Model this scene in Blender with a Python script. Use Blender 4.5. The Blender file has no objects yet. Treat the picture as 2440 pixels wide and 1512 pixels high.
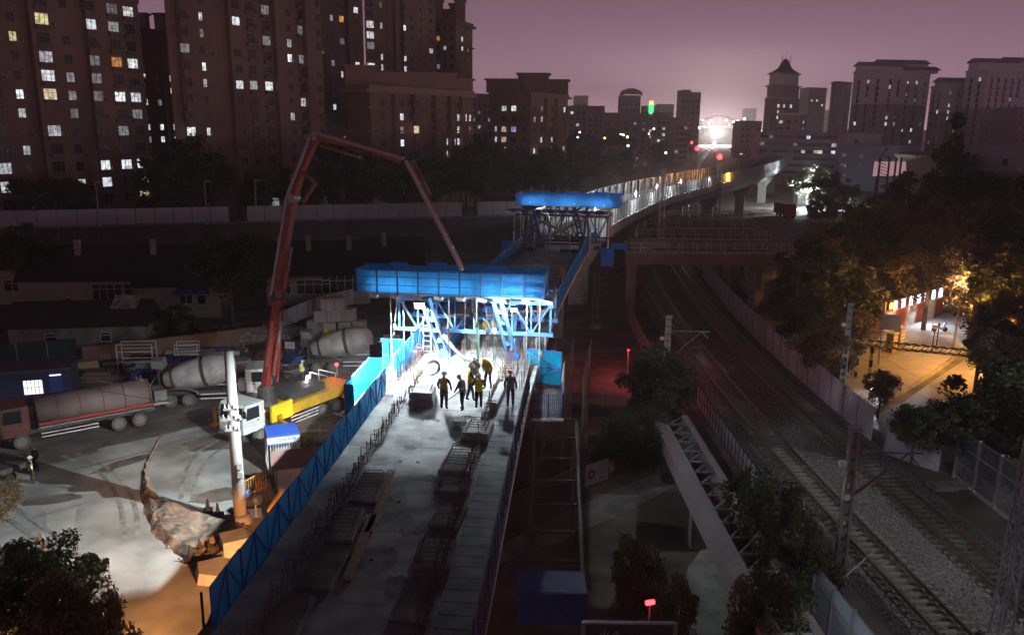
import bpy, bmesh, math, random
from mathutils import Vector, Matrix, noise as mnoise
R = math.radians
S = bpy.context.scene
C = S.collection
# ---------------------------------------------------------------- camera
F, CX, CY, PITCH, ROLL, CAMH = 1950., 1220., 756., R(13.4), R(0.6), 22.   # pixels of a 2440 x 1512 view
cp, sp, cr, sr = math.cos(PITCH), math.sin(PITCH), math.cos(ROLL), math.sin(ROLL)
cam = bpy.data.cameras.new('camera'); cam.sensor_width = 36; cam.lens = F/2440*36
cam.clip_start = .3; cam.clip_end = 6000
camo = bpy.data.objects.new('camera', cam); C.objects.link(camo)
camo.matrix_world = Matrix(((cr, -sr, 0, 0), (sr*sp, cr*sp, -cp, 0), (sr*cp, cr*cp, sp, CAMH), (0, 0, 0, 1)))
S.camera = camo
# ---------------------------------------------------------------- night sky: faint twilight plus the town's glow, strongest at the horizon
W = bpy.data.worlds.new('World'); S.world = W; W.use_nodes = True
wn, wl = W.node_tree.nodes, W.node_tree.links
bg = wn['Background']
tc = wn.new('ShaderNodeTexCoord'); sx = wn.new('ShaderNodeSeparateXYZ'); wl.new(tc.outputs['Generated'], sx.inputs[0])
def wmath(op, a, b=None):
    n = wn.new('ShaderNodeMath'); n.operation = op
    for i, v in enumerate((a, b)):
        if v is None: continue
        if isinstance(v, (int, float)): n.inputs[i].default_value = v
        else: wl.new(v, n.inputs[i])
    return n.outputs[0]
def wglow(col, k):
    e = wmath('EXPONENT', wmath('MULTIPLY', wmath('MAXIMUM', sx.outputs[2], 0.), -1./k))
    m = wn.new('ShaderNodeMix'); m.data_type = 'RGBA'; m.blend_type = 'MULTIPLY'; m.inputs[0].default_value = 1
    m.inputs[6].default_value = (*col, 1); wl.new(e, m.inputs[7]); return m.outputs[2]
def wadd(a, b):
    m = wn.new('ShaderNodeMix'); m.data_type = 'RGBA'; m.blend_type = 'ADD'; m.inputs[0].default_value = 1
    wl.new(a, m.inputs[6]); wl.new(b, m.inputs[7]); return m.outputs[2]
sky = wn.new('ShaderNodeTexSky'); sky.sky_type = 'NISHITA'; sky.sun_disc = False
sky.sun_elevation = R(-4); sky.sun_rotation = R(200)
sk = wn.new('ShaderNodeMix'); sk.data_type = 'RGBA'; sk.blend_type = 'MULTIPLY'; sk.inputs[0].default_value = 1
wl.new(sky.outputs[0], sk.inputs[6]); sk.inputs[7].default_value = (.06, .06, .06, 1)
bg.inputs['Strength'].default_value = 1.0
wl.new(wadd(wadd(wglow((.85, .48, .54), .042), wglow((.37, .215, .30), .23)), sk.outputs[2]), bg.inputs['Color'])
S.view_settings.view_transform = 'Standard'; S.view_settings.look = 'None'
S.view_settings.exposure = 0; S.view_settings.gamma = 1
S.render.engine = 'CYCLES'
S.cycles.use_denoising = True
S.cycles.max_bounces = 5; S.cycles.diffuse_bounces = 3; S.cycles.glossy_bounces = 2
S.cycles.transmission_bounces = 3; S.cycles.transparent_max_bounces = 6; S.cycles.volume_bounces = 0
S.cycles.sample_clamp_indirect = 3; S.cycles.sample_clamp_direct = 0
S.cycles.caustics_reflective = False; S.cycles.caustics_refractive = False
# light powers (W)
LW, LA_, LB_, LC_, LD_, LE_, LT_ = 5800, 32000, 12500, 800, 80000, 4000, 30
# ---------------------------------------------------------------- pixel -> place
def ray(x, y):
    u, v = x-CX, y-CY
    u, v = u*cr+v*sr, -u*sr+v*cr
    return (u/F, cp-v/F*sp, -sp-v/F*cp)
def G(x, y, z=0.):                       # where a pixel meets the level z
    d = ray(x, y); t = (z-CAMH)/d[2]; return Vector((d[0]*t, d[1]*t, z))
def AY(x, y, Y):                         # where a pixel is Y metres away
    d = ray(x, y); t = Y/d[1]; return Vector((d[0]*t, Y, CAMH+d[2]*t))
def AV(x, y, b, dr):                     # where a pixel meets the upright plane through b along dr
    d = ray(x, y); n = (dr[1], -dr[0]); t = (b[0]*n[0]+b[1]*n[1])/(d[0]*n[0]+d[1]*n[1])
    return Vector((d[0]*t, d[1]*t, CAMH+d[2]*t))
def proj(p):
    X, Y, Z = p[0], p[1], p[2]-CAMH
    dep = Y*cp-Z*sp; u, v = X/dep*F, -(Y*sp+Z*cp)/dep*F
    return CX+u*cr-v*sr, CY+u*sr+v*cr
# ---------------------------------------------------------------- materials
MATS = {}
def mat(name, col, rough=.8, metal=0., col2=None, scale=3., detail=4., bump=0., bscale=None, emit=None, es=1., trans=0., alpha=1., brick=None, spec=None, island=0.):
    if name in MATS: return MATS[name]
    m = bpy.data.materials.new(name); m.use_nodes = True; MATS[name] = m
    n, l = m.node_tree.nodes, m.node_tree.links
    b = n['Principled BSDF']; b.inputs['Roughness'].default_value = rough; b.inputs['Metallic'].default_value = metal
    b.inputs['Base Color'].default_value = (*col, 1)
    if spec is not None: b.inputs['Specular IOR Level'].default_value = spec
    t = n.new('ShaderNodeTexCoord')
    if col2 is not None:
        nz = n.new('ShaderNodeTexNoise'); nz.inputs['Scale'].default_value = scale; nz.inputs['Detail'].default_value = detail
        l.new(t.outputs['Object'], nz.inputs['Vector'])
        rp = n.new('ShaderNodeValToRGB'); rp.color_ramp.elements[0].position = .36; rp.color_ramp.elements[1].position = .66
        rp.color_ramp.elements[0].color = (*col, 1); rp.color_ramp.elements[1].color = (*col2, 1)
        l.new(nz.outputs[0], rp.inputs[0]); out = rp.outputs[0]
        if island:
            g = n.new('ShaderNodeNewGeometry'); hs = n.new('ShaderNodeHueSaturation')
            mr = n.new('ShaderNodeMapRange'); mr.inputs[3].default_value = 1-island; mr.inputs[4].default_value = 1+island
            l.new(g.outputs['Random Per Island'], mr.inputs[0]); l.new(mr.outputs[0], hs.inputs['Value']); l.new(out, hs.inputs['Color']); out = hs.outputs[0]
        l.new(out, b.inputs['Base Color'])
    if bump:
        nb = n.new('ShaderNodeTexNoise'); nb.inputs['Scale'].default_value = bscale or scale*4; nb.inputs['Detail'].default_value = 5
        l.new(t.outputs['Object'], nb.inputs['Vector'])
        bp = n.new('ShaderNodeBump'); bp.inputs['Strength'].default_value = bump; bp.inputs['Distance'].default_value = .05
        l.new(nb.outputs[0], bp.inputs['Height']); l.new(bp.outputs[0], b.inputs['Normal'])
    if emit is not None:
        b.inputs['Emission Color'].default_value = (*emit, 1); b.inputs['Emission Strength'].default_value = es
    o = n['Material Output']
    if trans:
        tr = n.new('ShaderNodeBsdfTranslucent'); tr.inputs[0].default_value = (*(col2 or col), 1)
        mx = n.new('ShaderNodeMixShader'); mx.inputs[0].default_value = trans
        l.new(b.outputs[0], mx.inputs[1]); l.new(tr.outputs[0], mx.inputs[2]); l.new(mx.outputs[0], o.inputs[0])
    if alpha < 1:
        tp = n.new('ShaderNodeBsdfTransparent'); mx2 = n.new('ShaderNodeMixShader'); mx2.inputs[0].default_value = alpha
        src = o.inputs[0].links[0].from_socket
        l.new(tp.outputs[0], mx2.inputs[1]); l.new(src, mx2.inputs[2]); l.new(mx2.outputs[0], o.inputs[0])
    return m
M_CONC = mat('concrete', (.20, .20, .19), .85, col2=(.36, .355, .33), scale=.9, bump=.25, bscale=14)
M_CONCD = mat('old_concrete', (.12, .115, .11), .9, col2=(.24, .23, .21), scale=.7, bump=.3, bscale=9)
M_PRE = mat('precast', (.30, .30, .28), .85, col2=(.42, .41, .38), scale=1.4, bump=.2, bscale=20)
M_STEEL = mat('galvanised', (.36, .37, .38), .5, .4, col2=(.25, .26, .27), scale=5)
M_DSTEEL = mat('dark_steel', (.05, .05, .052), .6, .3, col2=(.10, .085, .075), scale=6)
M_RUST = mat('rebar_rust', (.13, .07, .045), .85, col2=(.22, .13, .09), scale=30)
M_BLUE = mat('blue_paint', (.035, .10, .40), .45, col2=(.06, .16, .52), scale=2.5)
M_DBLUE = mat('dark_blue_paint', (.03, .05, .20), .5, col2=(.045, .08, .26), scale=2.5)
M_MESH = mat('blue_mesh_sheet', (.02, .30, .66), .55, col2=(.035, .40, .76), scale=1.8, trans=.45, alpha=.93)
M_TARP = mat('blue_tarpaulin', (.012, .16, .46), .38, col2=(.03, .26, .62), scale=1.2, bump=.9, bscale=2.2, trans=.5)
M_RED = mat('red_paint', (.36, .045, .032), .5, col2=(.24, .035, .028), scale=2)
M_ORED = mat('boom_red', (.30, .085, .065), .55, col2=(.20, .06, .05), scale=1.6)
M_YEL = mat('yellow_paint', (.60, .33, .02), .5, col2=(.42, .24, .03), scale=2)
M_WHITE = mat('white_paint', (.62, .62, .60), .5, col2=(.48, .48, .46), scale=2)
M_BLACK = mat('black_rubber', (.02, .02, .02), .8)
M_GLASS = mat('dark_glass', (.015, .018, .022), .12)
M_WOOD = mat('timber', (.26, .17, .10), .8, col2=(.38, .27, .17), scale=4)
M_DIRT = mat('site_soil', (.075, .06, .048), .95, col2=(.17, .145, .12), scale=.35, detail=8, bump=.6, bscale=1.6)
M_BARK = mat('bark', (.06, .045, .035), .9, col2=(.11, .09, .07), scale=6)
# ---------------------------------------------------------------- mesh collector
class MB:
    def __init__(s): s.v = []; s.f = []; s.m = []; s.sm = []; s.cur = 0; s.smooth = False
    def add(s, vs, fs):
        k = len(s.v); s.v += [Vector(p) for p in vs]
        for f in fs: s.f.append([i+k for i in f]); s.m.append(s.cur); s.sm.append(s.smooth)
        return s
    def box(s, a, b):
        x0, y0, z0 = a; x1, y1, z1 = b
        return s.add([(x0,y0,z0),(x1,y0,z0),(x1,y1,z0),(x0,y1,z0),(x0,y0,z1),(x1,y0,z1),(x1,y1,z1),(x0,y1,z1)],
                     [(3,2,1,0),(4,5,6,7),(0,1,5,4),(1,2,6,5),(2,3,7,6),(3,0,4,7)])
    def obox(s, c, sz, rz=0, rx=0):
        m = Matrix.Translation(c) @ Matrix.Rotation(rz, 4, 'Z') @ Matrix.Rotation(rx, 4, 'X')
        h = [q/2 for q in sz]; k = len(s.v); s.box([-q for q in h], h)
        for i in range(k, len(s.v)): s.v[i] = m @ s.v[i]
        return s
    def bar(s, p, q, w, h=None, up=(0,0,1)):
        p, q = Vector(p), Vector(q); h = h or w; d = (q-p).normalized(); u = Vector(up)
        if abs(d.dot(u)) > .98: u = Vector((0,1,0))
        a = d.cross(u).normalized(); b = a.cross(d).normalized(); vs = []
        for c in (p, q): vs += [c-a*w/2-b*h/2, c+a*w/2-b*h/2, c+a*w/2+b*h/2, c-a*w/2+b*h/2]
        return s.add(vs, [(3,2,1,0),(4,5,6,7),(0,1,5,4),(1,2,6,5),(2,3,7,6),(3,0,4,7)])
    def tube(s, p, q, r0, r1=None, n=8, cap=True):
        return s.path([p, q], [r0, r0 if r1 is None else r1], n, cap)
    def path(s, pts, r, n=6, cap=True):
        pts = [Vector(p) for p in pts]; rs = r if isinstance(r, (list, tuple)) else [r]*len(pts); vs = []; fs = []
        pa = None
        for i, p in enumerate(pts):
            d = (pts[min(i+1, len(pts)-1)]-pts[max(i-1, 0)]).normalized()
            u = pa if pa is not None else (Vector((0,0,1)) if abs(d.z) < .9 else Vector((1,0,0)))
            a = d.cross(u); a = a.normalized() if a.length > 1e-6 else d.orthogonal().normalized()
            b = a.cross(d).normalized(); pa = b
            for k in range(n):
                t = 2*math.pi*k/n; vs.append(p+(a*math.cos(t)+b*math.sin(t))*rs[i])
        for i in range(len(pts)-1):
            for k in range(n):
                fs.append((i*n+k, i*n+(k+1)%n, (i+1)*n+(k+1)%n, (i+1)*n+k))
        if cap: fs += [tuple(range(n-1, -1, -1)), tuple((len(pts)-1)*n+k for k in range(n))]
        return s.add(vs, fs)
    def lathe(s, prof, n=16, m=None, cap=True):
        vs = []; fs = []
        for r, z in prof:
            for k in range(n): t = 2*math.pi*k/n; vs.append(Vector((r*math.cos(t), r*math.sin(t), z)))
        for i in range(len(prof)-1):
            for k in range(n): fs.append((i*n+k, i*n+(k+1)%n, (i+1)*n+(k+1)%n, (i+1)*n+k))
        if cap: fs += [tuple(range(n-1, -1, -1)), tuple((len(prof)-1)*n+k for k in range(n))]
        return s.add([m @ v for v in vs] if m else vs, fs)
    def prism(s, poly, vec):
        poly = [Vector(p) for p in poly]; n = len(poly); vec = Vector(vec)
        nn = sum(((poly[i]-poly[0]).cross(poly[(i+1) % n]-poly[0]) for i in range(1, n-1)), Vector())
        if nn.dot(vec) > 0: poly.reverse()
        return s.add(poly+[p+vec for p in poly], [tuple(range(n)), tuple(range(2*n-1, n-1, -1))]+[(i, n+i, n+(i+1)%n, (i+1)%n) for i in range(n)])
    def quad(s, *p): return s.add(p, [tuple(range(len(p)))])
    def ball(s, c, r, n=10, sz=(1,1,1)):
        pr = [(max(1e-3, math.sin(math.pi*i/6))*r, -math.cos(math.pi*i/6)*r) for i in range(7)]
        return s.lathe(pr, n, Matrix.Translation(c) @ Matrix.Diagonal((*sz, 1)))
    def xf(s, m, k=0):
        for i in range(k, len(s.v)): s.v[i] = m @ s.v[i]
        return s
    def mesh(s, name, mats, off=(0,0,0)):
        me = bpy.data.meshes.new(name); o = Vector(off)
        me.from_pydata([v-o for v in s.v], [], s.f)
        for m in (mats if isinstance(mats, (list, tuple)) else [mats]): me.materials.append(m)
        me.polygons.foreach_set('material_index', s.m); me.polygons.foreach_set('use_smooth', s.sm); me.update(); return me
    def build(s, name, mats, parent=None, kind=None, label=None):
        return obj(name, s.mesh(name, mats, origin(parent)), parent, kind, label)
def origin(o):
    v = Vector((0,0,0))
    while o is not None: v += o.location; o = o.parent
    return v
def obj(name, me, parent=None, kind=None, label=None):
    o = bpy.data.objects.new(name, me); C.objects.link(o)
    if parent is not None: o.parent = parent
    if kind: o['kind'] = kind
    if label: o['label'] = label
    return o
def tag(o, label, cat, group=None):
    o['label'] = label; o['category'] = cat
    if group: o['group'] = group
    return o
def thing(name, label, cat, loc=(0,0,0), group=None):
    o = bpy.data.objects.new(name, None); C.objects.link(o); o.location = loc; o.empty_display_size = .3
    return tag(o, label, cat, group)
def solo(mb, name, m, label, cat, base, group=None):      # a thing that is one mesh
    me = mb.mesh(name, m, base); o = obj(name, me); o.location = base
    return tag(o, label, cat, group)
def struct(mb, name, m, parent=None):
    return mb.build(name, m, parent, None if parent else 'structure')
def dup(o, loc, rz=0., label=None, group=None, sc=None, parent=None):
    c = o.copy(); C.objects.link(c); c.parent = parent
    if parent is None:
        c.location = loc; c.rotation_euler = (0, 0, rz)
        if sc: c.scale = (sc, sc, sc) if isinstance(sc, (int, float)) else sc
        if label: c['label'] = label
        if group: c['group'] = group
    for ch in o.children: dup(ch, None, parent=c)
    return c
def place(o, loc, rz=0., sc=None):
    o.location = loc; o.rotation_euler = (0, 0, rz)
    if sc: o.scale = (sc, sc, sc) if isinstance(sc, (int, float)) else sc
    return o
def light(name, kind, loc, power, col, size=.2, spot=None, blend=.3, target=None, parent=None):
    d = bpy.data.lights.new(name, kind); d.energy = power; d.color = col
    if kind in ('POINT', 'SPOT'): d.shadow_soft_size = size
    if kind == 'SPOT': d.spot_size = R(spot or 90); d.spot_blend = blend
    o = bpy.data.objects.new(name, d); C.objects.link(o)
    if parent is not None: o.parent = parent; o.location = Vector(loc)-origin(parent)
    else: o.location = loc
    if target is not None: o.rotation_euler = (Vector(target)-Vector(loc)).to_track_quat('-Z', 'Y').to_euler()
    return o
def cat_rom(pts, step=.125):
    pts = [Vector(p) for p in pts]; out = []; P = [pts[0]*2-pts[1]]+pts+[pts[-1]*2-pts[-2]]
    for i in range(1, len(P)-2):
        a, b, c, d = P[i-1:i+3]; k = 0.
        while k < .999:
            out.append(.5*((2*b)+(-a+c)*k+(2*a-5*b+4*c-d)*k*k+(-a+3*b-3*c+d)*k**3)); k += step
    return out+[pts[-1]]
def sag(p, q, s, n=10):
    p, q = Vector(p), Vector(q); return [p.lerp(q, i/n)-Vector((0,0,4*s*(i/n)*(1-i/n))) for i in range(n+1)]
# ================================================================= ground, yard, railway
rnd = random.Random(7)
mb = MB(); mb.quad((-3000,-600,-.03), (3000,-600,-.03), (3000,5200,-.03), (-3000,5200,-.03)); struct(mb, 'ground', M_DIRT)
M_YARD = mat('yard_concrete', (.13, .128, .118), .8, col2=(.30, .30, .28), scale=.33, detail=12, bump=.2, bscale=4)
yard = [G(x, y, .004) for x, y in ((-120,1110),(110,1085),(250,1040),(400,1015),(545,1005),(625,1085),(665,1215),(600,1330),(520,1440),(470,1560),(300,1700),(-200,1700))]
mb = MB(); mb.quad(*yard[::-1]) if False else mb.add(yard, [tuple(range(len(yard)))]); struct(mb, 'yard_pavement', M_YARD)
# worn concrete ramp strip and muddy track on the yard
mb = MB(); st = [G(x, y, .012) for x, y in ((150,1165),(185,1190),(178,1250),(182,1340),(205,1440),(140,1440),(95,1340),(112,1260),(108,1210))]
mb.add(st, [tuple(range(len(st)))]); struct(mb, 'path', mat('worn_path', (.30, .285, .25), .9, col2=(.22, .21, .19), scale=.8, bump=.3, bscale=6))
# terrace of tipped soil at the foot of the pole, running out into a curved ridge
lc = cat_rom([G(x, y) for x, y in ((392,1022),(362,1070),(340,1118),(333,1165),(338,1205),(363,1269),(410,1312),(446,1339),(488,1381))], .1)
rc = cat_rom([G(x, y) for x, y in ((396,1022),(370,1072),(352,1120),(368,1155),(385,1187),(460,1214),(558,1241),(604,1262),(560,1345))], .1)
mb = MB(); vs = []; NK = 26; NL = len(lc)
for i in range(NL):
    for k in range(NK+1):
        f = k/NK; p = lc[i].lerp(rc[i], f); w = (rc[i]-lc[i]).length; e = min(1, min(f, 1-f)*w/.5, i/6, (NL-1-i)/4)
        p = p+Vector((.12*mnoise.noise(p*1.7), .12*mnoise.noise(p*1.7+Vector((9,0,0))), 0))*(1 if 0 < k < NK else 1.5)
        vs.append(p+Vector((0,0,-.02+e*(.36+.26*mnoise.fractal(p*.8, 1., 2., 5)+.07*mnoise.noise(p*6)+.05*mnoise.noise(p*13)+.10*max(0, 1-w/1.5)))))
mb.smooth = False; mb.add(vs, [(i*(NK+1)+k, i*(NK+1)+k+1, (i+1)*(NK+1)+k+1, (i+1)*(NK+1)+k) for i in range(NL-1) for k in range(NK)])
struct(mb, 'earth_mound', mat('tipped_soil', (.07, .05, .038), .95, col2=(.22, .17, .13), scale=.9, detail=9, bump=.8, bscale=4))
# mud carried onto the slab: ragged patches and wheel tracks
M_MUD = mat('wet_mud', (.055, .045, .037), .7, col2=(.12, .10, .085), scale=.7, detail=9, bump=.5, bscale=3)
def ragged(name, c, rx, ry, rz, z, m, seed):
    q = random.Random(seed); mb = MB(); pts = []
    for k in range(48):
        a = k/48*2*math.pi; r = 1+.28*mnoise.fractal(Vector((math.cos(a)*1.5, math.sin(a)*1.5, seed*3.1)), 1., 2., 5)
        x, y = math.cos(a)*rx*r, math.sin(a)*ry*r; pts.append(c+Vector((x*math.cos(rz)-y*math.sin(rz), x*math.sin(rz)+y*math.cos(rz), z)))
    mb.add([c+Vector((0,0,z))]+pts, [(0, 1+k, 1+(k+1) % 48) for k in range(48)]); struct(mb, name, m)
for i, (x, y, rx, ry, rz) in enumerate(((60,1090,5,1.6,.4),(230,1050,6,1.3,.5),(430,1010,5,1.4,.4),(560,1040,3.2,2.2,.8),(650,1110,2.5,1.6,1.),(290,1105,2.2,.5,.9),(120,1190,1.8,.6,.3),(520,1180,1.6,.9,.6))):
    ragged('mud_patch', G(x, y), rx, ry, rz, .016+.001*i, M_MUD, i+1)
def wheel_track(pts, w, z, seed):
    c = cat_rom([G(x, y) for x, y in pts], .08); mb = MB(); vs = []
    for i, p in enumerate(c):
        d = (c[min(i+1, len(c)-1)]-c[max(i-1, 0)]).normalized(); n = Vector((d.y, -d.x, 0)); a = w*(.7+.5*abs(mnoise.noise(p*1.3+Vector((seed,0,0)))))
        vs += [p+n*a/2+Vector((0,0,z)), p-n*a/2+Vector((0,0,z))]
    mb.add(vs, [(i*2, i*2+1, i*2+3, i*2+2) for i in range(len(c)-1)]); struct(mb, 'wheel_track', mat('tyre_marks', (.10, .095, .085), .8, col2=(.22, .215, .20), scale=1.4, detail=9))
for i, pts in enumerate((((150,1085),(240,1130),(285,1200),(300,1290)), ((185,1080),(270,1125),(318,1195),(330,1275)), ((520,1050),(470,1080),(440,1130),(430,1190)), ((545,1060),(497,1092),(468,1140),(458,1195)), ((40,1210),(160,1300),(260,1420)), ((20,1235),(135,1325),(225,1440)))):
    wheel_track(pts, .32, .026+.001*i, i)
# rubble on the site floor
def stones(n, area, r0, r1, seed):
    q = random.Random(seed); mb = MB()
    for _ in range(n):
        x, y = area(q); r = q.uniform(r0, r1); a = q.uniform(0, 3.1)
        ca, sa = math.cos(a)*r, math.sin(a)*r; z = r*.15
        mb.add([(x+ca, y+sa, z), (x-sa*.8, y+ca*.8, z), (x-ca, y-sa, z), (x+sa*.8, y-ca*.8, z), (x, y, z+r*.75), (x, y, z-r*.5)],
               [(0,1,4),(1,2,4),(2,3,4),(3,0,4),(1,0,5),(2,1,5),(3,2,5),(0,3,5)])
    return mb
def inpoly(pl):
    def f(q):
        while 1:
            i = q.randrange(1, len(pl)-1); a, b = q.random(), q.random()
            if a+b > 1: a, b = 1-a, 1-b
            p = pl[0]+(pl[i]-pl[0])*a+(pl[i+1]-pl[0])*b; return p.x, p.y
    return f
sitep = [G(x, y) for x, y in ((640,1010),(840,960),(800,1060),(720,1130),(640,1090))]
mdp = [G(x, y) for x, y in ((350,1180),(420,1250),(500,1270),(560,1330),(520,1400),(440,1350),(370,1270))]
stones(320, inpoly(mdp), .04, .2, 13).build('mound_rubble', M_DIRT, None, 'stuff')
stones(500, inpoly(sitep), .04, .22, 3).build('site_rubble', M_DIRT, None, 'stuff')
sitep2 = [G(x, y) for x, y in ((100,830),(660,760),(860,760),(850,900),(560,900),(300,880))]
stones(900, inpoly(sitep2), .05, .35, 4).build('yard_rubble', M_DIRT, None, 'stuff')
# ---- railway
def tx(y, off=0.):
    return 18.3+.00082*(min(y, 150)-72)**2+off
TP = [(tx(y), y) for y in (4, 16, 28, 40, 55, 72, 90, 110, 130, 150)]+[(38.5, 232), (81, 415), (172, 770), (306, 1250)]
def line_at(off, y0, y1, step):
    c = cat_rom([(a, b, 0) for a, b in TP], .1); out = []; acc = 0; prev = None
    for i, p in enumerate(c):
        d = (c[min(i+1, len(c)-1)]-c[max(i-1, 0)]).normalized(); q = p+Vector((d.y, -d.x, 0))*off
        if q.y < y0 or q.y > y1: prev = q; continue
        if not out or (q-out[-1]).length >= step: out.append(q)
    return out
def resample(pts, step):
    out = [pts[0].copy()]; need = step
    for a, b in zip(pts, pts[1:]):
        L = (b-a).length; d = (b-a)/L if L else a; pos = 0
        while L-pos >= need: pos += need; out.append(a+d*pos); need = step
        need -= L-pos
    return out
M_BAL = mat('ballast', (.10, .095, .09), .95, col2=(.30, .29, .27), scale=9, detail=6, bump=1., bscale=14)
bed = line_at(2.5, 4, 420, 2); mb = MB(); vs = []
for i, p in enumerate(bed):
    d = (bed[min(i+1, len(bed)-1)]-bed[max(i-1, 0)]).normalized(); n = Vector((d.y, -d.x, 0))
    for o, z in ((-4.9, -.02), (-4.2, .17), (4.2, .17), (5.0, -.02)): vs.append(p+n*o+Vector((0,0,z)))
mb.add(vs, [(i*4+k, i*4+k+1, i*4+k+5, i*4+k+4) for i in range(len(bed)-1) for k in range(3)])
o = struct(mb, 'ballast_bed', M_BAL)
def balarea(q):
    y = q.uniform(28, 78) if q.random() < .8 else q.uniform(78, 110); return tx(y)+q.uniform(-1.9, 7.0), y
bs = stones(16000, balarea, .035, .085, 5)
for v in bs.v: v.z += .165
bs.build('ballast_stones', mat('ballast_stone', (.14, .135, .13), .95, col2=(.42, .40, .37), scale=5, island=.55), None, 'stuff')
M_RAIL = mat('rail_steel', (.16, .10, .075), .45, .5, col2=(.24, .17, .13), scale=6)
M_RAILTOP = mat('rail_head', (.55, .55, .56), .22, .9)
M_SLEEP = mat('sleeper_concrete', (.24, .225, .20), .85, col2=(.34, .32, .29), scale=2, bump=.2)
slp = MB(); slp.prism([(-1.25,-.14,.14), (-1.25,.14,.14), (-1.25,.10,.255), (-1.25,-.10,.255)], (2.5, 0, 0))
for sx_ in (-.72, .72):
    for q in (-.14, .14): slp.obox((sx_+q, 0, .265), (.10, .13, .05))
slm = slp.mesh('sleeper', M_SLEEP)
def track(off, y0, y1, ys1, label):
    base = Vector((tx(y0)+off, y0, 0)); t = thing('railway_track', label, 'railway track', base, 'tracks of the railway')
    for s in (-.7535, .7535):
        pts = line_at(off+s, y0, y1, 2.)
        mb = MB(); vs = []
        pr = [(-.07, .262), (-.015, .28), (-.015, .38), (-.036, .39), (-.036, .43), (.036, .43), (.036, .39), (.015, .38), (.015, .28), (.07, .262)]
        for i, p in enumerate(pts):
            d = (pts[min(i+1, len(pts)-1)]-pts[max(i-1, 0)]).normalized(); n = Vector((d.y, -d.x, 0))
            vs += [p+n*a+Vector((0,0,z)) for a, z in pr]
        k = len(pr)
        for i in range(len(pts)-1):
            for j in range(k):
                mb.cur = 1 if j == 4 else 0
                mb.add([], []); mb.f.append([i*k+j, i*k+(j+1) % k, (i+1)*k+(j+1) % k, (i+1)*k+j]); mb.m.append(mb.cur); mb.sm.append(False)
        mb.v = vs; mb.build('rail', [M_RAIL, M_RAILTOP], t)
    sp_ = line_at(off, y0, ys1, .5); sp_ = resample(sp_, .6) if len(sp_) > 1 else []
    for i, p in enumerate(sp_[:300]):
        d = (sp_[min(i+1, len(sp_)-1)]-sp_[max(i-1, 0)])
        o = obj('sleeper', slm, t); o.location = p-base; o.rotation_euler = (0, 0, math.atan2(d.y, d.x)-math.pi/2+rnd.uniform(-.01, .01))
    return t
track(0, 24, 1200, 125, 'left railway track with concrete sleepers running past the perforated mast')
track(4.95, 24, 1200, 125, 'right railway track with concrete sleepers beside the grey boundary wall')
track(-5., 190, 1200, 190.5, 'far railway track leftmost of those curving towards the train headlight')
track(10., 190, 1200, 190.5, 'far railway track rightmost of those near the red signals')
# cable trough covers and a maintenance pit lid beside the line
for i, (x, y, sx_, sy_) in enumerate(((2245,1158,1.5,1.1), (2290,855+300,1.2,.8))):
    p = G(x, y, .1); mb = MB(); mb.obox(p, (sx_, sy_, .2), .1); mb.obox(p+Vector((0,0,.125)), (sx_-.2, sy_-.2, .05), .1)
    solo(mb, 'pit_cover', M_CONC, ('flat concrete pit cover beside the right track near the clear screen', 'smaller concrete lid next to the pit cover by the clear screen')[i], 'pit cover', p-Vector((0,0,.1)))
# lying steel stay beside the left track
mb = MB(); mb.tube(G(2082,1312,.4), G(1948,1430,.25), .035); solo(mb, 'steel_rod', M_STEEL, 'thin steel rod lying slanted across the left track', 'rod', G(2000,1385))
mb = MB()
for q in range(6): mb.tube(G(1920+q*46, 1290+q*38, .5), G(1920+q*46+46, 1290+q*38+38, .5), .01)
mb.v = []; mb.f = []; mb.m = []; mb.sm = []
# ---- boundary wall right of the line: sheet panels
M_WALLP = mat('grey_sheet_wall', (.38, .40, .45), .6, col2=(.48, .50, .55), scale=.6, bump=.1, bscale=3)
def panel_wall(name, label, cat, pts, h, m, step, zb=0., post=M_STEEL, thick=.06, part='wall_panel', pt=.09):
    t = thing(name, label, cat, pts[0]); rs = resample(cat_rom(pts, .05) if len(pts) > 2 else [p for p in pts], step)
    pm = MB(); L = step-.02
    pm.box((0, -thick/2, zb), (L, thick/2, h)); 
    for k in range(4): pm.box((L*(k+.5)/4-.03, -thick/2-.025, zb+.02), (L*(k+.5)/4+.03, -thick/2-.001, h-.02))
    me = pm.mesh(part, m); pom = MB(); pom.box((-pt/2, -thick/2-.07, zb-.02), (pt/2, thick/2+.05, h+.05)); pome = pom.mesh('post', post)
    for a, b in zip(rs, rs[1:]):
        o = obj(part, me, t); o.location = a-pts[0]; o.rotation_euler = (0, 0, math.atan2((b-a).y, (b-a).x))
        o = obj('post', pome, t); o.location = a-pts[0]; o.rotation_euler = (0, 0, math.atan2((b-a).y, (b-a).x))
    return t
def V2(x, y): return Vector((x, y, 0))
wr = [V2(tx(y)+7.3+max(0, (y-80)*.02), y) for y in (120, 105, 95, 85, 74, 66, 60, 53.2)]
panel_wall('boundary_wall', 'long grey sheet wall right of the tracks bordering the lit street', 'wall', wr, 2.6, M_WALLP, 2.5)
panel_wall('boundary_wall', 'short slanted end of the grey sheet wall joining the clear screen', 'wall', [V2(25.85, 53), V2(27.2, 51), V2(28.6, 49.3)], 2.6, M_WALLP, 1.9)
M_CLEAR = mat('clear_panel', (.10, .105, .13), .35, col2=(.15, .155, .18), scale=.8, alpha=.62)
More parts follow.
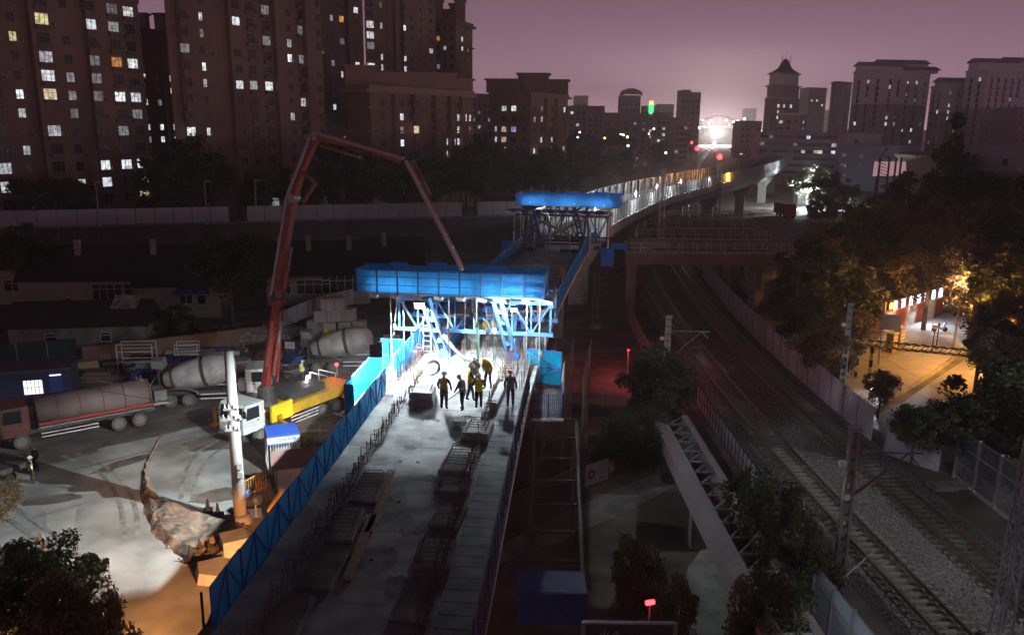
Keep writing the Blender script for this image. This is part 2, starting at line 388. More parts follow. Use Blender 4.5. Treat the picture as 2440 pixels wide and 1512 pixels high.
def clear_screen(label, pts, h, step, rails=(.05, .33, .66, .97), m=M_CLEAR):
    t = thing('noise_screen', label, 'noise screen', pts[0]); rs = resample(pts, step)
    for a, b in zip(rs, rs[1:]):
        rz = math.atan2((b-a).y, (b-a).x); L = (b-a).length
        for k in range(3):
            mb = MB(); mb.box((.04, -.012, .15+k*(h-.2)/3), (L-.04, .012, .13+(k+1)*(h-.2)/3)); o = obj('pane', mb.mesh('pane', m), t)
            o.location = a-pts[0]; o.rotation_euler = (0, 0, rz)
        mb = MB(); mb.box((-.05, -.09, -.03), (.05, .09, h)); mb.box((-.05, -.11, -.03), (.05, -.09, h)); o = obj('post', mb.mesh('post', M_STEEL), t); o.location = a-pts[0]; o.rotation_euler = (0, 0, rz)
        mb = MB()
        for q in rails: mb.box((.05, -.03, h*q-.03), (L-.05, .03, h*q+.02))
        o = obj('rail', mb.mesh('rail', M_STEEL), t); o.location = a-pts[0]; o.rotation_euler = (0, 0, rz)
    return t
clear_screen('dim see-through noise screen with steel posts at the right frame edge', [V2(28.7, 49.2), V2(29.2, 36), V2(29.7, 30)], 3.35, 2.15)
clear_screen('frosted noise screen lit blue-white at the bottom edge below the tracks', [V2(13.75, 35.2), V2(14.2, 30), V2(14.7, 24)], 2.7, 1.75, m=mat('frosted_panel', (.33, .36, .42), .4, col2=(.42, .45, .52), scale=.6, alpha=.95))
# low glazed panel fence left of the line
t = thing('panel_fence', 'row of small white-paned fence panels left of the tracks', 'fence', V2(14.95, 62.5)); b0 = V2(14.95, 62.5)
M_PANE = mat('white_pane', (.42, .43, .46), .4, col2=(.5, .51, .54), scale=1.)
k = 0; y = 62.5
while y > 45.6:
    for z0, z1 in ((.15, .95), (1.0, 1.75)):
        mb = MB(); mb.box((14.92, y-.86, z0), (14.96, y-.04, z1)); mb.build('pane', M_PANE, t)
    mb = MB(); mb.box((14.88, y-.03, -.03), (14.98, y+.03, 1.85)); mb.build('post', M_DSTEEL, t); y -= .9
mb = MB(); mb.box((14.885, 45.7, .955), (14.975, 62.5, .995)); mb.box((14.885, 45.7, 1.755), (14.975, 62.5, 1.80)); mb.build('rail', M_DSTEEL, t)
# ================================================================= bridges
BC = cat_rom([(-5.4, 2, 0), (-4.9, 10, 0), (-4.1, 20, 0), (-2.65, 38, 0), (-1.0, 52, 0), (.5, 62, 0), (2.8, 76, 0), (5.4, 90, 0), (9.8, 105, 0), (14.5, 118, 0), (20, 133, 0), (26, 146, 0),
              (37.5, 169, 0), (57, 207, 0), (69, 232, 0), (91, 289, 0), (109, 340, 0), (122, 400, 0), (124, 470, 0)], .05)
def bat(Y, off=0., z=9.):                   # point on the bridge at distance Y, off metres right of its centre line
    for a, b in zip(BC, BC[1:]):
        if a.y <= Y <= b.y:
            p = a.lerp(b, (Y-a.y)/(b.y-a.y)); d = (b-a).normalized(); return p+Vector((d.y, -d.x, 0))*off+Vector((0,0,z))
def bhead(Y):
    p, q = bat(Y-.6, 0, 0), bat(Y+.6, 0, 0); return math.atan2((q-p).y, (q-p).x)-math.pi/2
def sweep(mb, Ys, prof, close=True):
    k = len(prof); vs = []
    for Y in Ys: vs += [bat(Y, o, z) for o, z in prof]
    fs = [(i*k+j, (i+1)*k+j, (i+1)*k+(j+1) % k, i*k+(j+1) % k) for i in range(len(Ys)-1) for j in range(k if close else k-1)]
    if close: fs += [tuple(range(k)), tuple(range(len(Ys)*k-1, (len(Ys)-1)*k-1, -1))]
    return mb.add(vs, fs)
# ---- the deck being built
M_DECK = mat('deck_concrete', (.20, .205, .20), .8, col2=(.42, .425, .41), scale=.9, detail=12, bump=.4, bscale=5)
nb = thing('road_bridge', 'concrete bridge deck under construction with starter bars and workers on it', 'bridge', (-4.1, 20, 0))
SEG = [3, 7.5, 12, 16.2, 20.2, 24.3, 28.35, 31.35, 35.9, 40.4, 44.8, 49, 53, 57, 61, 65, 69, 73, 77, 81, 85, 89, 93]
for a, b in zip(SEG, SEG[1:]):
    Ys = [a+.012, (a+b)/2, b-.012]
    sweep(MB(), Ys, [(-3.55, 9), (3.55, 9), (3.55, 8.72), (1.95, 8.3), (1.6, 6.9), (-1.6, 6.9), (-1.95, 8.3), (-3.55, 8.72)]).build('deck_segment', M_DECK, nb)
M_DECKING = mat('steel_decking', (.11, .115, .118), .75, 0., col2=(.22, .225, .225), scale=1.3, detail=9, bump=.3, bscale=9)
for i in range(52):                          # transverse strips of the right walkway
    Y = 18+i*.62
    if Y > 47: break
    sweep(MB(), [Y, Y+.585], [(2.2, 9.004), (3.3, 9.004), (3.3, 9.05), (2.2, 9.05)]).build('walkway_plank', M_DECKING, nb)
# starter bars: two long rows left, two right, loops at the front
def rebar(rows, Y0, Y1, step, h0, h1, seed):
    q = random.Random(seed); mb = MB(); Y = Y0
    while Y < Y1:
        for o in rows:
            h = q.uniform(h0, h1); p = bat(Y, o+q.uniform(-.03, .03), 8.98); tp = p+Vector((q.uniform(-.05, .05), q.uniform(-.05, .05), h))
            mb.tube(p, tp, .014, n=4)
            if q.random() < .35: mb.tube(tp, tp+Vector((.22, 0, -.01)), .014, n=4)
        Y += step*q.uniform(.8, 1.2)
    for o in rows:
        for z in (9.1, 9.3): mb.path([bat(Y0+(Y1-Y0)*i/12, o, z) for i in range(13)], .010, 4)
    return mb
rebar((-2.45, -2.25), 14, 45.5, .25, .25, .7, 1).build('starter_bars', M_RUST, nb, 'stuff')
rebar((1.75, 1.95), 14, 46, .25, .25, .7, 2).build('starter_bars', M_RUST, nb, 'stuff')
rebar((-.9, -.3, .4, 1.0), 43.8, 47.5, .5, .5, 1.2, 3).build('starter_bars', M_RUST, nb, 'stuff')
rebar((-3.3, -3.1), 37.5, 45, .25, .6, 1.0, 9).build('starter_bars', M_RUST, nb, 'stuff')
rebar((2.2, 2.6, 3.0, 3.3), 39, 46, .35, .4, 1.3, 4).build('starter_bars', M_RUST, nb, 'stuff')
rebar((-2.9, 2.9), 53, 88, .5, .5, 1.1, 6).build('starter_bars', M_RUST, nb, 'stuff')
for Y in (29.9, 34.5, 26.4, 22.5):           # lifting sockets
    for o in (.2, .9):
        mb = MB(); p = bat(Y, o-1.2, 9.002); mb.lathe([(.07, 0), (.07, .012)], 8, Matrix.Translation(p)); mb.build('socket_cap', M_BLACK, nb)
for Y in (8, 56, 84):                    # piers
    p = bat(Y, 0, 0); mb = MB(); mb.obox(p+Vector((0,0,3.2)), (2.4, 1.5, 6.4), bhead(Y)); mb.build('pier', M_CONCD, nb)
    mb = MB(); mb.obox(p+Vector((0,0,6.62)), (3.6, 1.7, .5), bhead(Y)); mb.build('pier_cap', M_CONCD, nb)
# underside scaffold towers right of the deck
M_SCAF = mat('scaffold_tube', (.13, .11, .10), .6, .3, col2=(.2, .16, .14), scale=6)
t = thing('scaffold_tower', 'dark tubular falsework under the right side of the bridge deck', 'scaffold', bat(56, 5, 0))
for i in range(7):
    for j in range(3):
        p = bat(51+i*1.5, 3.2+j*1.3, 0); mb = MB(); mb.tube(p, p+Vector((0,0,6.3)), .03, n=5); mb.build('standard', M_SCAF, t)
for z in (1., 2.5, 4., 5.5):
    for j in range(3): mb = MB(); mb.tube(bat(51, 3.2+j*1.3, z), bat(60, 3.2+j*1.3, z), .025, n=5); mb.build('ledger', M_SCAF, t)
for i in range(6):
    mb = MB(); mb.tube(bat(51+i*1.5, 5.8, .2+(i % 2)*3), bat(52.5+i*1.5, 5.8, 3.2+(i % 2)*3), .022, n=5); mb.build('brace', M_SCAF, t)
# ---- edge fences
def fence_panel_mesh(L, h, q):
    mb = MB(); mb.cur = 0; mb.box((.02, -.006, .06), (L-.02, .006, h-.03))
    mb.cur = 1
    for a, b in (((0,0,.03), (L,0,.03)), ((0,0,h), (L,0,h)), ((0,0,0), (0,0,h)), ((L,0,0), (L,0,h)), ((0,-.03,.05), (L*.5,-.03,h)), ((L*.5,-.03,h), (L,-.03,.05)), ((L*.5,-.03,.05), (L*.5,-.03,h))): mb.bar(a, b, .03, .04)
    return mb.mesh('fence_panel', [(M_MESH, M_MESH, mat('thin_blue_net', (.02, .10, .26), .6, col2=(.03, .13, .30), scale=2, alpha=.38))[q], (mat('fence_frame', (.02, .12, .36), .6), M_BLUE, M_DSTEEL)[q]])
def edge_fence(label, off, Y0, Y1, L, h, q, z=9.02):
    t = thing('edge_fence', label, 'fence', bat(Y0, off, 9)); me = fence_panel_mesh(L-.05, h, q); Y = Y0
    while Y < Y1:
        o = obj('fence_panel', me, t); p = bat(Y, off, z); o.location = p-t.location; o.rotation_euler = (0, rnd.uniform(-.015, .015), bhead(Y+L/2)+math.pi/2+rnd.uniform(-.012, .012)); Y += L*math.cos(bhead(Y))
    return t
edge_fence('long row of blue braced sheet panels along the left deck edge', -3.5, 18.6, 36.4, 1.95, 1.28, 0)
edge_fence('narrow blue mesh guard fence along the right deck edge by the workers', 3.45, 10, 39, 1.95, 1.35, 2)
edge_fence('blue guard fence on the left deck edge beyond the tarpaulin box', -3.5, 50, 84, 2.0, 1.3, 0)
edge_fence('grey-blue guard fence on the right deck edge beyond the tarpaulin box', 3.5, 51, 92, 2.0, 1.5, 0)
edge_fence('short bright blue fence piece beside the left foot of the white-blue truss', -3.45, 39.2, 46, 1.7, 1.5, 1)
# pour stains and damp patches on the slab, loose boards
for i, (x, y, rx, ry) in enumerate(((905,1100,.5,.35),(985,1060,.3,.5),(1010,1140,.7,.3),(930,1210,.5,.9),(980,1260,.4,.6),(1040,1045,.35,.2),(900,1330,.6,.9),(960,1400,.5,.8),(880,1060,.3,.3),(1075,935,.5,.3),(1150,945,.6,.3))):
    c = G(x, y, 9.); mb = MB(); pts = []
    for k in range(28): a = k/28*2*math.pi; r = 1+.45*mnoise.fractal(Vector((math.cos(a)*1.4, math.sin(a)*1.4, i*2.3)), 1., 2., 5); pts.append(c+Vector((math.cos(a)*rx*r, math.sin(a)*ry*r, .004+.0004*i)))
    mb.add([c+Vector((0,0,.004+.0004*i))]+pts, [(0, 1+k, 1+(k+1) % 28) for k in range(28)]); mb.build('damp_stain', mat('damp_concrete', (.17, .175, .17), .95, col2=(.33, .335, .325), scale=1.6, detail=10, spec=.1), nb)
# timber deck brackets hanging out left of the deck edge
t = thing('edge_walkway', 'timber walkway boards on brackets below the left blue fence', 'walkway', bat(20, -3.9, 8.6))
for Y in range(12, 37, 3):
    sweep(MB(), [Y, Y+1.4, Y+2.9], [(-4.1, 8.62), (-3.6, 8.62), (-3.6, 8.68), (-4.1, 8.68)]).build('plank', M_WOOD, t)
    mb = MB(); mb.bar(bat(Y+.1, -4.1, 8.58), bat(Y+.1, -2.6, 8.3), .07); mb.build('bracket', M_DSTEEL, t)
# ---- precast pieces on the deck
def precast(label, x, y, L, W_, H_, rz=0, z=9.03, loops=True, n=1):
    p = G(x, y, z); t = thing('precast_block', label, 'concrete block', p, 'precast pieces on the deck'); h = bhead(p.y)+rz
    m4 = Matrix.Translation(p) @ Matrix.Rotation(h, 4, 'Z')
    for k in range(n):
        mb = MB(); a = .05*k; e = .03
        mb.prism([(-W_/2+a, -L/2, k*H_), (W_/2-a, -L/2, k*H_), (W_/2-a, -L/2, (k+.9)*H_-e), (W_/2-a-e, -L/2, (k+.9)*H_), (-W_/2+a+e, -L/2, (k+.9)*H_), (-W_/2+a, -L/2, (k+.9)*H_-e)], (0, L, 0)); mb.xf(m4); mb.build('slab', M_PRE if y < 1110 else M_CONCD, t)  # slabs outside the lamplight are coloured darker for the shade there
    if loops:
        top = n*H_-.1*H_
        for k in range(int(L/.28)):
            mb = MB(); yy = -L/2+.15+k*.28
            mb.path([(-W_*.36, yy, top-.03), (-W_*.36, yy, top+.18), (-W_*.3, yy, top+.22), (W_*.3, yy, top+.22), (W_*.36, yy, top+.18), (W_*.36, yy, top-.03)], .012, 4); mb.xf(m4); mb.build('rebar_loop', M_RUST, t)
        mb = MB()
        for xx in (-.2, 0, .2): mb.tube((xx*W_, -L/2, top+.2), (xx*W_, L/2, top+.2), .01, n=4)
        mb.xf(m4); mb.build('tie_bar', M_RUST, t)
    return t
precast('stacked precast slabs with wire loops left of the workers', 1008, 958, 1.3, 1.15, .36, .05, n=2)
precast('low precast block with rebar loops in front of the workers', 1140, 1035, 1.5, 1.1, .40, -.05)
precast('long narrow kerb stone lying along the right side by the red-helmet worker', 1188, 955, 3.2, .38, .5, -.04, loops=False)
precast('wide precast slab at the edge of the lamplight on the right', 1095, 1105, 2.3, 1.25, .26, -.03, n=1)
precast('dim precast slab behind the edge of the lamplight on the right', 1080, 1160, 1.3, 1.1, .16, -.03)
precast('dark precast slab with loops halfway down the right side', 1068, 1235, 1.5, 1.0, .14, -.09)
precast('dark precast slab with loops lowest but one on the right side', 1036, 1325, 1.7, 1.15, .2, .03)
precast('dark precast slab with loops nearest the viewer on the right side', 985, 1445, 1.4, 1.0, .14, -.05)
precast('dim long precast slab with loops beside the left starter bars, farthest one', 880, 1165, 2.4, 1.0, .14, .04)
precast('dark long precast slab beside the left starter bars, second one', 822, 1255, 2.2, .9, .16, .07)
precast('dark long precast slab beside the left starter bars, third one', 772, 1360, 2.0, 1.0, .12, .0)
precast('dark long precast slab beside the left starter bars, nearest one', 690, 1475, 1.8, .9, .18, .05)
for i, (x, y, L) in enumerate(((918, 1150, 2.2), (905, 1210, 3.6), (860, 1300, 4.))):
    p = G(x, y, 9.03); mb = MB()
    mb.obox(p+Vector((0,0,.04)), (.28, L, .08), bhead(p.y)+.03*i); solo(mb, 'timber_plank', M_WOOD, ('short timber plank at the end of the farthest dim slab', 'long timber plank on the dark deck left of centre', 'nearest long plank lying on the dark deck')[i], 'plank', p)
# coil of hose and loose cable
mb = MB(); c0 = G(1108, 1003, 9.05); q = random.Random(5)
pts = [c0+Vector((math.cos(i*.55)*(.35+.25*math.sin(i*.21)), math.sin(i*.55)*(.5+.2*math.cos(i*.37)), .02+.0006*i)) for i in range(60)]
mb.path(pts, .012, 5); solo(mb, 'loose_cable', M_WHITE, 'thin loose cable coiled on the lit deck in front of the workers', 'cable', c0)
mb = MB(); c1 = G(1030, 875, 9.45); 
for r_ in (.42, .36, .30): mb.path([c1+Vector((math.cos(a*.4)*r_, .1*math.sin(a), math.sin(a*.4)*r_)) for a in range(17)], .035, 6)
solo(mb, 'hose_reel', M_WHITE, 'upright reel of pale hose standing on the brightest part of the deck', 'reel', c1-Vector((0,0,.45)))
# ---------------------------------------------------------------- form travellers
M_LBLUE = mat('pale_blue_steel', (.10, .26, .60), .45, col2=(.16, .34, .68), scale=2)
def traveller(label, tarplabel, c, hd, truss, steel, big):
    # local: x right across the deck, y away, z up from deck level
    m4 = Matrix.Translation(c) @ Matrix.Rotation(hd, 4, 'Z'); t = thing('form_traveller', label, 'form traveller', c)
    def put(mb, name, m): mb.xf(m4); return mb.build(name, m, t)
    x0, x1, zb, zt = truss
    for y in (0., 3.4):
        put(MB().bar((x0, y, zt), (x1, y, zt), .16, .22), 'top_chord', steel); put(MB().bar((x0, y, zb), (x1, y, zb), .16, .22), 'bottom_chord', steel)
        n = 8; dx = (x1-x0-.3)/n
        for i in range(n+1):
            x = x0+.15+dx*i; put(MB().bar((x, y, zb), (x, y, zt), .10, .14), 'post', steel)
            if i < n:
                a, b = ((x, y, zt), (x+dx, y, zb)) if i % 2 == 0 else ((x, y, zb), (x+dx, y, zt))
                put(MB().bar(a, b, .09, .10), 'brace', steel)
            put(MB().obox((x, y-.09, zt-.1 if i % 2 == 0 else zb+.1), (.34, .03, .30)), 'gusset_plate', steel)
    for x in (x0+.15, (x0+x1)/2, x1-.15): put(MB().bar((x, 0, zt+.2), (x, 3.4, zt+.2), .12, .16), 'cross_beam', steel)
    for sx_ in big:                        # slanted main legs: ladder-like boxes
        for e in (-.22, .22): put(MB().bar((sx_+e+.5, -.55, .35), (sx_+e, -3.0, 3.95), .12, .24), 'leg_flange', steel)
        for k in range(6):
            f = k/5; put(MB().bar((sx_-.22+.5*(1-f), -.55-2.45*f, .35+3.6*f), (sx_+.22+.5*(1-f), -.55-2.45*f, .35+3.6*f), .10, .2), 'leg_rung', steel)
        put(MB().obox((sx_+.55, -.35, .2), (.75, .7, .4)), 'foot_block', M_BLUE); put(MB().bar((sx_, -3.0, 4.0), (sx_, 5.5, 4.05), .3, .38), 'top_beam', M_BLUE)
        put(MB().bar((sx_+.5, -.3, .4), (sx_+.2, 5.3, 3.9), .2, .24), 'rear_stay', steel)
        put(MB().bar((sx_+.5, -.5, .2), (sx_+.5, 7, .2), .3, .36), 'slide_rail', M_BLUE)
        put(MB().bar((sx_+.45, 5.3, .3), (sx_+.1, 5.3, 3.9), .26, .3), 'rear_post', M_BLUE)
    for x in (x0+.4, x0+1.1, -.9, .6, x1-1.2, x1-.5):          # hanger rods
        put(MB().tube((x, -2.6, 4.0), (x, -2.6, -.4), .035, n=6), 'hanger_rod', M_STEEL)
    put(MB().bar((x0-.6, -2.7, 4.0), (x1+.1, -2.7, 4.0), .2, .18), 'front_beam', steel)
    put(MB().bar((x0-.6, -1.2, 4.0), (x1+.1, -1.2, 4.0), .2, .18), 'front_beam', steel)
    for i in range(9): x = x0-.5+(x1-x0+.4)*i/8; put(MB().prism([(x-.12, -3.1, 3.86), (x+.3, -3.1, 3.80), (x+.3, -3.1, 3.98), (x-.12, -3.1, 4.06)], (0, 2.3, 0)), 'bracket', M_WHITE)
    return t, m4
TH = R(-7.5)
tv, TM = traveller('pale blue steel form traveller truss over the lit deck under the tarpaulin box', '', Vector((-2.15, 45.1, 9)), TH, (-4.5, 4.5, 1.42, 3.2), M_LBLUE, (-2.15, 1.75))
for z, x0, x1 in ((2.75, -1.6, 1.7), (1.9, -2., 2.2), (2.25, 2.2, 4.2)):
    mb = MB(); mb.bar((x0, 1.8, z), (x1, 1.9, z+.15), .2, .14); mb.xf(TM); mb.build('timber_beam', M_WOOD, tv)
for x in (-1., .3, 1.2): 
    mb = MB(); mb.obox((x, 2.6, 2.1), (.9, .5, .5)); mb.xf(TM); mb.build('formwork_box', M_PRE if x != .3 else M_BLUE, tv)
for x in (2.9, 3.6, 4.1, -3.6):
    mb = MB(); mb.tube((x, -.2, 1.3), (x, -.2, -.6), .06, n=6); mb.xf(TM); mb.build('jack_post', M_STEEL, tv)
mb = MB(); mb.tube((-2.75, .6, 1.4), (-2.75, .6, 2.6), .05, n=6); mb.xf(TM); mb.build('safety_post', M_RED, tv)
for k in range(7):                            # access ladder by the left leg
    mb = MB(); mb.bar((-2.9, -.25, .2+k*.3), (-2.45, -.25, .2+k*.3), .04); mb.xf(TM); mb.build('ladder_rung', M_WHITE, tv)
for x in (-2.9, -2.45):
    mb = MB(); mb.bar((x, -.25, 0.05), (x, -.25, 2.2), .05); mb.xf(TM); mb.build('ladder_rail', M_WHITE, tv)
# tarpaulin box in front
def tarp_box(label, m4, x0, x1, y0, y1, z0, z1, n, m, base, bars=True):
    t = thing('tarpaulin_box', label, 'tarpaulin', base); q = random.Random(11)
    def wavy(a, b, za, zb, nm):
        mb = MB(); N = 9; K = 6; vs = []; mb.smooth = True; d = (b-a).normalized(); nn = Vector((d.y, -d.x, 0))
        for j in range(K+1):
            for i in range(N+1):
                vs.append(a.lerp(b, i/N)+Vector((0,0,za+(zb-za)*j/K))+nn*(q.uniform(-.028, .028) if 0 < i < N and 0 < j < K else 0))
        mb.add(vs, [(j*(N+1)+i, j*(N+1)+i+1, (j+1)*(N+1)+i+1, (j+1)*(N+1)+i) for j in range(K) for i in range(N)]); mb.xf(m4); mb.build(nm, m, t)
    L = (x1-x0)/n
    for i in range(n):
        wavy(Vector((x0+L*i+.02, y0, 0)), Vector((x0+L*(i+1)-.02, y0, 0)), z0, z1+q.uniform(-.04, .04), 'sheet')
        wavy(Vector((x0+L*(i+1)-.02, y1, 0)), Vector((x0+L*i+.02, y1, 0)), z0, z1+q.uniform(-.1, .12), 'sheet')
    wavy(Vector((x0, y1-.02, 0)), Vector((x0, y0+.02, 0)), z0, z1, 'sheet'); wavy(Vector((x1, y0+.02, 0)), Vector((x1, y1-.02, 0)), z0, z1, 'sheet')
    mb = MB(); mb.box((x0, y0+.06, z0-.07), (x1, y1-.06, z0-.01)); mb.xf(m4); mb.build('floor', M_WOOD, t)
    if bars:
        for i in range(n+1): mb = MB(); mb.box((x0+L*i-.035, y0-.10, z0-.02), (x0+L*i+.035, y0-.035, z1+.08)); mb.xf(m4); mb.build('post', M_DBLUE, t)
        for z in (z0+.05, z0+(z1-z0)*.36, z0+(z1-z0)*.72, z1): mb = MB(); mb.box((x0, y0-.085, z-.015), (x1, y0-.05, z+.015)); mb.xf(m4); mb.build('rail', M_DBLUE, t)
    return t
tarp_box('long blue tarpaulin box hung on a frame over the lit deck', TM, -5.75, 4.25, -3.15, -.9, 4.12, 5.36, 9, M_TARP, TM @ Vector((-.75, -3, 4.1)))
TARP_LAMPS = [(TM, -5.2, 3.7, -2.55, 4.35), ]
# second traveller farther along, unlit
T2 = Vector((4.9, 87.5, 9)); H2 = bhead(88)
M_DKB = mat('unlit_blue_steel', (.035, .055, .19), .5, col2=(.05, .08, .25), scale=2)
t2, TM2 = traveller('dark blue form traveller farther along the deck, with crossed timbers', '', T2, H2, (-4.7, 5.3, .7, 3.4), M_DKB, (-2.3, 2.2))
tarp_box('crumpled bright blue tarpaulin band atop the farther traveller', TM2, -4.3, 6.6, -2.2, 1.2, 4.6, 5.75, 7, mat('bright_tarpaulin', (.02, .17, .62), .3, col2=(.04, .28, .80), scale=1., bump=1., bscale=1.8, trans=.25), TM2 @ Vector((0, -2, 4.6)), False)
TARP_LAMPS.append((TM2, -3.8, 6.1, -1.5, 4.8))
for a, b in (((-2.3, -1., 3.1), (3.6, -1., .5)), ((2.9, -1.2, 3.2), (-2.6, -1.2, .4)), ((-4.2, -1.3, .5), (4.6, -1.3, .6))):
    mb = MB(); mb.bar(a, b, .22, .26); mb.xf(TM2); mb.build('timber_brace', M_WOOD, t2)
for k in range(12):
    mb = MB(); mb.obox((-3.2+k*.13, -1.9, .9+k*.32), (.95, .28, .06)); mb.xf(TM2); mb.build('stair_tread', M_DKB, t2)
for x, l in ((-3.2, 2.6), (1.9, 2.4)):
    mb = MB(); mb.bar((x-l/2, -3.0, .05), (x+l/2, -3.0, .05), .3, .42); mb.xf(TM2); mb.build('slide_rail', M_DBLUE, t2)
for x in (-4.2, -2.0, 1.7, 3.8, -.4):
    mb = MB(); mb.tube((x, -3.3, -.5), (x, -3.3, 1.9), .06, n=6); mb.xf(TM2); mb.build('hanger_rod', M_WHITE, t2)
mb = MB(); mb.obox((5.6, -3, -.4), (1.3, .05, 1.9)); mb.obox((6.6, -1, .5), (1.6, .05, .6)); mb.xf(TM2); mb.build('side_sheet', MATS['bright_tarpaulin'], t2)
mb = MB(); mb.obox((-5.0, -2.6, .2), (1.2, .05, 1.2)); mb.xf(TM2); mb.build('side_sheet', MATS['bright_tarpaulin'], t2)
# things on the deck between the travellers
p = bat(60, 1.0, 9.02); t = thing('tool_cabinet', 'blue and white cabinet standing on the deck behind the tarpaulin box', 'cabinet', p)
MB().obox(p+Vector((0,0,.65)), (.8, .7, 1.2), .1).build('body', M_BLUE, t); MB().obox(p+Vector((0,-.37,1.0)), (.6, .04, .35), .1).build('panel', M_WHITE, t); MB().obox(p+Vector((0,0,.2)), (.86, .76, .3), .1).build('plinth', M_YEL, t)
p = bat(66, 3.0, 9.02); t = thing('barrier_chair', 'orange upright barrel on a stand near the right deck edge', 'barrel', p)
mb = MB(); mb.lathe([(.26, .5), (.3, .7), (.3, 1.3), (.22, 1.5)], 12, Matrix.Translation(p)); mb.build('drum', mat('orange_plastic', (.65, .22, .09), .6), t)
for e in (-.2, .2): MB().tube(p+Vector((e, 0, 0)), p+Vector((e*.8, 0, .6)), .03).build('leg', M_WHITE, t)
mb = MB(); p = bat(57.5, 2.2, 9.02); mb.lathe([(.15, 0), (.19, .38), (.19, .4)], 10, Matrix.Translation(p)); solo(mb, 'bucket', M_WHITE, 'small white bucket just behind the right end of the tarpaulin box', 'bucket', p)
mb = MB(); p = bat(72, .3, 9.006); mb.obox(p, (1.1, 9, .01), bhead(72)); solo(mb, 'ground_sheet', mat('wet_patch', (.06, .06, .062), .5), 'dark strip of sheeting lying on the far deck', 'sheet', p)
mb = MB(); p = bat(50.5, -.2, 9.02); mb.box(p+Vector((-.45, -.3, .25)), p+Vector((.45, .3, .85))); 
for e in (-.35, .35): mb.box(p+Vector((e-.04, -.25, 0)), p+Vector((e+.04, .25, .25)))
solo(mb, 'generator', M_YEL, 'pale yellow machine box behind the truss seen under its bottom chord', 'machine', p)
# ---- hanging side platforms
def mesh_grid(mb, a, b, c, n, k, r=.012):       # wire grid on the parallelogram a, a->b, a->c
    a, b, c = Vector(a), Vector(b), Vector(c)
    for i in range(n+1): p = a.lerp(b, i/n); mb.bar(p, p+(c-a), r)
    for j in range(k+1): p = a.lerp(c, j/k); mb.bar(p, p+(b-a), r)
    return mb
M_CYAN = mat('cyan_mesh_sheet', (.0, .42, .66), .5, col2=(.0, .50, .74), scale=2, trans=.5)
def sheet_panel(t, a, b, h, m=M_CYAN, fr=M_BLUE, x=True):
    a, b = Vector(a), Vector(b); up = Vector((0,0,h)); d = (b-a).normalized(); n = Vector((d.y, -d.x, 0))*.012
    mb = MB(); mb.prism([a, b, b+up, a+up], n); mb.build('mesh_sheet', m, t)
    mb = MB(); o = n*2.5
    for p, q in ((a, b), (b, b+up), (b+up, a+up), (a+up, a), (a+up*.5, b+up*.5)): mb.bar(p+o, q+o, .05)
    if x: mb.bar(a+up+o*1.2, b+up*.5+o*1.2, .05); mb.bar(b+up*.5+o*1.2, a+o*1.2, .05)
    mb.build('panel_frame', fr, t)
t = thing('hanging_platform', 'cyan mesh work platform hanging left of the deck by the left fence', 'platform', bat(40, -4.6, 8.3))
z = 8.35
A, B, Cc, D = bat(36.6, -5.15, z), bat(43.6, -5.25, z), bat(43.6, -3.75, z), bat(36.6, -3.75, z)
mb = MB(); mb.prism([A, B, Cc, D], (0,0,-.08)); mb.build('floor', M_WOOD, t)
for i in range(3): sheet_panel(t, B.lerp(A, i/3), B.lerp(A, (i+1)/3), 1.45, x=False)
sheet_panel(t, AY(910,885,44.2), AY(964,888,44.1), 1.95)
sheet_panel(t, A+Vector((0,0,.05)), A.lerp(B, .02)+Vector((.35,0,0)), 1.4)
mb = MB(); mesh_grid(mb, A+Vector((.35,.1,.1)), D+Vector((-.1,1.6,.1)), A+Vector((.25,.1,1.3)), 16, 9, .016); mb.build('wire_grid', M_DBLUE, t)
for p in (A, B, Cc, D): MB().bar(p, p+Vector((0,0,1.5)), .06).build('post', M_BLUE, t)
mb = MB(); mb.prism([bat(35.4, -5.3, 8.2), bat(36.6, -5.2, 8.2), bat(36.6, -3.9, 8.2), bat(35.4, -4.0, 8.2)], (0,0,.06)); mb.build('board', M_WHITE, t)
t = thing('hanging_platform', 'cyan-backed mesh work platform hanging right of the deck', 'platform', bat(40, 4.6, 8.2))
a, b = AY(1252,903,43.4), AY(1336,921,43.0)
sheet_panel(t, Vector((a.x, 43.3, 8.05)), Vector((b.x, 43.0, 7.95)), 1.9)
z = 7.75; A, B, Cc, D = Vector((1.15, 38.6, z)), Vector((1.3, 43, z)), Vector((2.75, 42.8, z)), Vector((2.55, 38.5, z))
mb = MB(); mesh_grid(mb, A, D, B, 14, 26, .02); mb.build('floor_grid', M_STEEL, t)
for s in ((A, D), (D, Cc), (A, B)):
    mb = MB(); mesh_grid(mb, s[0], s[1], s[0]+Vector((0,0,1.15)), 14, 9, .014); mb.build('wire_grid', M_DBLUE, t)
for p in (A, B, Cc, D, (A+D)/2): MB().bar(p, p+Vector((0,0,1.2)), .06).build('post', M_DBLUE, t)
mb = MB(); mb.bar(A+Vector((-.1,-.15,-.1)), D+Vector((.05,-.15,-.1)), .25, .1); mb.build('toe_board', M_WHITE, t)
mb = MB(); mb.prism([D+Vector((.06,2.2,0)), Cc+Vector((.12,0,0)), Cc+Vector((.12,0,1.7)), D+Vector((.06,2.2,1.2))], (.03,0,0)); mb.build('side_board', M_WHITE, t)
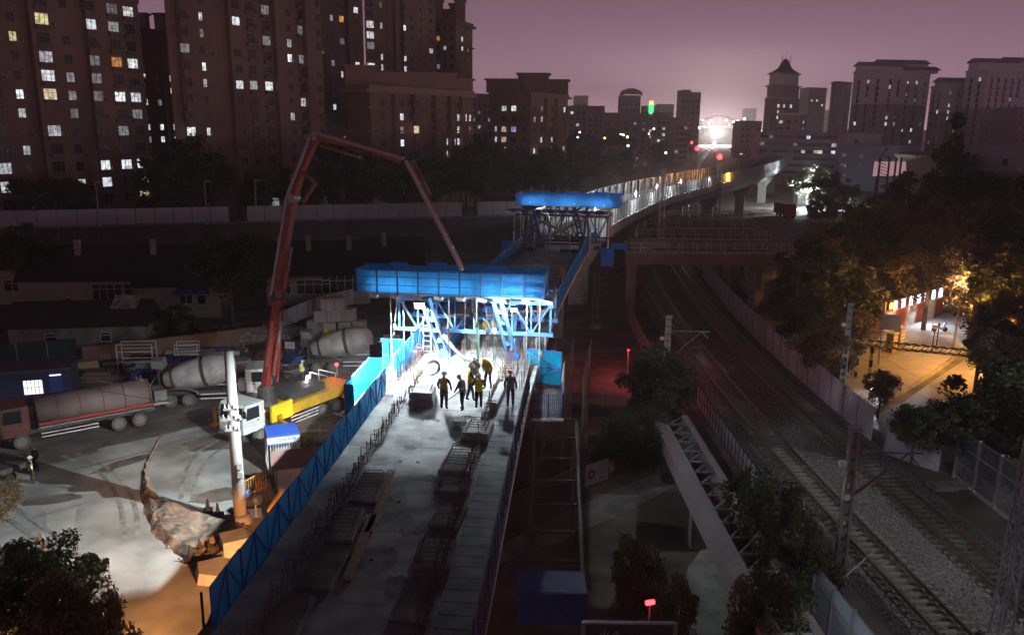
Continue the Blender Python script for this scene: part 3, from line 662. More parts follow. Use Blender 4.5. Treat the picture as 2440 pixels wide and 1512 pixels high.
# lower gallery girders right of the deck with a blue sheet at the near end
t = thing('lower_gallery', 'dark steel gallery under the right platform ending in a blue sheet', 'gallery', V2(1.6, 33))
for x in (.9, 3.1):
    mb = MB(); mb.bar((x-.3, 27.6, 4.6), (x+.35, 41, 6.6), .14, .5); mb.build('girder', M_DSTEEL, t)
for i in range(8):
    f = i/7; mb = MB(); mb.bar((.6+.65*f, 27.6+13.4*f, 4.7+2*f), (2.8+.65*f, 27.6+13.4*f, 4.7+2*f), .1); mb.build('cross_bar', M_DSTEEL, t)
MB().box((.3, 27.2, 3.7), (2.9, 27.25, 5.0)).build('end_sheet', M_DBLUE, t); MB().box((.3, 27.3, 4.95), (2.9, 28.8, 5.0)).build('top_sheet', M_DBLUE, t)
for x in (.5, 2.7): MB().bar((x, 27.5, -.03), (x, 27.5, 4.6), .18).build('column', M_DSTEEL, t)
for x in (1.2, 3.3): MB().bar((x, 40, -.03), (x, 40, 6.3), .18).build('column', M_DSTEEL, t)
# ---- the finished ramp bridge beyond, with noise barriers
rb = thing('ramp_bridge', 'curved ramp bridge beyond the works with lit white noise barrier', 'bridge', bat(95, 0, 0))
M_ASPH = mat('asphalt', (.045, .045, .047), .85, col2=(.065, .064, .062), scale=.6, bump=.2, bscale=8)
Ys = [94+i*3 for i in range(125)]
sweep(MB(), [Y for Y in Ys if Y < 469], [(-4.3, 9.1), (4.3, 9.1), (4.3, 8.8), (2.2, 8.3), (1.8, 7.1), (-1.8, 7.1), (-2.2, 8.3), (-4.3, 8.8)]).build('deck', M_CONCD, rb)
sweep(MB(), [Y for Y in Ys if Y < 469], [(-3.9, 9.105), (3.9, 9.105)], False).build('carriageway', M_ASPH, rb)
M_BARP = mat('barrier_pane', (.46, .48, .47), .35, col2=(.58, .60, .58), scale=.25, alpha=.85, trans=.5)
M_BARB = mat('barrier_base', (.40, .40, .38), .7, col2=(.48, .48, .45), scale=.5)
for off, nm in ((4.15, 'r'), (-4.15, 'l')):
    Y = 96.; k = 0
    while Y < 455:
        st = 2.0 if Y < 230 else 4.0; dy = st*math.cos(bhead(Y)); a, b = bat(Y, off, 9.1), bat(Y+dy, off, 9.1); up = Vector((0,0,1)); d = (b-a).normalized(); n = Vector((d.y, -d.x, 0))*.03
        mb = MB(); mb.cur = 0
        if nm == 'r' or k % 2: mb.prism([a+d*.05+up*1.15, b-d*.05+up*1.15, b-d*.05+up*3.0, a+d*.05+up*3.0], n)
        mb.cur = 1; mb.prism([a, b, b+up*1.1, a+up*1.1], n*4)
        mb.cur = 2; mb.bar(a+n*5, a+n*5+up*3.15, .10); mb.bar(a+up*3.1, b+up*3.1, .08); mb.bar(a+up*2.1+n*2, b+up*2.1+n*2, .05)
        mb.build('barrier_panel', [M_BARP if nm == 'r' else MATS['clear_panel'], M_BARB if nm == 'r' else M_CONCD, M_STEEL], rb); Y += dy; k += 1
mb = MB(); p = bat(95.6, 4.3, 6.9); mb.tube(p, p+Vector((0,0,4.8)), .14, n=8); mb.build('end_post', M_WHITE, rb)
for Y in (100, 124, 150, 178, 207, 240, 275, 315, 360, 410):
    p = bat(Y, 0, 0); h = bhead(Y); mb = MB(); m4 = Matrix.Translation(p) @ Matrix.Rotation(h, 4, 'Z')
    if 110 < Y < 160: continue
    mb.prism([(-1.1, -.7, 0), (1.1, -.7, 0), (1.1, -.7, 4.6), (2.6, -.7, 7.08), (-2.6, -.7, 7.08), (-1.1, -.7, 4.6)], (0, 1.4, 0)); mb.xf(m4); mb.build('pier', M_PRE, rb)
# portal frames carrying the ramp over the tracks
M_PORT = mat('weathered_beam', (.17, .105, .085), .8, col2=(.23, .15, .13), scale=.5, bump=.2)
def portal(label, Y, x0, x1, zt=7.0, h=1.35):
    t = thing('portal_frame', label, 'portal frame', V2(x1, Y), 'portal frames over the tracks')
    mb = MB(); mb.box((x0, Y-.8, zt-h), (x1, Y+.8, zt)); mb.build('cross_beam', M_PORT, t)
    mb = MB(); mb.box((x0, Y-.95, zt+.002), (x1, Y+.95, zt+.12)); mb.build('ledge', M_PRE, t)  # paler concrete stands in for light on the ledge
    for yy in (Y-.9, Y+.9):
        n = int((x1-x0)/1.6)
        for i in range(n+1): x = x0+(x1-x0)*i/n; mb = MB(); mb.box((x-.04, yy-.04, zt+.12), (x+.04, yy+.04, zt+1.15)); mb.build('rail_post', M_WHITE, t)
        for z in (zt+.65, zt+1.15): mb = MB(); mb.box((x0, yy-.025, z+.002), (x1, yy+.025, z+.06)); mb.build('handrail', M_WHITE, t)  # white paint stands in for light falling on the railings
    for x in (x0+.8, x1-.9, x1-4.2): mb = MB(); mb.box((x-.6, Y-.6, -.03), (x+.6, Y+.6, zt-h)); mb.build('column', M_PORT, t)
portal('nearest dark portal beam with handrails crossing over both tracks', 97.5, 13.5, 33.6)
portal('second portal beam with handrails crossing over the tracks', 109, 16.5, 34.2)
portal('third portal beam with handrails crossing over the tracks', 121, 19.5, 36)
portal('farthest portal beam crossing the tracks below the curved ramp', 134, 22, 39)
mb = MB(); mb.obox((15.2, 97.5, 7.9), (2.4, 1.6, 1.5)); solo(mb, 'bearing_block', M_CONCD, 'concrete bearing block on the left end of the nearest portal beam', 'block', Vector((15.2, 97.5, 7.12)))
# ---- overhead line masts
def lattice(label, x, y, h, w=.62, base=0., Y=None, arm=None, group='lattice masts', w1=None, m=M_STEEL):
    p = Vector((x, y, base)); t = thing('lattice_mast', label, 'mast', p, group); w1 = w1 or w*.62
    def c(i, z): f = w+(w1-w)*z/h; return p+Vector(((-1, 1, 1, -1)[i]*f/2, (-1, -1, 1, 1)[i]*f/2, z))
    for i in range(4): MB().bar(c(i, -.03), c(i, h), .08).build('chord', m, t)
    n = max(6, int(h/.75)); mb = MB()
    for k in range(n):
        for i in range(4): a, b = (i, (i+1) % 4) if k % 2 else ((i+1) % 4, i); MB.bar(mb, c(a, h*k/n), c(b, h*(k+1)/n), .045)
    mb.build('lacing', m, t)
    mb = MB(); mb.obox(p+Vector((0,0,.15)), (w+.5, w+.5, .36)); mb.build('footing', M_CONC, t)
    if arm:
        mb = MB(); q = p+Vector((0,0,arm[1])); mb.tube(q, q+Vector((arm[0], 0, .1)), .035); mb.tube(q+Vector((0,0,-1.5)), q+Vector((arm[0]*.8, 0, .05)), .03); mb.build('cantilever', m, t)
    return t
lattice('lattice mast in front of the bend of the white noise barrier', *AY(1577,515,103).xy, 9.6, .75, 7.1-.1)
lattice('lattice mast beside the red signal at the far noise barrier', *AY(1712,460,150).xy, 12.3, .9, 3.)
for i, (x, y, h) in enumerate(((1690,655,8.), (1727,712,8.5), (1785,765,9.), (1665,640,7.5))):
    p = G(x, y+0); lattice(('lattice mast below the portal beam, middle one', 'lattice mast below the portal beam, tall one by the wall', 'nearest lattice mast before the portal beam right of the tracks', 'small lattice mast farthest below the portal beam')[i], p.x, p.y, min(h, 5.5) if i in (0, 3) else h*.66, .7)
lattice('tall lattice mast cut by the bottom right frame edge', *G(2380,1530).xy, 9.6, .62, arm=(2.2, 6.2))
lattice('dim lattice mast left of the tracks under the ramp', 9.2, 88, 6.0, .7, m=M_DSTEEL)
def hole_mast(label, p, h, arm=True, dark=False):
    t = thing('perforated_mast', label, 'mast', p, 'concrete catenary masts'); w0, w1 = .62, .42; n = 12; m = M_CONCD if dark else M_CONC
    for s in (-1, 1):                          # two side ribs with bridges between: the openings are real
        mb = MB(); mb.prism([p+Vector((s*w0/2, -.14, -.03)), p+Vector((s*w0*.27, -.14, -.03)), p+Vector((s*w1*.27, -.12, h)), p+Vector((s*w1/2, -.12, h))], (0, .28, 0)); mb.build('rib', m, t)
    for k in range(n):
        z0 = h*k/n; z1 = z0+h/n*(.45 if k < n*.6 else .8); f0 = w0+(w1-w0)*z0/h
        mb = MB(); mb.box((p.x-f0*.272, p.y-.10, p.z+z0), (p.x+f0*.272, p.y+.10, p.z+z1)); mb.build('web', m, t)
    mb = MB(); mb.obox(p+Vector((0,0,h+.12)), (w1+.1, .4, .24)); mb.build('cap', m, t)
    if arm:
        a = p+Vector((.2, -.1, h-1.0)); b = a+Vector((3.1, 0, -.05)); c = p+Vector((.25, -.1, h-3.2))
        for q, r, w in ((a, b, .045), (c, a+Vector((2.5, 0, 0)), .045), (a+Vector((1.1, 0, 0)), a+Vector((1.2, 0, -1.1)), .02), (a+Vector((2.4, 0, 0)), b+Vector((-.1, 0, -.6)), .03), (a+Vector((1.6, 0, -1.35)), b+Vector((-.1, 0, -1.1)), .03)):
            MB().tube(q, r, w).build('cantilever', M_STEEL if not dark else M_DSTEEL, t)
        for q, d in ((a, (b-a)), (c, (a+Vector((2.5, 0, 0))-c))): d = d.normalized(); MB().tube(q+d*.15, q+d*.65, .09, n=8).build('insulator', M_RUST, t)
        mb = MB(); mb.obox(p+Vector((-.45, -.1, h-1.6)), (.3, .25, .25)); mb.build('junction_box', M_WHITE, t)
    return t
hm = AY(1590,830,62); hole_mast('pale perforated concrete mast with cantilever arm left of the tracks', V2(12.3, 62.5), 7.2)
hole_mast('dark concrete mast with cantilever arm standing between the tracks and the bushes', V2(16.35, 36.6), 7.9, dark=True)
mb = MB(); mb.lathe([(.17, 0), (.17, .02)], 12, Matrix.Translation((16.25, 36.42, 4.6)) @ Matrix.Rotation(R(90), 4, 'X')); solo(mb, 'number_disc', M_WHITE, 'round white number disc on the dark concrete mast', 'disc', Vector((16.25, 36.44, 4.4)))
hole_mast('dim perforated mast right of the tracks in front of the street trees', V2(27.9, 66), 7.6, dark=True)
# catenary wires
t = thing('catenary', 'thin overhead line wires running above the tracks', 'overhead wires', V2(19, 40))
for off, z in ((0, 6.2), (0, 7.1), (4.95, 6.2), (4.95, 7.1)):
    MB().path([Vector((tx(y)+off+1.1, y, z)) for y in range(20, 100, 4)], .008, 4).build('wire', M_DSTEEL, t)
# ---- steel girder lying beside the line, bottom centre right
t = thing('steel_girder', 'long pale steel box girder with lattice bracing beside the railway', 'girder', V2(9.8, 40))
def gx(y, o): return 9.55-(y-40)*.012+o
mb = MB(); mb.prism([(gx(24,0),24,3.0),(gx(24,.85),24,3.0),(gx(52,.85),52,3.0),(gx(52,0),52,3.0)], (0,0,-1.0)); mb.build('main_box', mat('pale_girder', (.26, .235, .24), .7, col2=(.33, .30, .30), scale=.5), t)
mb = MB(); mb.prism([(gx(24,2.05),24,3.0),(gx(24,2.45),24,3.0),(gx(52,2.45),52,3.0),(gx(52,2.05),52,3.0)], (0,0,-.9)); mb.build('side_box', MATS['pale_girder'], t)
for k in range(18):
    y = 25+k*1.5; MB().bar((gx(y,.85), y, 2.9), (gx(y,2.05), y, 2.9), .09).build('cross_bar', M_STEEL, t)
    MB().bar((gx(y,.85), y, 2.86), (gx(y+1.5,2.05), y+1.5, 2.86), .07).build('brace', M_STEEL, t)
for y in (27, 40, 50): MB().box((gx(y,.1), y-.4, -.03), (gx(y,2.4), y+.4, 2.05)).build('support', M_CONCD, t)
# wall strip lit orange behind it
mb = MB(); mb.prism([(12.3, 57, -.02), (13.0, 57, -.02), (13.2, 43, -.02), (12.5, 43, -.02)], (0,0,.35)); solo(mb, 'drain_kerb', M_CONC, 'narrow pale kerb strip between the girder and the paned fence', 'kerb', V2(12.7, 50))
# red-lit hoarding left of the tracks under the deck
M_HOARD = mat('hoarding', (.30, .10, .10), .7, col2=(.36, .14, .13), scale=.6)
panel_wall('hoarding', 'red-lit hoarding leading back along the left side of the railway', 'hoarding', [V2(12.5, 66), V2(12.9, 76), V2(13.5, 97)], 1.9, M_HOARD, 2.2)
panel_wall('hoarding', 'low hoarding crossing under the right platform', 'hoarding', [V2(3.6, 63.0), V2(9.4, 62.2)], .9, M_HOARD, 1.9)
# notice fence below
t = thing('site_fence', 'dark green bar fence with pale notice board below the bridge', 'fence', V2(3.5, 37))
fp = [G(1225,1240), G(1320,1195), G(1460,1140), G(1590,1095)]
rs = resample(fp, .16)
mb = MB()
for p in rs: mb.bar(p, p+Vector((0,0,1.7)), .022)
mb.build('bars', M_DSTEEL, t, 'stuff')
for z in (.2, .95, 1.65):
    MB().path([p+Vector((0,0,z)) for p in fp], .028, 4).build('rail', M_DSTEEL, t)
a, b = G(1395,1205), G(1445,1186)
for nm, f0, f1, z0, z1 in (('notice_board', (1392,1170), (1447,1150), .35, 1.75), ('notice_board', (1449,1150), (1460,1146), .75, 1.55)):
    p, q = G(*f0), G(*f1); d = Vector((.02, -.08, 0)); mb = MB(); mb.prism([p+d+Vector((0,0,z0)), q+d+Vector((0,0,z0)), q+d+Vector((0,0,z1)), p+d+Vector((0,0,z1))], (.01, -.03, 0)); bo = mb.build(nm, M_WHITE, t)
    m4 = Matrix.Translation(p.lerp(q, .25)+d*1.6+Vector((0,0,(z0+z1)/2))) @ Matrix.Rotation(math.atan2((q-p).y, (q-p).x), 4, 'Z') @ Matrix.Rotation(R(90), 4, 'X')
    if z0 < .5: mb = MB(); mb.lathe([(.3, 0), (.3, .01)], 14, m4); mb.build('emblem', M_RED, bo); mb = MB(); mb.lathe([(.15, .011), (.15, .016)], 10, m4); mb.build('emblem_core', M_WHITE, bo)
# pavement under it
mb = MB(); pv = [G(x, y, .004) for x, y in ((1190,1300),(1330,1225),(1480,1160),(1640,1095),(1660,1130),(1500,1215),(1330,1290),(1185,1345))]
mb.add(pv, [tuple(range(len(pv)))]); struct(mb, 'pavement', M_CONCD)
mb = MB(); pv = [G(x, y, .004) for x, y in ((1700,1270),(1790,1400),(1760,1512),(1600,1512),(1640,1350))]
mb.add(pv, [tuple(range(len(pv)))]); struct(mb, 'pavement', M_CONC)
t = thing('notice_sign', 'framed warning board standing at the bottom edge below the bridge', 'sign', G(1495,1560))
p, q = AY(1390,1480,24.5), AY(1610,1475,24.5); q.z = p.z
MB().prism([p, q, q-Vector((0,0,1.6)), p-Vector((0,0,1.6))], (0, .05, 0)).build('board', M_DSTEEL, t)
for a, b in ((p, q), (p, p-Vector((0,0,1.6))), (q, q-Vector((0,0,1.6)))): MB().bar(a+Vector((0,-.03,0)), b+Vector((0,-.03,0)), .14, .06).build('frame', M_STEEL, t)
for e in (p, q): MB().bar(Vector((e.x, e.y+.06, -.03)), e, .1).build('post', M_STEEL, t)
SIGN_AT = (t, p, q)
# ================================================================= vehicles and site equipment (local: x forward, y left, z up)
RX = Matrix.Rotation(R(90), 4, 'X')
def wheel(t, x, y, r=.52, w=.34, m=M_BLACK):
    mb = MB(); mb.smooth = False; mb.lathe([(r*.62, -w/2), (r*.96, -w/2), (r, -w/3), (r, w/3), (r*.96, w/2), (r*.62, w/2)], 18, Matrix.Translation((x, y, r)) @ RX, cap=False)
    wh = mb.build('wheel', mat('dusty_tyre', (.07, .063, .055), .95, col2=(.13, .115, .10), scale=5), t)
    mb = MB(); mb.lathe([(r*.62, -w*.35), (r*.3, -w*.1), (r*.3, w*.1), (r*.62, w*.35)], 14, Matrix.Translation((x, y, r)) @ RX); mb.build('rim', mat('dusty_rim', (.18, .165, .15), .8), wh)
def cab(t, x0, x1, w, z0, z1, m, glass=M_GLASS):
    h = z1-z0; mb = MB(); hw = w/2
    mb.prism([(x0, -hw, z0), (x1, -hw, z0), (x1, -hw, z0+h*.45), (x1-.18, -hw, z1-.12), (x1-.4, -hw, z1), (x0, -hw, z1)], (0, w, 0)); c = mb.build('cab', m, t)
    mb = MB(); mb.prism([(x1+.005, -hw+.12, z0+h*.48), (x1+.005, hw-.12, z0+h*.48), (x1-.165, hw-.15, z1-.16), (x1-.165, -hw+.15, z1-.16)], (.02, 0, .004)); mb.build('windscreen', glass, c)
    for s in (-1, 1):
        mb = MB(); y = s*(hw+.004); mb.prism([(x0+.45, y, z0+h*.47), (x1-.3, y, z0+h*.47), (x1-.42, y, z1-.22), (x0+.45, y, z1-.22)], (0, s*.012, 0)); mb.build('side_window', glass, c)
        mb = MB(); mb.obox((x1-.05, s*(hw+.18), z1-.5), (.1, .22, .5)); mb.bar((x1-.2, s*(hw-.05), z1-.1), (x1-.05, s*(hw+.18), z1-.2), .04); mb.build('mirror', M_BLACK, c)
        mb = MB(); mb.box((x1+.001, s*hw*.72-.18, z0+.12), (x1+.03, s*hw*.72+.18, z0+.32)); mb.build('headlight', M_WHITE, c)
        mb = MB(); mb.box((x0+.5, s*(hw+.004), z0+h*.36), (x0+.68, s*(hw+.03), z0+h*.4)); mb.build('door_handle', M_BLACK, c)
    mb = MB(); mb.box((x1-.1, -hw, z0-.32), (x1+.08, hw, z0-.02)); mb.build('bumper', M_DSTEEL, c); return c
def mixer(label, pos, rz, cabm, lens):
    t = thing('mixer_truck', label, 'mixer truck', (0,0,0), 'concrete mixer trucks')
    MB().box((-4.2, -.45, .75), (4.0, .45, 1.05)).build('chassis', M_DSTEEL, t)
    for x in (3.3, -1.5, -2.9):
        for s in (-1, 1): wheel(t, x, s*1.05)
    cab(t, 2.9, 4.6, 2.4, .95, 2.9, cabm)
    m4 = Matrix.Translation((-.95, 0, 2.45)) @ Matrix.Rotation(R(102), 4, 'Y') @ Matrix.Rotation(R(180), 4, 'X')
    mb = MB(); mb.smooth = True
    m4 = Matrix.Translation((-.9, 0, 2.4)) @ Matrix.Rotation(R(-101), 4, 'Y')
    mb.lathe([(.55, -2.9), (.95, -2.6), (1.22, -1.5), (1.25, -.6), (1.12, .6), (.78, 1.9), (.6, 2.5), (.52, 2.6), (.4, 2.45)], 22, m4); mb.build('drum', mat('drum_white', (.26, .245, .225), .75, col2=(.50, .49, .47), scale=.8, detail=10, bump=.25), t)
    mb = MB(); mb.lathe([(1.27, -.75), (1.29, -.7), (1.29, -.5), (1.26, -.45)], 22, m4, cap=False); mb.lathe([(.86, 1.75), (.9, 1.8), (.88, 1.95)], 22, m4, cap=False); mb.build('drum_ring', M_DSTEEL, t)
    MB().prism([(-4.2, -.5, 3.0), (-3.3, -.7, 3.0), (-3.3, .7, 3.0), (-4.2, .5, 3.0)], (-.15, 0, .65)).build('hopper', M_STEEL, t)
    for s in (-.55, .55): MB().bar((-3.7, s, 1.0), (-3.75, s, 3.1), .12).build('rear_frame', M_DSTEEL, t)
    mb = MB(); mb.prism([(-3.9, -.3, 2.5), (-3.9, .3, 2.5), (-4.7, .55, 1.3), (-4.7, -.05, 1.3)], (0,0,.08)); mb.build('chute', M_STEEL, t)
    for s in (-1, 1):
        mb = MB(); pts = [(-2.2+math.cos(a)*1.45, s*1.05, .95+abs(math.sin(a))*.55) for a in [k*math.pi/8 for k in range(9)]]
        mb.add([(x, y-.2, z) for x, y, z in pts]+[(x, y+.2, z) for x, y, z in pts], [(i, i+1, i+10, i+9) for i in range(8)]); mb.build('mudguard', M_STEEL, t)
        for z in (.6, .95): MB().box((-.6, s*1.2-.02, z), (2.4, s*1.2+.02, z+.1)).build('side_guard', M_WHITE, t)
        MB().obox((-4.15, s*.9, 1.0), (.06, .3, .14)).build('tail_light', lens, t)
    MB().obox((2.5, -.6, 1.5), (.5, .7, .9)).build('water_tank', M_WHITE, t)
    return place(t, pos, rz)
M_TAILON = mat('tail_lamp_lit', (.4, .02, .02), .4, emit=(1, .08, .06), es=6)
M_TAILOFF = mat('tail_lamp', (.25, .02, .02), .4)
p = G(470,962); mixer('mixer truck with round white drum behind the leaning pole', V2(-24.0, 62.3), R(9), M_WHITE, M_TAILON)
mixer('mixer truck half hidden behind the cyan platform with red light below', V2(-14.6, 71.5), R(4), M_WHITE, M_TAILOFF)
# tanker
t = thing('tanker_truck', 'dusty pale tanker truck with red cab on the left of the yard', 'tanker truck')
MB().box((-4.6, -.45, .75), (4.8, .45, 1.05)).build('chassis', M_DSTEEL, t)
for x in (4.2, -1.9, -3.3):
    for s in (-1, 1): wheel(t, x, s*1.08)
M_CABR = mat('dusty_red_cab', (.10, .025, .02), .6, col2=(.13, .05, .04), scale=2); cab(t, 3.6, 5.5, 2.45, .95, 3.0, M_CABR)
prof = [(math.cos(a)*1.22, math.sin(a)*.98) for a in [k*2*math.pi/20 for k in range(20)]]
mb = MB(); mb.smooth = True; mb.prism([(-4.3, y, 2.15+z) for y, z in prof], (7.4, 0, 0)); mb.build('tank', mat('dusty_tank', (.16, .12, .108), .65, col2=(.22, .17, .155), scale=.8, detail=6), t)
for x in (-4.2, -2.5, -1.1, .4, 1.8, 3.0):
    mb = MB(); mb.prism([(x, y*1.015, 2.15+z*1.015) for y, z in prof], (.06, 0, 0)); mb.build('tank_band', M_CABR, t)
for s in (-1, 1):
    MB().box((-4.3, s*1.16-.06, 1.42), (3.1, s*1.16+.06, 1.62)).build('red_stripe', M_RED, t); MB().box((-4.3, s*1.1-.05, 1.22), (3.1, s*1.1+.05, 1.30)).build('side_rail', M_STEEL, t)
    for z in (.55, .8): MB().box((-.6, s*1.15-.02, z), (3., s*1.15+.02, z+.08)).build('side_guard', M_WHITE, t)
MB().box((-5.6, -1.0, 1.3), (-4.4, 1.0, 1.45)).build('rear_platform', M_STEEL, t); MB().obox((-5.0, 0, 1.9), (.9, 1.5, .8)).build('pump_housing', M_CONCD, t)
for k in (0, .3): mb = MB(); mb.path([(-3.6-k, -.3, 3.1), (-3.6-k, -.3, 3.35), (-3.6-k, 0, 3.5), (-3.6-k, .3, 3.35), (-3.6-k, .3, 3.1)], .03); mb.build('hatch_rail', M_STEEL, t)
place(t, V2(-30.6, 55.6), R(217))
# pump truck
PT = V2(-16.7, 57.3); PH = R(238)
t = thing('pump_truck', 'concrete pump truck with white cab and yellow body, red boom raised', 'pump truck', (0,0,0))
MB().box((-6.2, -.45, .8), (4.4, .45, 1.15)).build('chassis', M_DSTEEL, t)
for x in (3.4, 1.9, -2.6, -4.0):
    for s in (-1, 1): wheel(t, x, s*1.08, .54)
cab(t, 3.0, 4.9, 2.45, 1.0, 3.0, M_WHITE)
MB().box((-6.0, -1.2, 1.2), (.4, 1.2, 1.95)).build('body', M_YEL, t)
for s in (-1, 1):
    MB().box((.45, s*1.2-.1, 1.15), (2.4, s*1.2+.1, 2.35)).build('side_cabinet', mat('bright_yellow', (.75, .55, .02), .5), t)
    for z in (.55, .8, 1.05): MB().box((-2.2, s*1.22-.02, z-.1), (.6, s*1.22+.02, z-.02)).build('side_guard', M_WHITE, t)
    mb = MB(); mb.box((1.6, s*1.35-.15, .7), (1.95, s*1.35+.15, 1.6)); mb.bar((1.8, s*1.3, 1.2), (3.0, s*4.2, 1.25), .3, .34); mb.bar((3.0, s*4.2, 1.25), (3.0, s*4.2, .1), .16); mb.obox((3., s*4.2, .06), (.6, .6, .12)); mb.build('outrigger', M_YEL, t)
    mb = MB(); mb.bar((-4.8, s*1.2, 1.1), (-5.4, s*3.2, 1.1), .26); mb.bar((-5.4, s*3.2, 1.1), (-5.4, s*3.2, .1), .14); mb.obox((-5.4, s*3.2, .06), (.5, .5, .12)); mb.build('outrigger', M_YEL, t)
mb = MB(); mb.lathe([(.75, 1.95), (.8, 2.2), (.6, 2.5), (.6, 3.3), (.45, 3.5)], 14, Matrix.Translation((1.7, 0, 0))); mb.build('turret', M_DSTEEL, t)
mb = MB(); mb.prism([(-6.9, -.8, 1.1), (-6.1, -.8, 1.1), (-6.0, -.95, 2.0), (-7.2, -.95, 2.0)], (0, 1.75, 0)); mb.build('receiving_hopper', M_DSTEEL, t)
MB().obox((-1.5, 0, 2.3), (3.6, 1.6, .6)).build('water_box', M_DSTEEL, t)
for x in (-3.5, -4.4): mb = MB(); mb.bar((x, -.9, 1.95), (x, -.9, 3.0), .05); mb.bar((x, .9, 1.95), (x, .9, 3.0), .05); mb.bar((x, -.9, 3.0), (x, .9, 3.0), .05); mb.build('guard_rail', M_STEEL, t)
mb = MB(); mb.ball((.9, -1.36, 1.05), .12); bl = mb.build('marker_lamp', mat('amber_lamp', (.6, .2, .02), .4, emit=(1., .28, .03), es=30), t)
place(t, PT, PH)
pm4 = Matrix.Translation(PT) @ Matrix.Rotation(PH, 4, 'Z')
# boom in its upright plane, from the turret to the tarpaulin box
tb = pm4 @ Vector((1.7, 0, 3.4)); tip = TM @ Vector((-.35, -2.0, 5.4)); bd = (tip-tb); bd.z = 0; bd.normalize()
N_ = [AV(x, y, tb, bd) for x, y in ((620, 935), (661, 706), (700, 470), (724, 392), (757, 325), (972, 388), (1106, 645))]
N_[0] = tb
bt = thing('pump_boom', 'long red folding concrete boom arching from the pump truck to the tarpaulin box', 'boom', tb)
side = Vector((bd.y, -bd.x, 0))
def boomsec(a, b, w0, h0, w1, h1, m, nm='boom_section', off=0.):
    d = (b-a).normalized(); u = side.cross(d).normalized(); vs = []
    for c, w, h in ((a, w0, h0), (b, w1, h1)): c = c+side*off; vs += [c-side*w/2-u*h/2, c+side*w/2-u*h/2, c+side*w/2+u*h/2, c-side*w/2+u*h/2]
    return MB().add(vs, [(3,2,1,0),(4,5,6,7),(0,1,5,4),(1,2,6,5),(2,3,7,6),(3,0,4,7)]).build(nm, m, bt)
boomsec(N_[0], N_[1], .44, .60, .38, .48, M_RED)
mb = MB(); f = N_[0].lerp(N_[1], .25); g = N_[0].lerp(N_[1], .75); mb.prism([f+side*.26+Vector((0,0,-.1)), g+side*.23, g+side*.23+bd*.3, f+side*.26+bd*.34], side*.02); mb.build('cover_plate', mat('pale_red', (.55, .16, .14), .5), bt)
boomsec(N_[1]+side*.1, N_[2], .4, .62, .36, .48, M_ORED, off=.0); boomsec(N_[2], N_[3], .36, .46, .32, .42, M_ORED); boomsec(N_[3], N_[4], .34, .44, .3, .38, M_ORED)
NM_ = N_[4].lerp(N_[5], .5)+Vector((0,0,.22)); boomsec(N_[4], NM_, .30, .46, .28, .40, M_ORED); boomsec(NM_, N_[5], .28, .40, .25, .30, M_ORED); boomsec(N_[5], N_[6], .24, .28, .17, .18, M_ORED)
for i in (1, 2, 4, 5):
    mb = MB(); m4 = Matrix.Translation(N_[i]) @ (Vector((0,0,1)).rotation_difference(side).to_matrix().to_4x4()); mb.lathe([(.33 if i < 3 else .27, -.30), (.33 if i < 3 else .27, .30)], 12, m4); mb.build('knuckle', M_DSTEEL if i % 2 else M_STEEL, bt)
def cyl(a, b, f0, f1, o, r=.11):             # hydraulic ram beside a section
    d = (b-a).normalized(); u = side.cross(d).normalized()*o; p, q = a.lerp(b, f0)+u, a.lerp(b, f1)+u
    MB().tube(p, p.lerp(q, .6), r, n=8).build('ram_cylinder', M_ORED, bt); MB().tube(p.lerp(q, .55), q, r*.55, n=8).build('ram_rod', M_STEEL, bt)
cyl(N_[0], N_[1], .2, .8, -.75, .15); cyl(N_[1], N_[2], .1, .55, -.65, .13); cyl(N_[4], N_[5], .05, .5, -.5); cyl(N_[5], N_[6], .05, .35, .4, .08)
for a, b, o in ((N_[1], N_[2], .45), (N_[2], N_[4], .42), (N_[4], N_[5], .42), (N_[5], N_[6], .34)):   # delivery pipe
    d = (b-a).normalized(); u = side.cross(d).normalized()
    MB().tube(a+side*.33+u*o*.6, b+side*.33+u*o*.6, .10, n=8).build('delivery_pipe', mat('pipe_pale', (.40, .33, .30), .6), bt)
    for f in (.2, .5, .8): q = a.lerp(b, f); MB().bar(q+u*.1, q+side*.42+u*o*.7, .09).build('pipe_clamp', M_STEEL, bt)
# linkage triangle on the middle knuckle
K0, K1, K2 = AV(714, 402, tb, bd), AV(752, 437, tb, bd), AV(722, 482, tb, bd)
for a, b in ((K0, K1), (K1, K2)): MB().bar(a, b, .2, .16).build('linkage', M_ORED, bt)
boomsec(AV(725,395,tb,bd), AV(700,430,tb,bd), .5, .3, .5, .3, M_ORED, 'knuckle_plate')
MB().bar(AV(665,700,tb,bd)+side*-.4, AV(632,905,tb,bd)+side*-.4+bd*.9, .10).build('riser_pipe', M_RED, bt)
# end hose and the green standpipe
hz = thing('end_hose', 'dark rubber hose and green standpipe hanging from the boom tip among the workers', 'hose', TM @ Vector((.5, -2.2, 0)))
e1 = TM @ Vector((.35, -2.5, 3.3)); e2 = TM @ Vector((.55, -2.3, 2.6)); fl = G(1138, 890, 9.1)
MB().path(cat_rom([N_[6], N_[6]+Vector((.3, .1, -1.2)), e1, e2, Vector((fl.x, fl.y, 11.6))], .2), .09, 8).build('hose', M_BLACK, hz)
MB().tube(Vector((fl.x, fl.y, 11.6)), fl, .085, n=10).build('standpipe', mat('green_pipe', (.10, .19, .15), .5, col2=(.14, .25, .2), scale=3), hz)
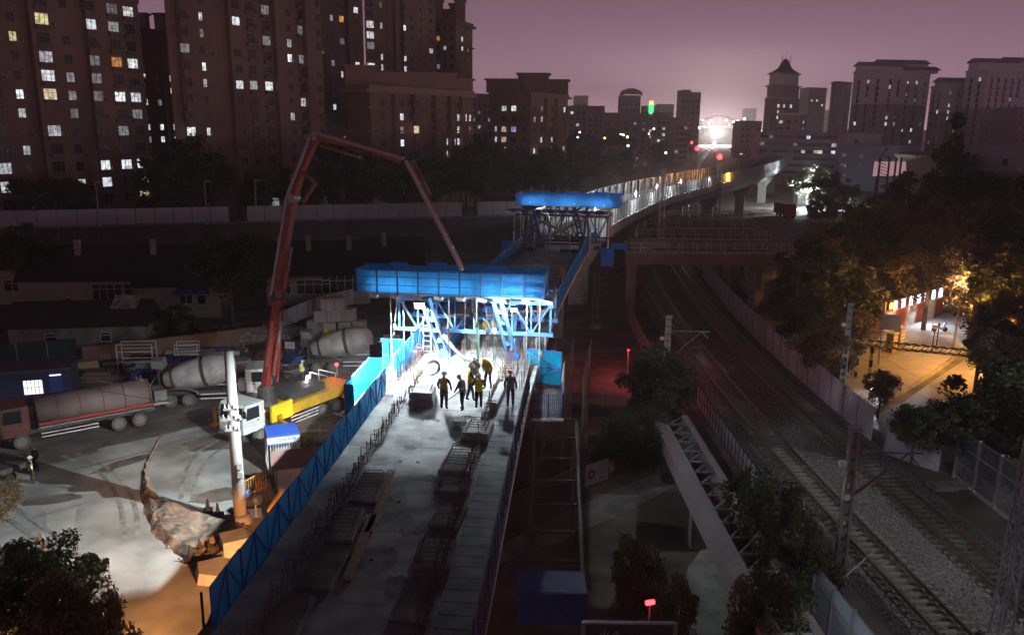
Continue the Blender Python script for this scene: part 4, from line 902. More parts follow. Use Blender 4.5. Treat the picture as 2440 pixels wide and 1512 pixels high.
# chain hoists and ropes at the truss
for i, (x0, x1, L, lab) in enumerate(((1157, 1160, 1.5, 'chain hoist with black hook block hanging right of the green pipe'), (1172, 1190, 1.9, 'chain hoist with pale hook block beside the right slanted leg'))):
    a = AY(x0, 722, 42.4); h = thing('chain_hoist', lab, 'hoist', a-Vector((0,0,3.))); b = a-Vector((-.12, 0, 1.35))
    MB().tube(a, b, .02, n=5).build('chain', M_DSTEEL, h); MB().ball(b-Vector((0,0,.18)), .17, sz=(.8,.6,1.2)).build('hook_block', M_BLACK if i == 0 else M_WHITE, h)
    MB().path(sag(b-Vector((0,0,.3)), Vector((b.x+.7+i*.3, 41.6, 9.25)), .25), .016, 5).build('chain', M_DSTEEL, h); MB().path(sag(b-Vector((.05,0,.3)), Vector((b.x+.5+i*.3, 41.9, 9.2)), .4), .016, 5).build('chain', M_DSTEEL, h)
for i, (x, y0, x2, y2, lab) in enumerate(((946, 712, 938, 800, 'steel rope with pulley hanging from the left end of the truss'), (1282, 735, 1290, 880, 'dark rope hanging from the right end of the truss'), (1108, 715, 1108, 905, 'thin vertical rod hanging in front of the truss centre'), (1068, 715, 1068, 930, 'thin vertical rod hanging left of the yellow vest group'))):
    a, b = AY(x, y0, 42.6), AY(x2, y2, 42.6); b.z = max(b.z, 8.6); h = thing('hanging_rope', lab, 'rope', b); MB().tube(a, b, .022, n=5).build('line', M_DSTEEL if i else M_WHITE, h)
    if i < 2: MB().ball(a.lerp(b, .75), .16, sz=(.8,.6,1.2)).build('pulley_block', M_STEEL, h)
# canvas-wrapped bundle of hoses slung from the lamp down to the deck
mb = MB(); a, b = TM @ Vector((-1.8, -1.2, 1.9)), TM @ Vector((.4, -1.9, .25))
for k in range(5): mb.path([p+Vector((.05*k-.1, .04*k, 0)) for p in sag(a, b, .35+.05*k)], .055, 6)
solo(mb, 'hose_bundle', M_PRE, 'pale bundle of hoses drooping from the truss to the bright deck', 'hoses', b)
# ---- blocks: ballast cubes stacked in the yard
t0 = None
bl = [(744,812,0),(775,822,0),(808,830,0),(838,818,0),(862,805,0),(752,800,1),(786,806,1),(822,806,1),(857,792,1),(765,778,2),(797,786,2),(830,778,2),(780,762,3),(805,757,3),(850,812,0),(735,796,0)]
BL = ['lowest row, leftmost','lowest row, second from left','lowest row, middle, beside the yellow skip','lowest row, behind the yellow skip','lowest row, right end','second row, left','second row, behind the warning triangle','second row, right of the triangle','second row, right end','third row, left','third row, middle','third row, right','topmost, left one','topmost, right one','lowest row, set back at the right','lowest row, set back at the left']
bm_ = MB(); s_ = .62; e_ = .05
bm_.lathe([(s_*1.38, 0), (s_*1.40, .04), (s_*1.40, 1.16), (s_*1.33, 1.2)], 4, Matrix.Rotation(R(45), 4, 'Z')); bme = bm_.mesh('concrete_cube', M_PRE)
for i, (x, y, lv) in enumerate(bl):
    p = G(x, y); yy = 79.5+(i % 3)*.35
    pp = AY(x, y, yy); o = obj('concrete_cube', bme); o.location = (pp.x*(yy/pp.y), yy+lv*.15, lv*1.21-.02); o.rotation_euler = (0, 0, rnd.uniform(-.25, .25))
    tag(o, 'pale concrete cube in the heap: '+BL[i], 'concrete block', 'heap of concrete cubes')
p = AY(777, 793, 78.4); mb = MB(); mb.prism([p+Vector((-.55,0,-.45)), p+Vector((.55,0,-.45)), p+Vector((0,.05,.5))], (0,-.03,0)); ws = solo(mb, 'warning_triangle', mat('warning_yellow', (.75, .62, .03), .5), 'yellow warning triangle leaning on the concrete cubes', 'sign', p-Vector((0,0,.45)))
mb = MB(); mb.bar(p+Vector((-.02,-.05,-.12)), p+Vector((.10,-.05,.18)), .06, .02); mb.box(p+Vector((-.2,-.05,-.3)), p+Vector((.2,-.04,-.22))); mb.build('symbol', M_BLACK, ws)
p = G(822, 838); t = thing('yellow_skip', 'olive yellow steel skip in front of the concrete cubes', 'skip', p)
mb = MB(); a, b, h = 1.0, .55, .8
mb.add([(p.x-a*.9,p.y-b,0),(p.x+a*.9,p.y-b,0),(p.x+a*.9,p.y+b,0),(p.x-a*.9,p.y+b,0),(p.x-a,p.y-b*1.2,h),(p.x+a,p.y-b*1.2,h),(p.x+a,p.y+b*1.2,h),(p.x-a,p.y+b*1.2,h)], [(0,3,2,1),(0,1,5,4),(1,2,6,5),(2,3,7,6),(3,0,4,7)]); mb.xf(Matrix.Translation(p) @ Matrix.Rotation(.3, 4, 'Z') @ Matrix.Translation(-p)); mb.build('tub', mat('olive_yellow', (.33, .27, .04), .6), t)
# ---- site office container
p = G(62, 965); t = thing('site_office', 'dark blue site office container with one lit window', 'container', p); m4 = Matrix.Translation(p+Vector((0, 1.6, 0))) @ Matrix.Rotation(R(18), 4, 'Z')
mb = MB(); mb.box((-2.9, -1.5, 0), (2.9, 1.5, 2.7)); mb.xf(m4); mb.build('body', mat('office_blue', (.02, .03, .075), .6, col2=(.03, .04, .09), scale=1.), t)
mb = MB(); mb.box((-3.05, -1.75, 2.702), (3.05, 1.65, 2.85)); 
for k in range(16): mb.box((-3.0+k*.38, -1.74, 2.851), (-2.85+k*.38, 1.64, 2.90))
mb.xf(m4); mb.build('roof', mat('office_roof', (.055, .06, .085), .6, col2=(.07, .075, .10), scale=1.), t)
mb = MB(); mb.cur = 1; mb.box((-.5, -1.53, .85), (.85, -1.505, 2.0)); mb.cur = 0
for k in range(6): mb.box((-.52+k*.27, -1.57, .83), (-.49+k*.27, -1.531, 2.02))
for z in (.83, 1.4, 2.0): mb.box((-.52, -1.57, z), (.87, -1.531, z+.03))
mb.xf(m4); mb.build('window', [M_DSTEEL, mat('office_window', (.5,.5,.5), .4, emit=(.95, .97, 1.), es=1.3)], t)
mb = MB(); mb.box((1.35, -1.53, .05), (2.25, -1.502, 2.1)); mb.xf(m4); mb.build('door', M_DBLUE, t)
mb = MB(); mb.box((1.4, -1.6, 2.25), (2.2, -1.505, 2.33)); mb.xf(m4); mb.build('tube_lamp', mat('office_tube', (.6,.6,.6), .4, emit=(.9, .95, 1.), es=1.4), t)
# ---- distribution box under a blue canopy, brown-roofed shed
def text_mesh(s, size, m4, m, name, parent, ext=.004):
    cu = bpy.data.curves.new('lettering', 'FONT'); cu.body = s; cu.size = size; cu.align_x = 'CENTER'; cu.align_y = 'CENTER'; cu.extrude = ext
    o = bpy.data.objects.new('lettering', cu); C.objects.link(o); bpy.context.view_layer.update()
    me = bpy.data.meshes.new_from_object(o.evaluated_get(bpy.context.evaluated_depsgraph_get())); bpy.data.objects.remove(o)
    me.transform(Matrix.Translation(-origin(parent)) @ m4); me.materials.clear(); me.materials.append(m); return obj(name, me, parent)
p = G(676, 1112); t = thing('power_kiosk', 'white barred power kiosk under a bright blue canopy', 'kiosk', p); m4 = Matrix.Translation(p) @ Matrix.Rotation(R(22), 4, 'Z')
M_CANO = mat('canopy_blue', (.03, .09, .45), .45, col2=(.04, .12, .52), scale=1.)
mb = MB(); mb.box((-1.0, -1.0, 2.5), (1.0, 1.0, 2.62)); mb.xf(m4); mb.build('canopy', M_CANO, t)
for a, b in (((-1.0,-1.0), (1.0,-1.0)), ((-1.0,1.0), (-1.0,-1.0)), ((1.0,-1.0), (1.0,1.0))):
    mb = MB(); mb.bar((*a, 2.28), (*b, 2.28), .03, .40); mb.xf(m4); mb.build('fascia', M_WHITE, t)
    mb = MB(); mb.bar((*a, 2.05), (*b, 2.05), .05, .06); mb.xf(m4); mb.build('fascia_trim', M_CANO, t)
    for k in range(13):
        f = k/12; x, y = a[0]+(b[0]-a[0])*f, a[1]+(b[1]-a[1])*f; mb = MB(); mb.box((x-.02, y-.02, 0), (x+.02, y+.02, 2.05)); mb.xf(m4); mb.build('bar', M_WHITE, t)
mb = MB(); mb.box((-.5, -.3, 0), (.5, .4, 1.5)); mb.xf(m4); mb.build('cabinet', M_PRE, t)
text_mesh('二级配电箱', .27, m4 @ Matrix.Translation((.1, -1.025, 2.28)) @ RX, M_DBLUE, 'lettering', t)
text_mesh('二级配电箱', .25, m4 @ Matrix.Translation((-1.025, -.05, 2.28)) @ Matrix.Rotation(R(-90), 4, 'Z') @ RX, M_DBLUE, 'lettering', t)
p = G(690, 1195); t = thing('site_shed', 'pale cabin with brown gabled roof in front of the power kiosk', 'shed', p); m4 = Matrix.Translation(p+Vector((.35, .9, 0))) @ Matrix.Rotation(R(20), 4, 'Z')
mb = MB(); mb.box((-1.3, -1.15, .3), (1.9, 1.15, 2.35)); mb.xf(m4); mb.build('wall', mat('shed_wall', (.40, .33, .28), .75, col2=(.48, .40, .35), scale=.8), t)
mb = MB(); mb.prism([(-1.55, -1.4, 2.36), (2.15, -1.4, 2.36), (2.15, .1, 2.9), (-1.55, .1, 2.9)], (0,0,.06)); mb.prism([(-1.55, .1, 2.9), (2.15, .1, 2.9), (2.15, 1.4, 2.36), (-1.55, 1.4, 2.36)], (0,0,.06)); mb.xf(m4); mb.build('roof', mat('shed_roof', (.17, .09, .085), .7, col2=(.22, .125, .115), scale=2.), t)
for x in (-1.31, .1, 1.6): mb = MB(); mb.box((x, -1.18, .3), (x+.05, -1.151, 2.3)); mb.xf(m4); mb.build('corner_strip', M_RUST, t)
mb = MB(); mb.box((-1.32, -.5, .3), (-1.305, .3, .95)); mb.xf(m4); mb.build('stain_panel', M_CONCD, t); mb = MB(); mb.box((-1.35, -1.2, -.02), (1.95, 1.2, .299)); mb.xf(m4); mb.build('plinth', M_CONCD, t)
# ochre bar fence behind the pole
t = thing('bar_fence', 'ochre railing behind the leaning concrete pole', 'fence', G(620, 1195)); fp = [G(582,1190), G(640,1160), G(668,1215), G(640,1262)]
for p in resample([fp[0], fp[1]], .2)+resample([fp[2], fp[3]], .2): MB().box(p+Vector((-.02,-.02,0)), p+Vector((.02,.02,1.25))).build('bar', mat('ochre', (.45, .26, .07), .6), t)
for a, b in ((fp[0], fp[1]), (fp[2], fp[3])):
    for z in (.2, 1.15): MB().bar(a+Vector((0,0,z)), b+Vector((0,0,z)), .05).build('rail', MATS['ochre'], t)
# blue pump motor by the pole
p = G(602, 1228); t = thing('pump_motor', 'small blue motor pump at the foot of the concrete pole', 'pump', p)
MB().obox(p+Vector((0,0,.3)), (1.0, .7, .6), .3).build('base', M_DBLUE, t)
mb = MB(); mb.lathe([(.3, -.45), (.36, -.35), (.36, .35), (.2, .5)], 12, Matrix.Translation(p+Vector((.1,0,1.0))) @ Matrix.Rotation(R(70), 4, 'Y') @ Matrix.Rotation(.4, 4, 'X')); mb.build('motor', MATS['office_roof'], t)
mb = MB(); mb.ball(p+Vector((-.25,.1,1.25)), .3); mb.build('cap', M_BLUE, t); MB().tube(p+Vector((.3,-.3,.1)), p+Vector((.3,-.3,1.1)), .06).build('pipe', M_STEEL, t)
# concrete utility pole
base = V2(-15.1, 42.0); top = AY(545, 836, 42.6); t = thing('utility_pole', 'tall tapering concrete utility pole in the yard', 'pole', base)
mb = MB(); mb.smooth = True; mb.path([base-Vector((0,0,.05)), base.lerp(top, .5), top], [.36, .32, .25], 14); mb.build('shaft', mat('pole_concrete', (.24, .225, .21), .85, col2=(.30, .28, .26), scale=1.2), t)
mb = MB(); mb.lathe([(.62, -.02), (.62, .12), (.5, .5), (.34, .55)], 14, Matrix.Translation(base)); mb.build('footing', M_CONCD, t)
for f, w in ((.62, 1.1), (.56, .8), (.68, .8)):
    q = base.lerp(top, f); MB().obox(q+Vector((0,-.28,0)), (w, .09, .12), .2).build('cross_arm', M_STEEL, t)
    for s in (-.4, -.15, .2, .42): MB().tube(q+Vector((s*w, -.3, .05)), q+Vector((s*w, -.32, .28)), .05, .03).build('insulator', M_WHITE, t)
for z in (3.0, 3.5): MB().obox(base+Vector((.25,-.22,z)), (.28, .2, .34)).build('meter_box', M_PRE, t)
for i, (a, b, s) in enumerate(((base.lerp(top, .62), AY(330, 900, 75), .6), (base.lerp(top, .66), Vector((-60, 60, 9)), 1.), (base.lerp(top, .56), Vector((-38, 20, 8)), .8))):
    w = thing('overhead_wire', ('thin wire from the pole towards the mixer drum', 'thin wire from the pole to the far left', 'thin wire from the pole to the lower left')[i], 'wire', a); MB().path(sag(a, b, s, 14), .012, 4).build('line', M_BLACK, w)
p = G(160, 1440); t = thing('short_pole', 'short pale pole in front of the lower left tree', 'pole', p+Vector((0,0,0))); q = G(95,1380)
b_ = Vector((-20.6, 33.5, 0)); MB().tube(b_-Vector((0,0,.03)), AY(96, 1268, 33.5), .16, .12, 10).build('shaft', M_CONC, t); MB().bar(AY(93, 1283, 33.5), AY(70, 1300, 33.5), .05).build('arm', M_DSTEEL, t)
# rubble blocks and bags by the pole
for i, (x, y, s) in enumerate(((560, 1322, 1.25), (508, 1372, 1.9))):
    p = G(x, y); mb = MB()
    if i == 0: mb.obox(p+Vector((0,0,s*.45)), (s, s, s*.9), .5); nm, lab = 'concrete_cube', 'single pale concrete cube by the lower left fence'
    else: mb.prism([p+Vector((-1.0,.3,0)), p+Vector((.1,.9,0)), p+Vector((.9,-.2,0)), p+Vector((.5,-1.0,0)), p+Vector((-.5,-.8,0))], (.1,.1,.55)); nm, lab = 'concrete_slab', 'broken pale slab lying at the edge of the orange light'
    solo(mb, nm, M_PRE, lab, 'concrete block', p)
cn = None
M_STRIPE = mat('cone_white', (.6,.6,.58), .6)
for i, (x, y) in enumerate(((520,1232),(496,1222),(500,1320),(478,1318),(455,1335))):
    p = G(x, y); c = thing('traffic_cone', 'striped post cone '+('right of the mound top', 'left one on the mound top', 'by the single concrete cube', 'in the middle above the slab', 'leftmost above the slab')[i], 'traffic cone', p, 'striped cones on the mound')
    MB().lathe([(.24, 0), (.24, .04), (.14, .05), (.05, .62), (.03, .65)], 10, Matrix.Translation(p+Vector((0,0,.25)))).build('cone', M_BLACK, c)
    for z in (.2, .38): MB().lathe([(.135-z*.13, z), (.12-z*.13, z+.09)], 10, Matrix.Translation(p+Vector((0,0,.25))), cap=False).build('stripe', M_STRIPE, c)
    MB().obox(p+Vector((0,0,.13)), (.5,.5,.28), .3*i).build('base', M_BLACK, c)
p = G(485, 1520); t = thing('steel_post', 'dark steel post with a brace at the bottom of the blue fence', 'post', Vector((-8.6, 19.6, 0)))
a = AY(486, 1500, 19.6); b = AY(479, 1410, 19.6); a.z = 8.; MB().tube(a, b, .04).build('post', M_DSTEEL, t); MB().tube(a.lerp(b, .25), AY(512, 1440, 19.6), .035).build('brace', M_DSTEEL, t); MB().tube(Vector((a.x, a.y, -.03)), a, .05).build('lower_post', M_DSTEEL, t)

# heaps of scrap and off-cuts between the vehicles
for i, (x, y, n) in enumerate(((300,900,14),(430,900,12),(560,838,14),(700,880,16),(160,905,12),(610,890,12),(760,1000,10),(700,1040,8))):
    c = G(x, y); t = thing('scrap_heap', 'heap of scrap bars and boards '+('left of the first mixer truck', 'behind the first mixer truck', 'at the foot of the boom, far side', 'right of the boom before the cubes', 'behind the tanker truck', 'at the boom foot, near side', 'between pump truck and blue fence', 'on the soil above the kiosk')[i], 'scrap heap', c); q = random.Random(i+50)
    for k in range(n):
        a = q.uniform(0, 3.1); L = q.uniform(.6, 2.6); p = c+Vector((q.gauss(0, 1.3), q.gauss(0, .8), .08+q.random()*.35)); d = Vector((math.cos(a), math.sin(a), q.uniform(-.1, .1)))*L/2
        MB().bar(p-d, p+d, q.uniform(.06, .35), q.uniform(.04, .1)).build('bar' if k % 2 else 'board', q.choice((M_RUST, M_WOOD, M_STEEL, M_CONCD, M_DSTEEL, M_PRE)), t)
def ordinal(n): return '%d%s' % (n, 'th' if 10 < n % 100 < 14 else {1: 'st', 2: 'nd', 3: 'rd'}.get(n % 10, 'th'))
# ================================================================= buildings
def litmat(name, col, es):
    m = mat(name, (.3, .3, .3), .4, emit=col, es=es); n, l = m.node_tree.nodes, m.node_tree.links; b = n['Principled BSDF']
    t = n.new('ShaderNodeTexCoord'); oi = n.new('ShaderNodeObjectInfo'); ad = n.new('ShaderNodeVectorMath'); ad.operation = 'ADD'
    nz = n.new('ShaderNodeTexNoise'); nz.inputs['Scale'].default_value = 1.6; nz.inputs['Detail'].default_value = 3
    l.new(t.outputs['Object'], ad.inputs[0]); l.new(oi.outputs['Location'], ad.inputs[1]); l.new(ad.outputs[0], nz.inputs['Vector'])
    mr = n.new('ShaderNodeMapRange'); mr.inputs[1].default_value = .35; mr.inputs[2].default_value = .65; mr.inputs[3].default_value = es*.35; mr.inputs[4].default_value = es*1.35
    rv = n.new('ShaderNodeMapRange'); rv.inputs[3].default_value = .35; rv.inputs[4].default_value = 1.15; l.new(oi.outputs['Random'], rv.inputs[0]); mu = n.new('ShaderNodeMath'); mu.operation = 'MULTIPLY'
    l.new(nz.outputs[0], mr.inputs[0]); l.new(mr.outputs[0], mu.inputs[0]); l.new(rv.outputs[0], mu.inputs[1]); l.new(mu.outputs[0], b.inputs['Emission Strength']); return m
LIT = {'w': litmat('lit_white', (.88, .93, .98), 1.15), 'd': litmat('lit_dim', (.75, .80, .85), .30), 'y': litmat('lit_yellow', (.95, .85, .40), .75), 'o': litmat('lit_orange', (1., .42, .10), .9), 'a': litmat('lit_warm', (1., .78, .50), 1.0), 'b': litmat('lit_blue', (.45, .42, 1.), 1.2)}
M_WDARK = mat('dark_window', (.02, .021, .024), .25, col2=(.035, .035, .04), scale=.4); M_WFR = mat('window_frame', (.22, .21, .20), .6)
WM = {}
def wmesh(w, h, kind, st):
    k = (round(w, 2), round(h, 2), kind, st)
    if k in WM: return WM[k]
    mb = MB(); mb.cur = 1; mb.quad((-w/2, -.012, 0), (w/2, -.012, 0), (w/2, -.012, h), (-w/2, -.012, h)); mb.cur = 0; f = .055
    mb.box((-w/2-f, -.07, -f), (w/2+f, -.002, 0)); mb.box((-w/2-f, -.07, h), (w/2+f, -.002, h+f)); mb.box((-w/2-f, -.07, 0), (-w/2, -.002, h)); mb.box((w/2, -.07, 0), (w/2+f, -.002, h))
    if st in (0, 2): mb.box((-w*.15, -.05, 0), (-w*.15+f, -.013, h)); mb.box((-w/2, -.05, h*.62), (w/2, -.013, h*.62+f))
    if st == 1: mb.box((-f/2, -.05, 0), (f/2, -.013, h))
    if st == 2: mb.box((w*.2, -.05, 0), (w*.2+f, -.013, h)); mb.cur = 2; mb.box((-w/2-.12, -.5, -.75), (w/2+.12, -.003, -.06))
    WM[k] = mb.mesh('window', [M_WFR, LIT.get(kind, M_WDARK), MATS.get('balcony_wall', M_WFR)]); return WM[k]
WIN = []
mat('balcony_wall', (.16, .11, .09), .85, col2=(.20, .14, .115), scale=.5)
acm = MB(); acm.cur = 0; acm.box((-.4, -.4, 0), (.4, -.004, .6)); acm.cur = 1; acm.lathe([(.22, 0), (.22, .02)], 10, Matrix.Translation((-.1, -.4, .3)) @ RX); acme = acm.mesh('air_conditioner', [mat('ac_grey', (.26, .26, .25), .7), M_BLACK])
def tower(name, label, foot, back, H, m, faces, z0=0., group=None, cornices=(), cm=None, top=.9, pil=True, ac=0., seed=1, cat='building', trim=.35, split=None):
    q = random.Random(seed); base = V2(*foot[0]); base.z = z0; t = thing(name, label, cat, base, group); ft = [V2(*p) for p in foot]
    if len(ft) == 2: bk = Vector((*back, 0)); poly = [ft[0], ft[1], ft[1]+bk, ft[0]+bk]
    else: poly = ft+[ft[0]+ft[-1]-ft[len(ft)//2]] if len(ft) == 3 else ft
    cm = cm or m; hs = split[0] if split else H; MB().prism([p+Vector((0,0,z0-.03)) for p in poly], (0,0,hs+.03)).build('wall', m, t)
    if split: MB().prism([p+Vector((0,0,z0+hs+.001)) for p in poly], (0,0,H-hs-.001)).build('upper_wall', split[1], t)
    c = sum(poly, Vector())/len(poly)
    def ring(z, h, o, nm):
        pl = [p+(p-c).normalized()*o*1.3+Vector((0,0,z)) for p in poly]; MB().prism(pl, (0,0,h)).build(nm, cm, t)
    for z in cornices: ring(z0+z, .35, trim, 'cornice')
    if top: ring(z0+H+.002, top*.45, trim*1.6, 'cornice'); ring(z0+H+.004+top*.45, top*.55, trim*.5, 'parapet')
    for i, fc in enumerate(faces):
        if not fc: continue
        a, b = ft[i], ft[i+1]; L = (b-a).length; d = (b-a)/L; rz = math.atan2(d.y, d.x); out = Vector((d.y, -d.x, 0))
        us = fc['u']; fh = fc.get('fh', 2.9); n = fc['n']; zs = fc.get('z', 1.2)
        if fc.get('pil'):
            for u, w in fc['pil']: MB().obox(a+d*L*u+out*.55+Vector((0,0,z0+H/2)), (w, 1.1, H-.02), rz).build('pilaster', cm if fc.get('pc') else m, t)
        for k in range(n):
            for j, uu in enumerate(us):
                u, w, h, st = uu if isinstance(uu, tuple) else (uu, 1.5, 1.4, 1)
                p = a+d*L*u+Vector((0,0,z0+zs+k*fh)); prj = any(abs(u-pu)*L < pw/2 for pu, pw in fc.get('pil', ()))
                if prj: p += out*1.1
                if z0+zs+k*fh+h > z0+H-.2: continue
                if q.random() < .04: continue
                o = obj('window', wmesh(w, h, 'k', st), t); o.location = p-base; o.rotation_euler = (0, 0, rz); WIN.append((o, proj(p+Vector((0,0,h/2))), (w, h, st)))
                if ac and q.random() < ac: e = obj('air_conditioner', acme, t); e.location = p-base+d*(w/2+.6)+Vector((0,0,-.1)); e.rotation_euler = (0, 0, rz)
    return t, poly
def F2(px, Y): d = ray(px, 292+(px-1220)*.0105); return (d[0]/d[1]*Y, Y)
M_BRN = mat('brown_render', (.20, .13, .105), .9, col2=(.27, .18, .15), scale=.12, bump=.1, bscale=3)
M_BRN2 = mat('brown_render_darker', (.15, .095, .08), .9, col2=(.20, .13, .11), scale=.12)
M_BRNL = mat('tan_render', (.30, .205, .165), .9, col2=(.35, .25, .20), scale=.15)
BW, SW = (1.9, 1.75, 2), (1.2, 1.45, 1)
def W3(*us): return us
# tower A, far left
A_u = [(.07, 2.0, 1.7, 2), (.20, 1.1, 1.4, 1), (.37, 2.1, 1.7, 2), (.50, 1.3, 1.5, 1), (.66, 1.7, 1.6, 1), (.80, 1.9, 1.6, 2), (.93, 1.9, 1.6, 2)]
tower('apartment_tower', 'huge brown apartment tower filling the left frame edge', [F2(-45, 132), F2(352, 156)], (-7, 16), 62, M_BRN, [dict(u=A_u, n=21, fh=2.95, pil=((.13, 6.2), (.42, 6.6), (.73, 5.4)), z=1.3)], cornices=(14, 29, 44), ac=.35, seed=2)
# narrow tower with turrets between
tB0, pl0 = tower('apartment_tower', 'lower brown block with corner turrets seen in the gap between the tall towers', [F2(322, 205), F2(432, 218)], (-3, 12), 42.5, M_BRN2, [dict(u=[(.25, 1.3, 1.4, 1), (.55, 1.1, 1.4, 1), (.85, 1.3, 1.4, 1)], n=11, fh=3., pil=((.7, 1.2),))], seed=4, cornices=(37,))
for px in (362, 402):
    p = V2(*F2(px, 212)); MB().obox(p+Vector((0,0,44.9)), (2.2, 2.2, 3.4)).build('turret', M_BRN2, tB0); MB().obox(p+Vector((0,0,46.8)), (3., 3., .45)).build('turret_cap', M_BRN2, tB0)
# tower B
B_u = [(.07, 1.9, 1.5, 1), (.17, .8, 1.4, 1), (.23, .8, 1.4, 1), (.38, 1.8, 1.5, 1), (.47, 1.9, 1.6, 2), (.60, 2.0, 1.7, 2), (.73, 1.2, 1.5, 1), (.85, 2.0, 1.7, 2), (.95, 1.3, 1.5, 1)]
tower('apartment_tower', 'tallest wide brown apartment tower behind the boom elbow', [F2(414, 154), F2(772, 188)], (-4, 18), 78, M_BRN, [dict(u=B_u, n=26, fh=2.95, pil=((.14, 6.4), (.43, 7.), (.70, 4.6), (.92, 4.6)), z=1.3)], cornices=(16, 31, 46), ac=.35, seed=5)
# tower C, D, E
C_u = [(.15, .9, 1.5, 1), (.35, 1.0, 1.5, 1), (.55, 1.6, 1.6, 1), (.85, 1.7, 1.5, 1)]
tower('apartment_tower', 'narrow brown tower right beside the tallest one', [F2(757, 232), F2(872, 246)], (-3, 14), 72, M_BRN2, [dict(u=C_u, n=24, fh=2.95, pil=((.7, 2.),), z=1.3)], seed=6)
D_u = [(.07, 2.4, 1.9, 0), (.22, .7, 1.7, 1), (.30, .7, 1.7, 1), (.52, .8, 1.5, 1), (.62, 1.0, 1.5, 1), (.78, .8, 1.3, 1), (.93, 1.3, 1.4, 1)]
tower('apartment_tower', 'brown tower left of the open sky, with large lit windows', [F2(876, 252), F2(1040, 268)], (-2, 14), 66, M_BRN, [dict(u=D_u, n=22, fh=2.95, pil=((.42, 1.4), (.57, 3.2)), z=1.3)], seed=7)
tE, pE = tower('apartment_tower', 'brown tower with corniced roof and roof turrets at the edge of the open sky', [F2(1036, 282), F2(1088, 278), F2(1126, 292)], (-8, 12), 52.5, M_BRN, [dict(u=[(.2, 1.2, 1.4, 1), (.5, 1.0, 1.4, 1), (.8, 1.4, 1.4, 1)], n=18, fh=2.9), dict(u=[(.35, 1.5, 1.5, 1), (.7, 1.2, 1.4, 1)], n=18, fh=2.9)], cornices=(46,), seed=8, trim=.8, top=1.6)
for px, Y, h in ((1046, 284, 6.), (1098, 284, 6.2), (1085, 286, 5.2)):
    p = V2(*F2(px, Y)); MB().obox(p+Vector((0,0,54+h/2)), (3.2, 3.2, h)).build('turret', M_BRN, tE); MB().obox(p+Vector((0,0,54.2+h)), (4., 4., .6)).build('turret_cap', M_BRN, tE)
p = V2(*F2(1070, 288)); MB().obox(p+Vector((0,0,56)), (11, 6, 4.)).build('roof_house', M_BRN2, tE)
# block F in front (stepped, with cornices) and G
FF = [(.10, 1.3, 1.5, 1), (.27, 1.2, 1.5, 1), (.37, 1.9, 1.7, 1), (.45, .8, 1.6, 1), (.56, .8, 1.5, 1), (.70, 1.3, 1.6, 1), (.78, 1.5, 1.6, 1), (.83, .8, 1.6, 1), (.90, 1.7, 1.7, 1), (.96, .8, 1.6, 1)]
tF, pF = tower('apartment_block', 'tan mid-rise block with heavy stepped cornices below the towers', [F2(822, 196), F2(884, 190), F2(1128, 222)], (0, 0), 28.2, M_BRN, [dict(u=[], n=1), dict(u=FF, n=9, fh=3.0, z=1.2, pil=((.20, 1.6), (.40, 2.6), (.62, 4.), (.74, 1.4), (.86, 1.4)))], cornices=(19.5, 24.8), cm=M_BRNL, trim=.7, top=1.6, seed=9)
for px, Y, w, h in ((860, 199, 7, 4.2), (940, 204, 9, 3.), (1030, 212, 11, 3.4), (1090, 218, 7, 2.4)):
    p = V2(*F2(px, Y)); MB().obox(p+Vector((0,0,29.9+h/2)), (w, 6, h), .25).build('roof_house', M_BRNL, tF); MB().obox(p+Vector((0,0,30+h)), (w+1, 7, .5), .25).build('roof_cap', M_BRNL, tF)
G1 = [(.16, .8, 1.5, 1), (.36, 2.0, 1.5, 1), (.60, 1.9, 1.5, 1), (.85, 1.0, 1.5, 1)]
G2 = [(.1, 1.0, 1.4, 1), (.28, 1.2, 1.5, 1), (.42, 1.0, 1.5, 1), (.56, 1.2, 1.5, 1), (.72, 1.0, 1.5, 1), (.9, 1.2, 1.5, 1)]
tG, pG = tower('apartment_block', 'brown block with roof pavilions standing alone against the sky', [F2(1167, 255), F2(1264, 244), F2(1352, 268)], (0, 0), 29.2, M_BRN, [dict(u=G1, n=9, fh=3., z=1.2), dict(u=G2, n=9, fh=3., z=1.2, pil=((.36, 1.3), (.64, 1.3)))], cornices=(21.5,), cm=M_BRN, trim=.7, top=1.4, seed=10)
for px, Y, w, h in ((1200, 257, 10, 3.6), (1270, 258, 9, 5.4), (1325, 266, 7, 4.)):
    p = V2(*F2(px, Y)); MB().obox(p+Vector((0,0,30.6+h/2)), (w, 6, h), -.1).build('roof_house', M_BRN2, tG); MB().obox(p+Vector((0,0,30.8+h)), (w+1.2, 7, .5), -.1).build('roof_cap', M_BRN2, tG)
tower('apartment_block', 'grey slab block far behind between the two brown blocks', [F2(1118, 360), F2(1170, 372)], (0, 15), 33, mat('grey_render', (.17, .165, .17), .9, col2=(.22, .21, .215), scale=.1), [dict(u=[(.2, 1.6, 1.4, 1), (.45, 1.6, 1.4, 1), (.7, 1.6, 1.4, 1), (.9, 1.2, 1.4, 1)], n=10, fh=3.)], seed=11)
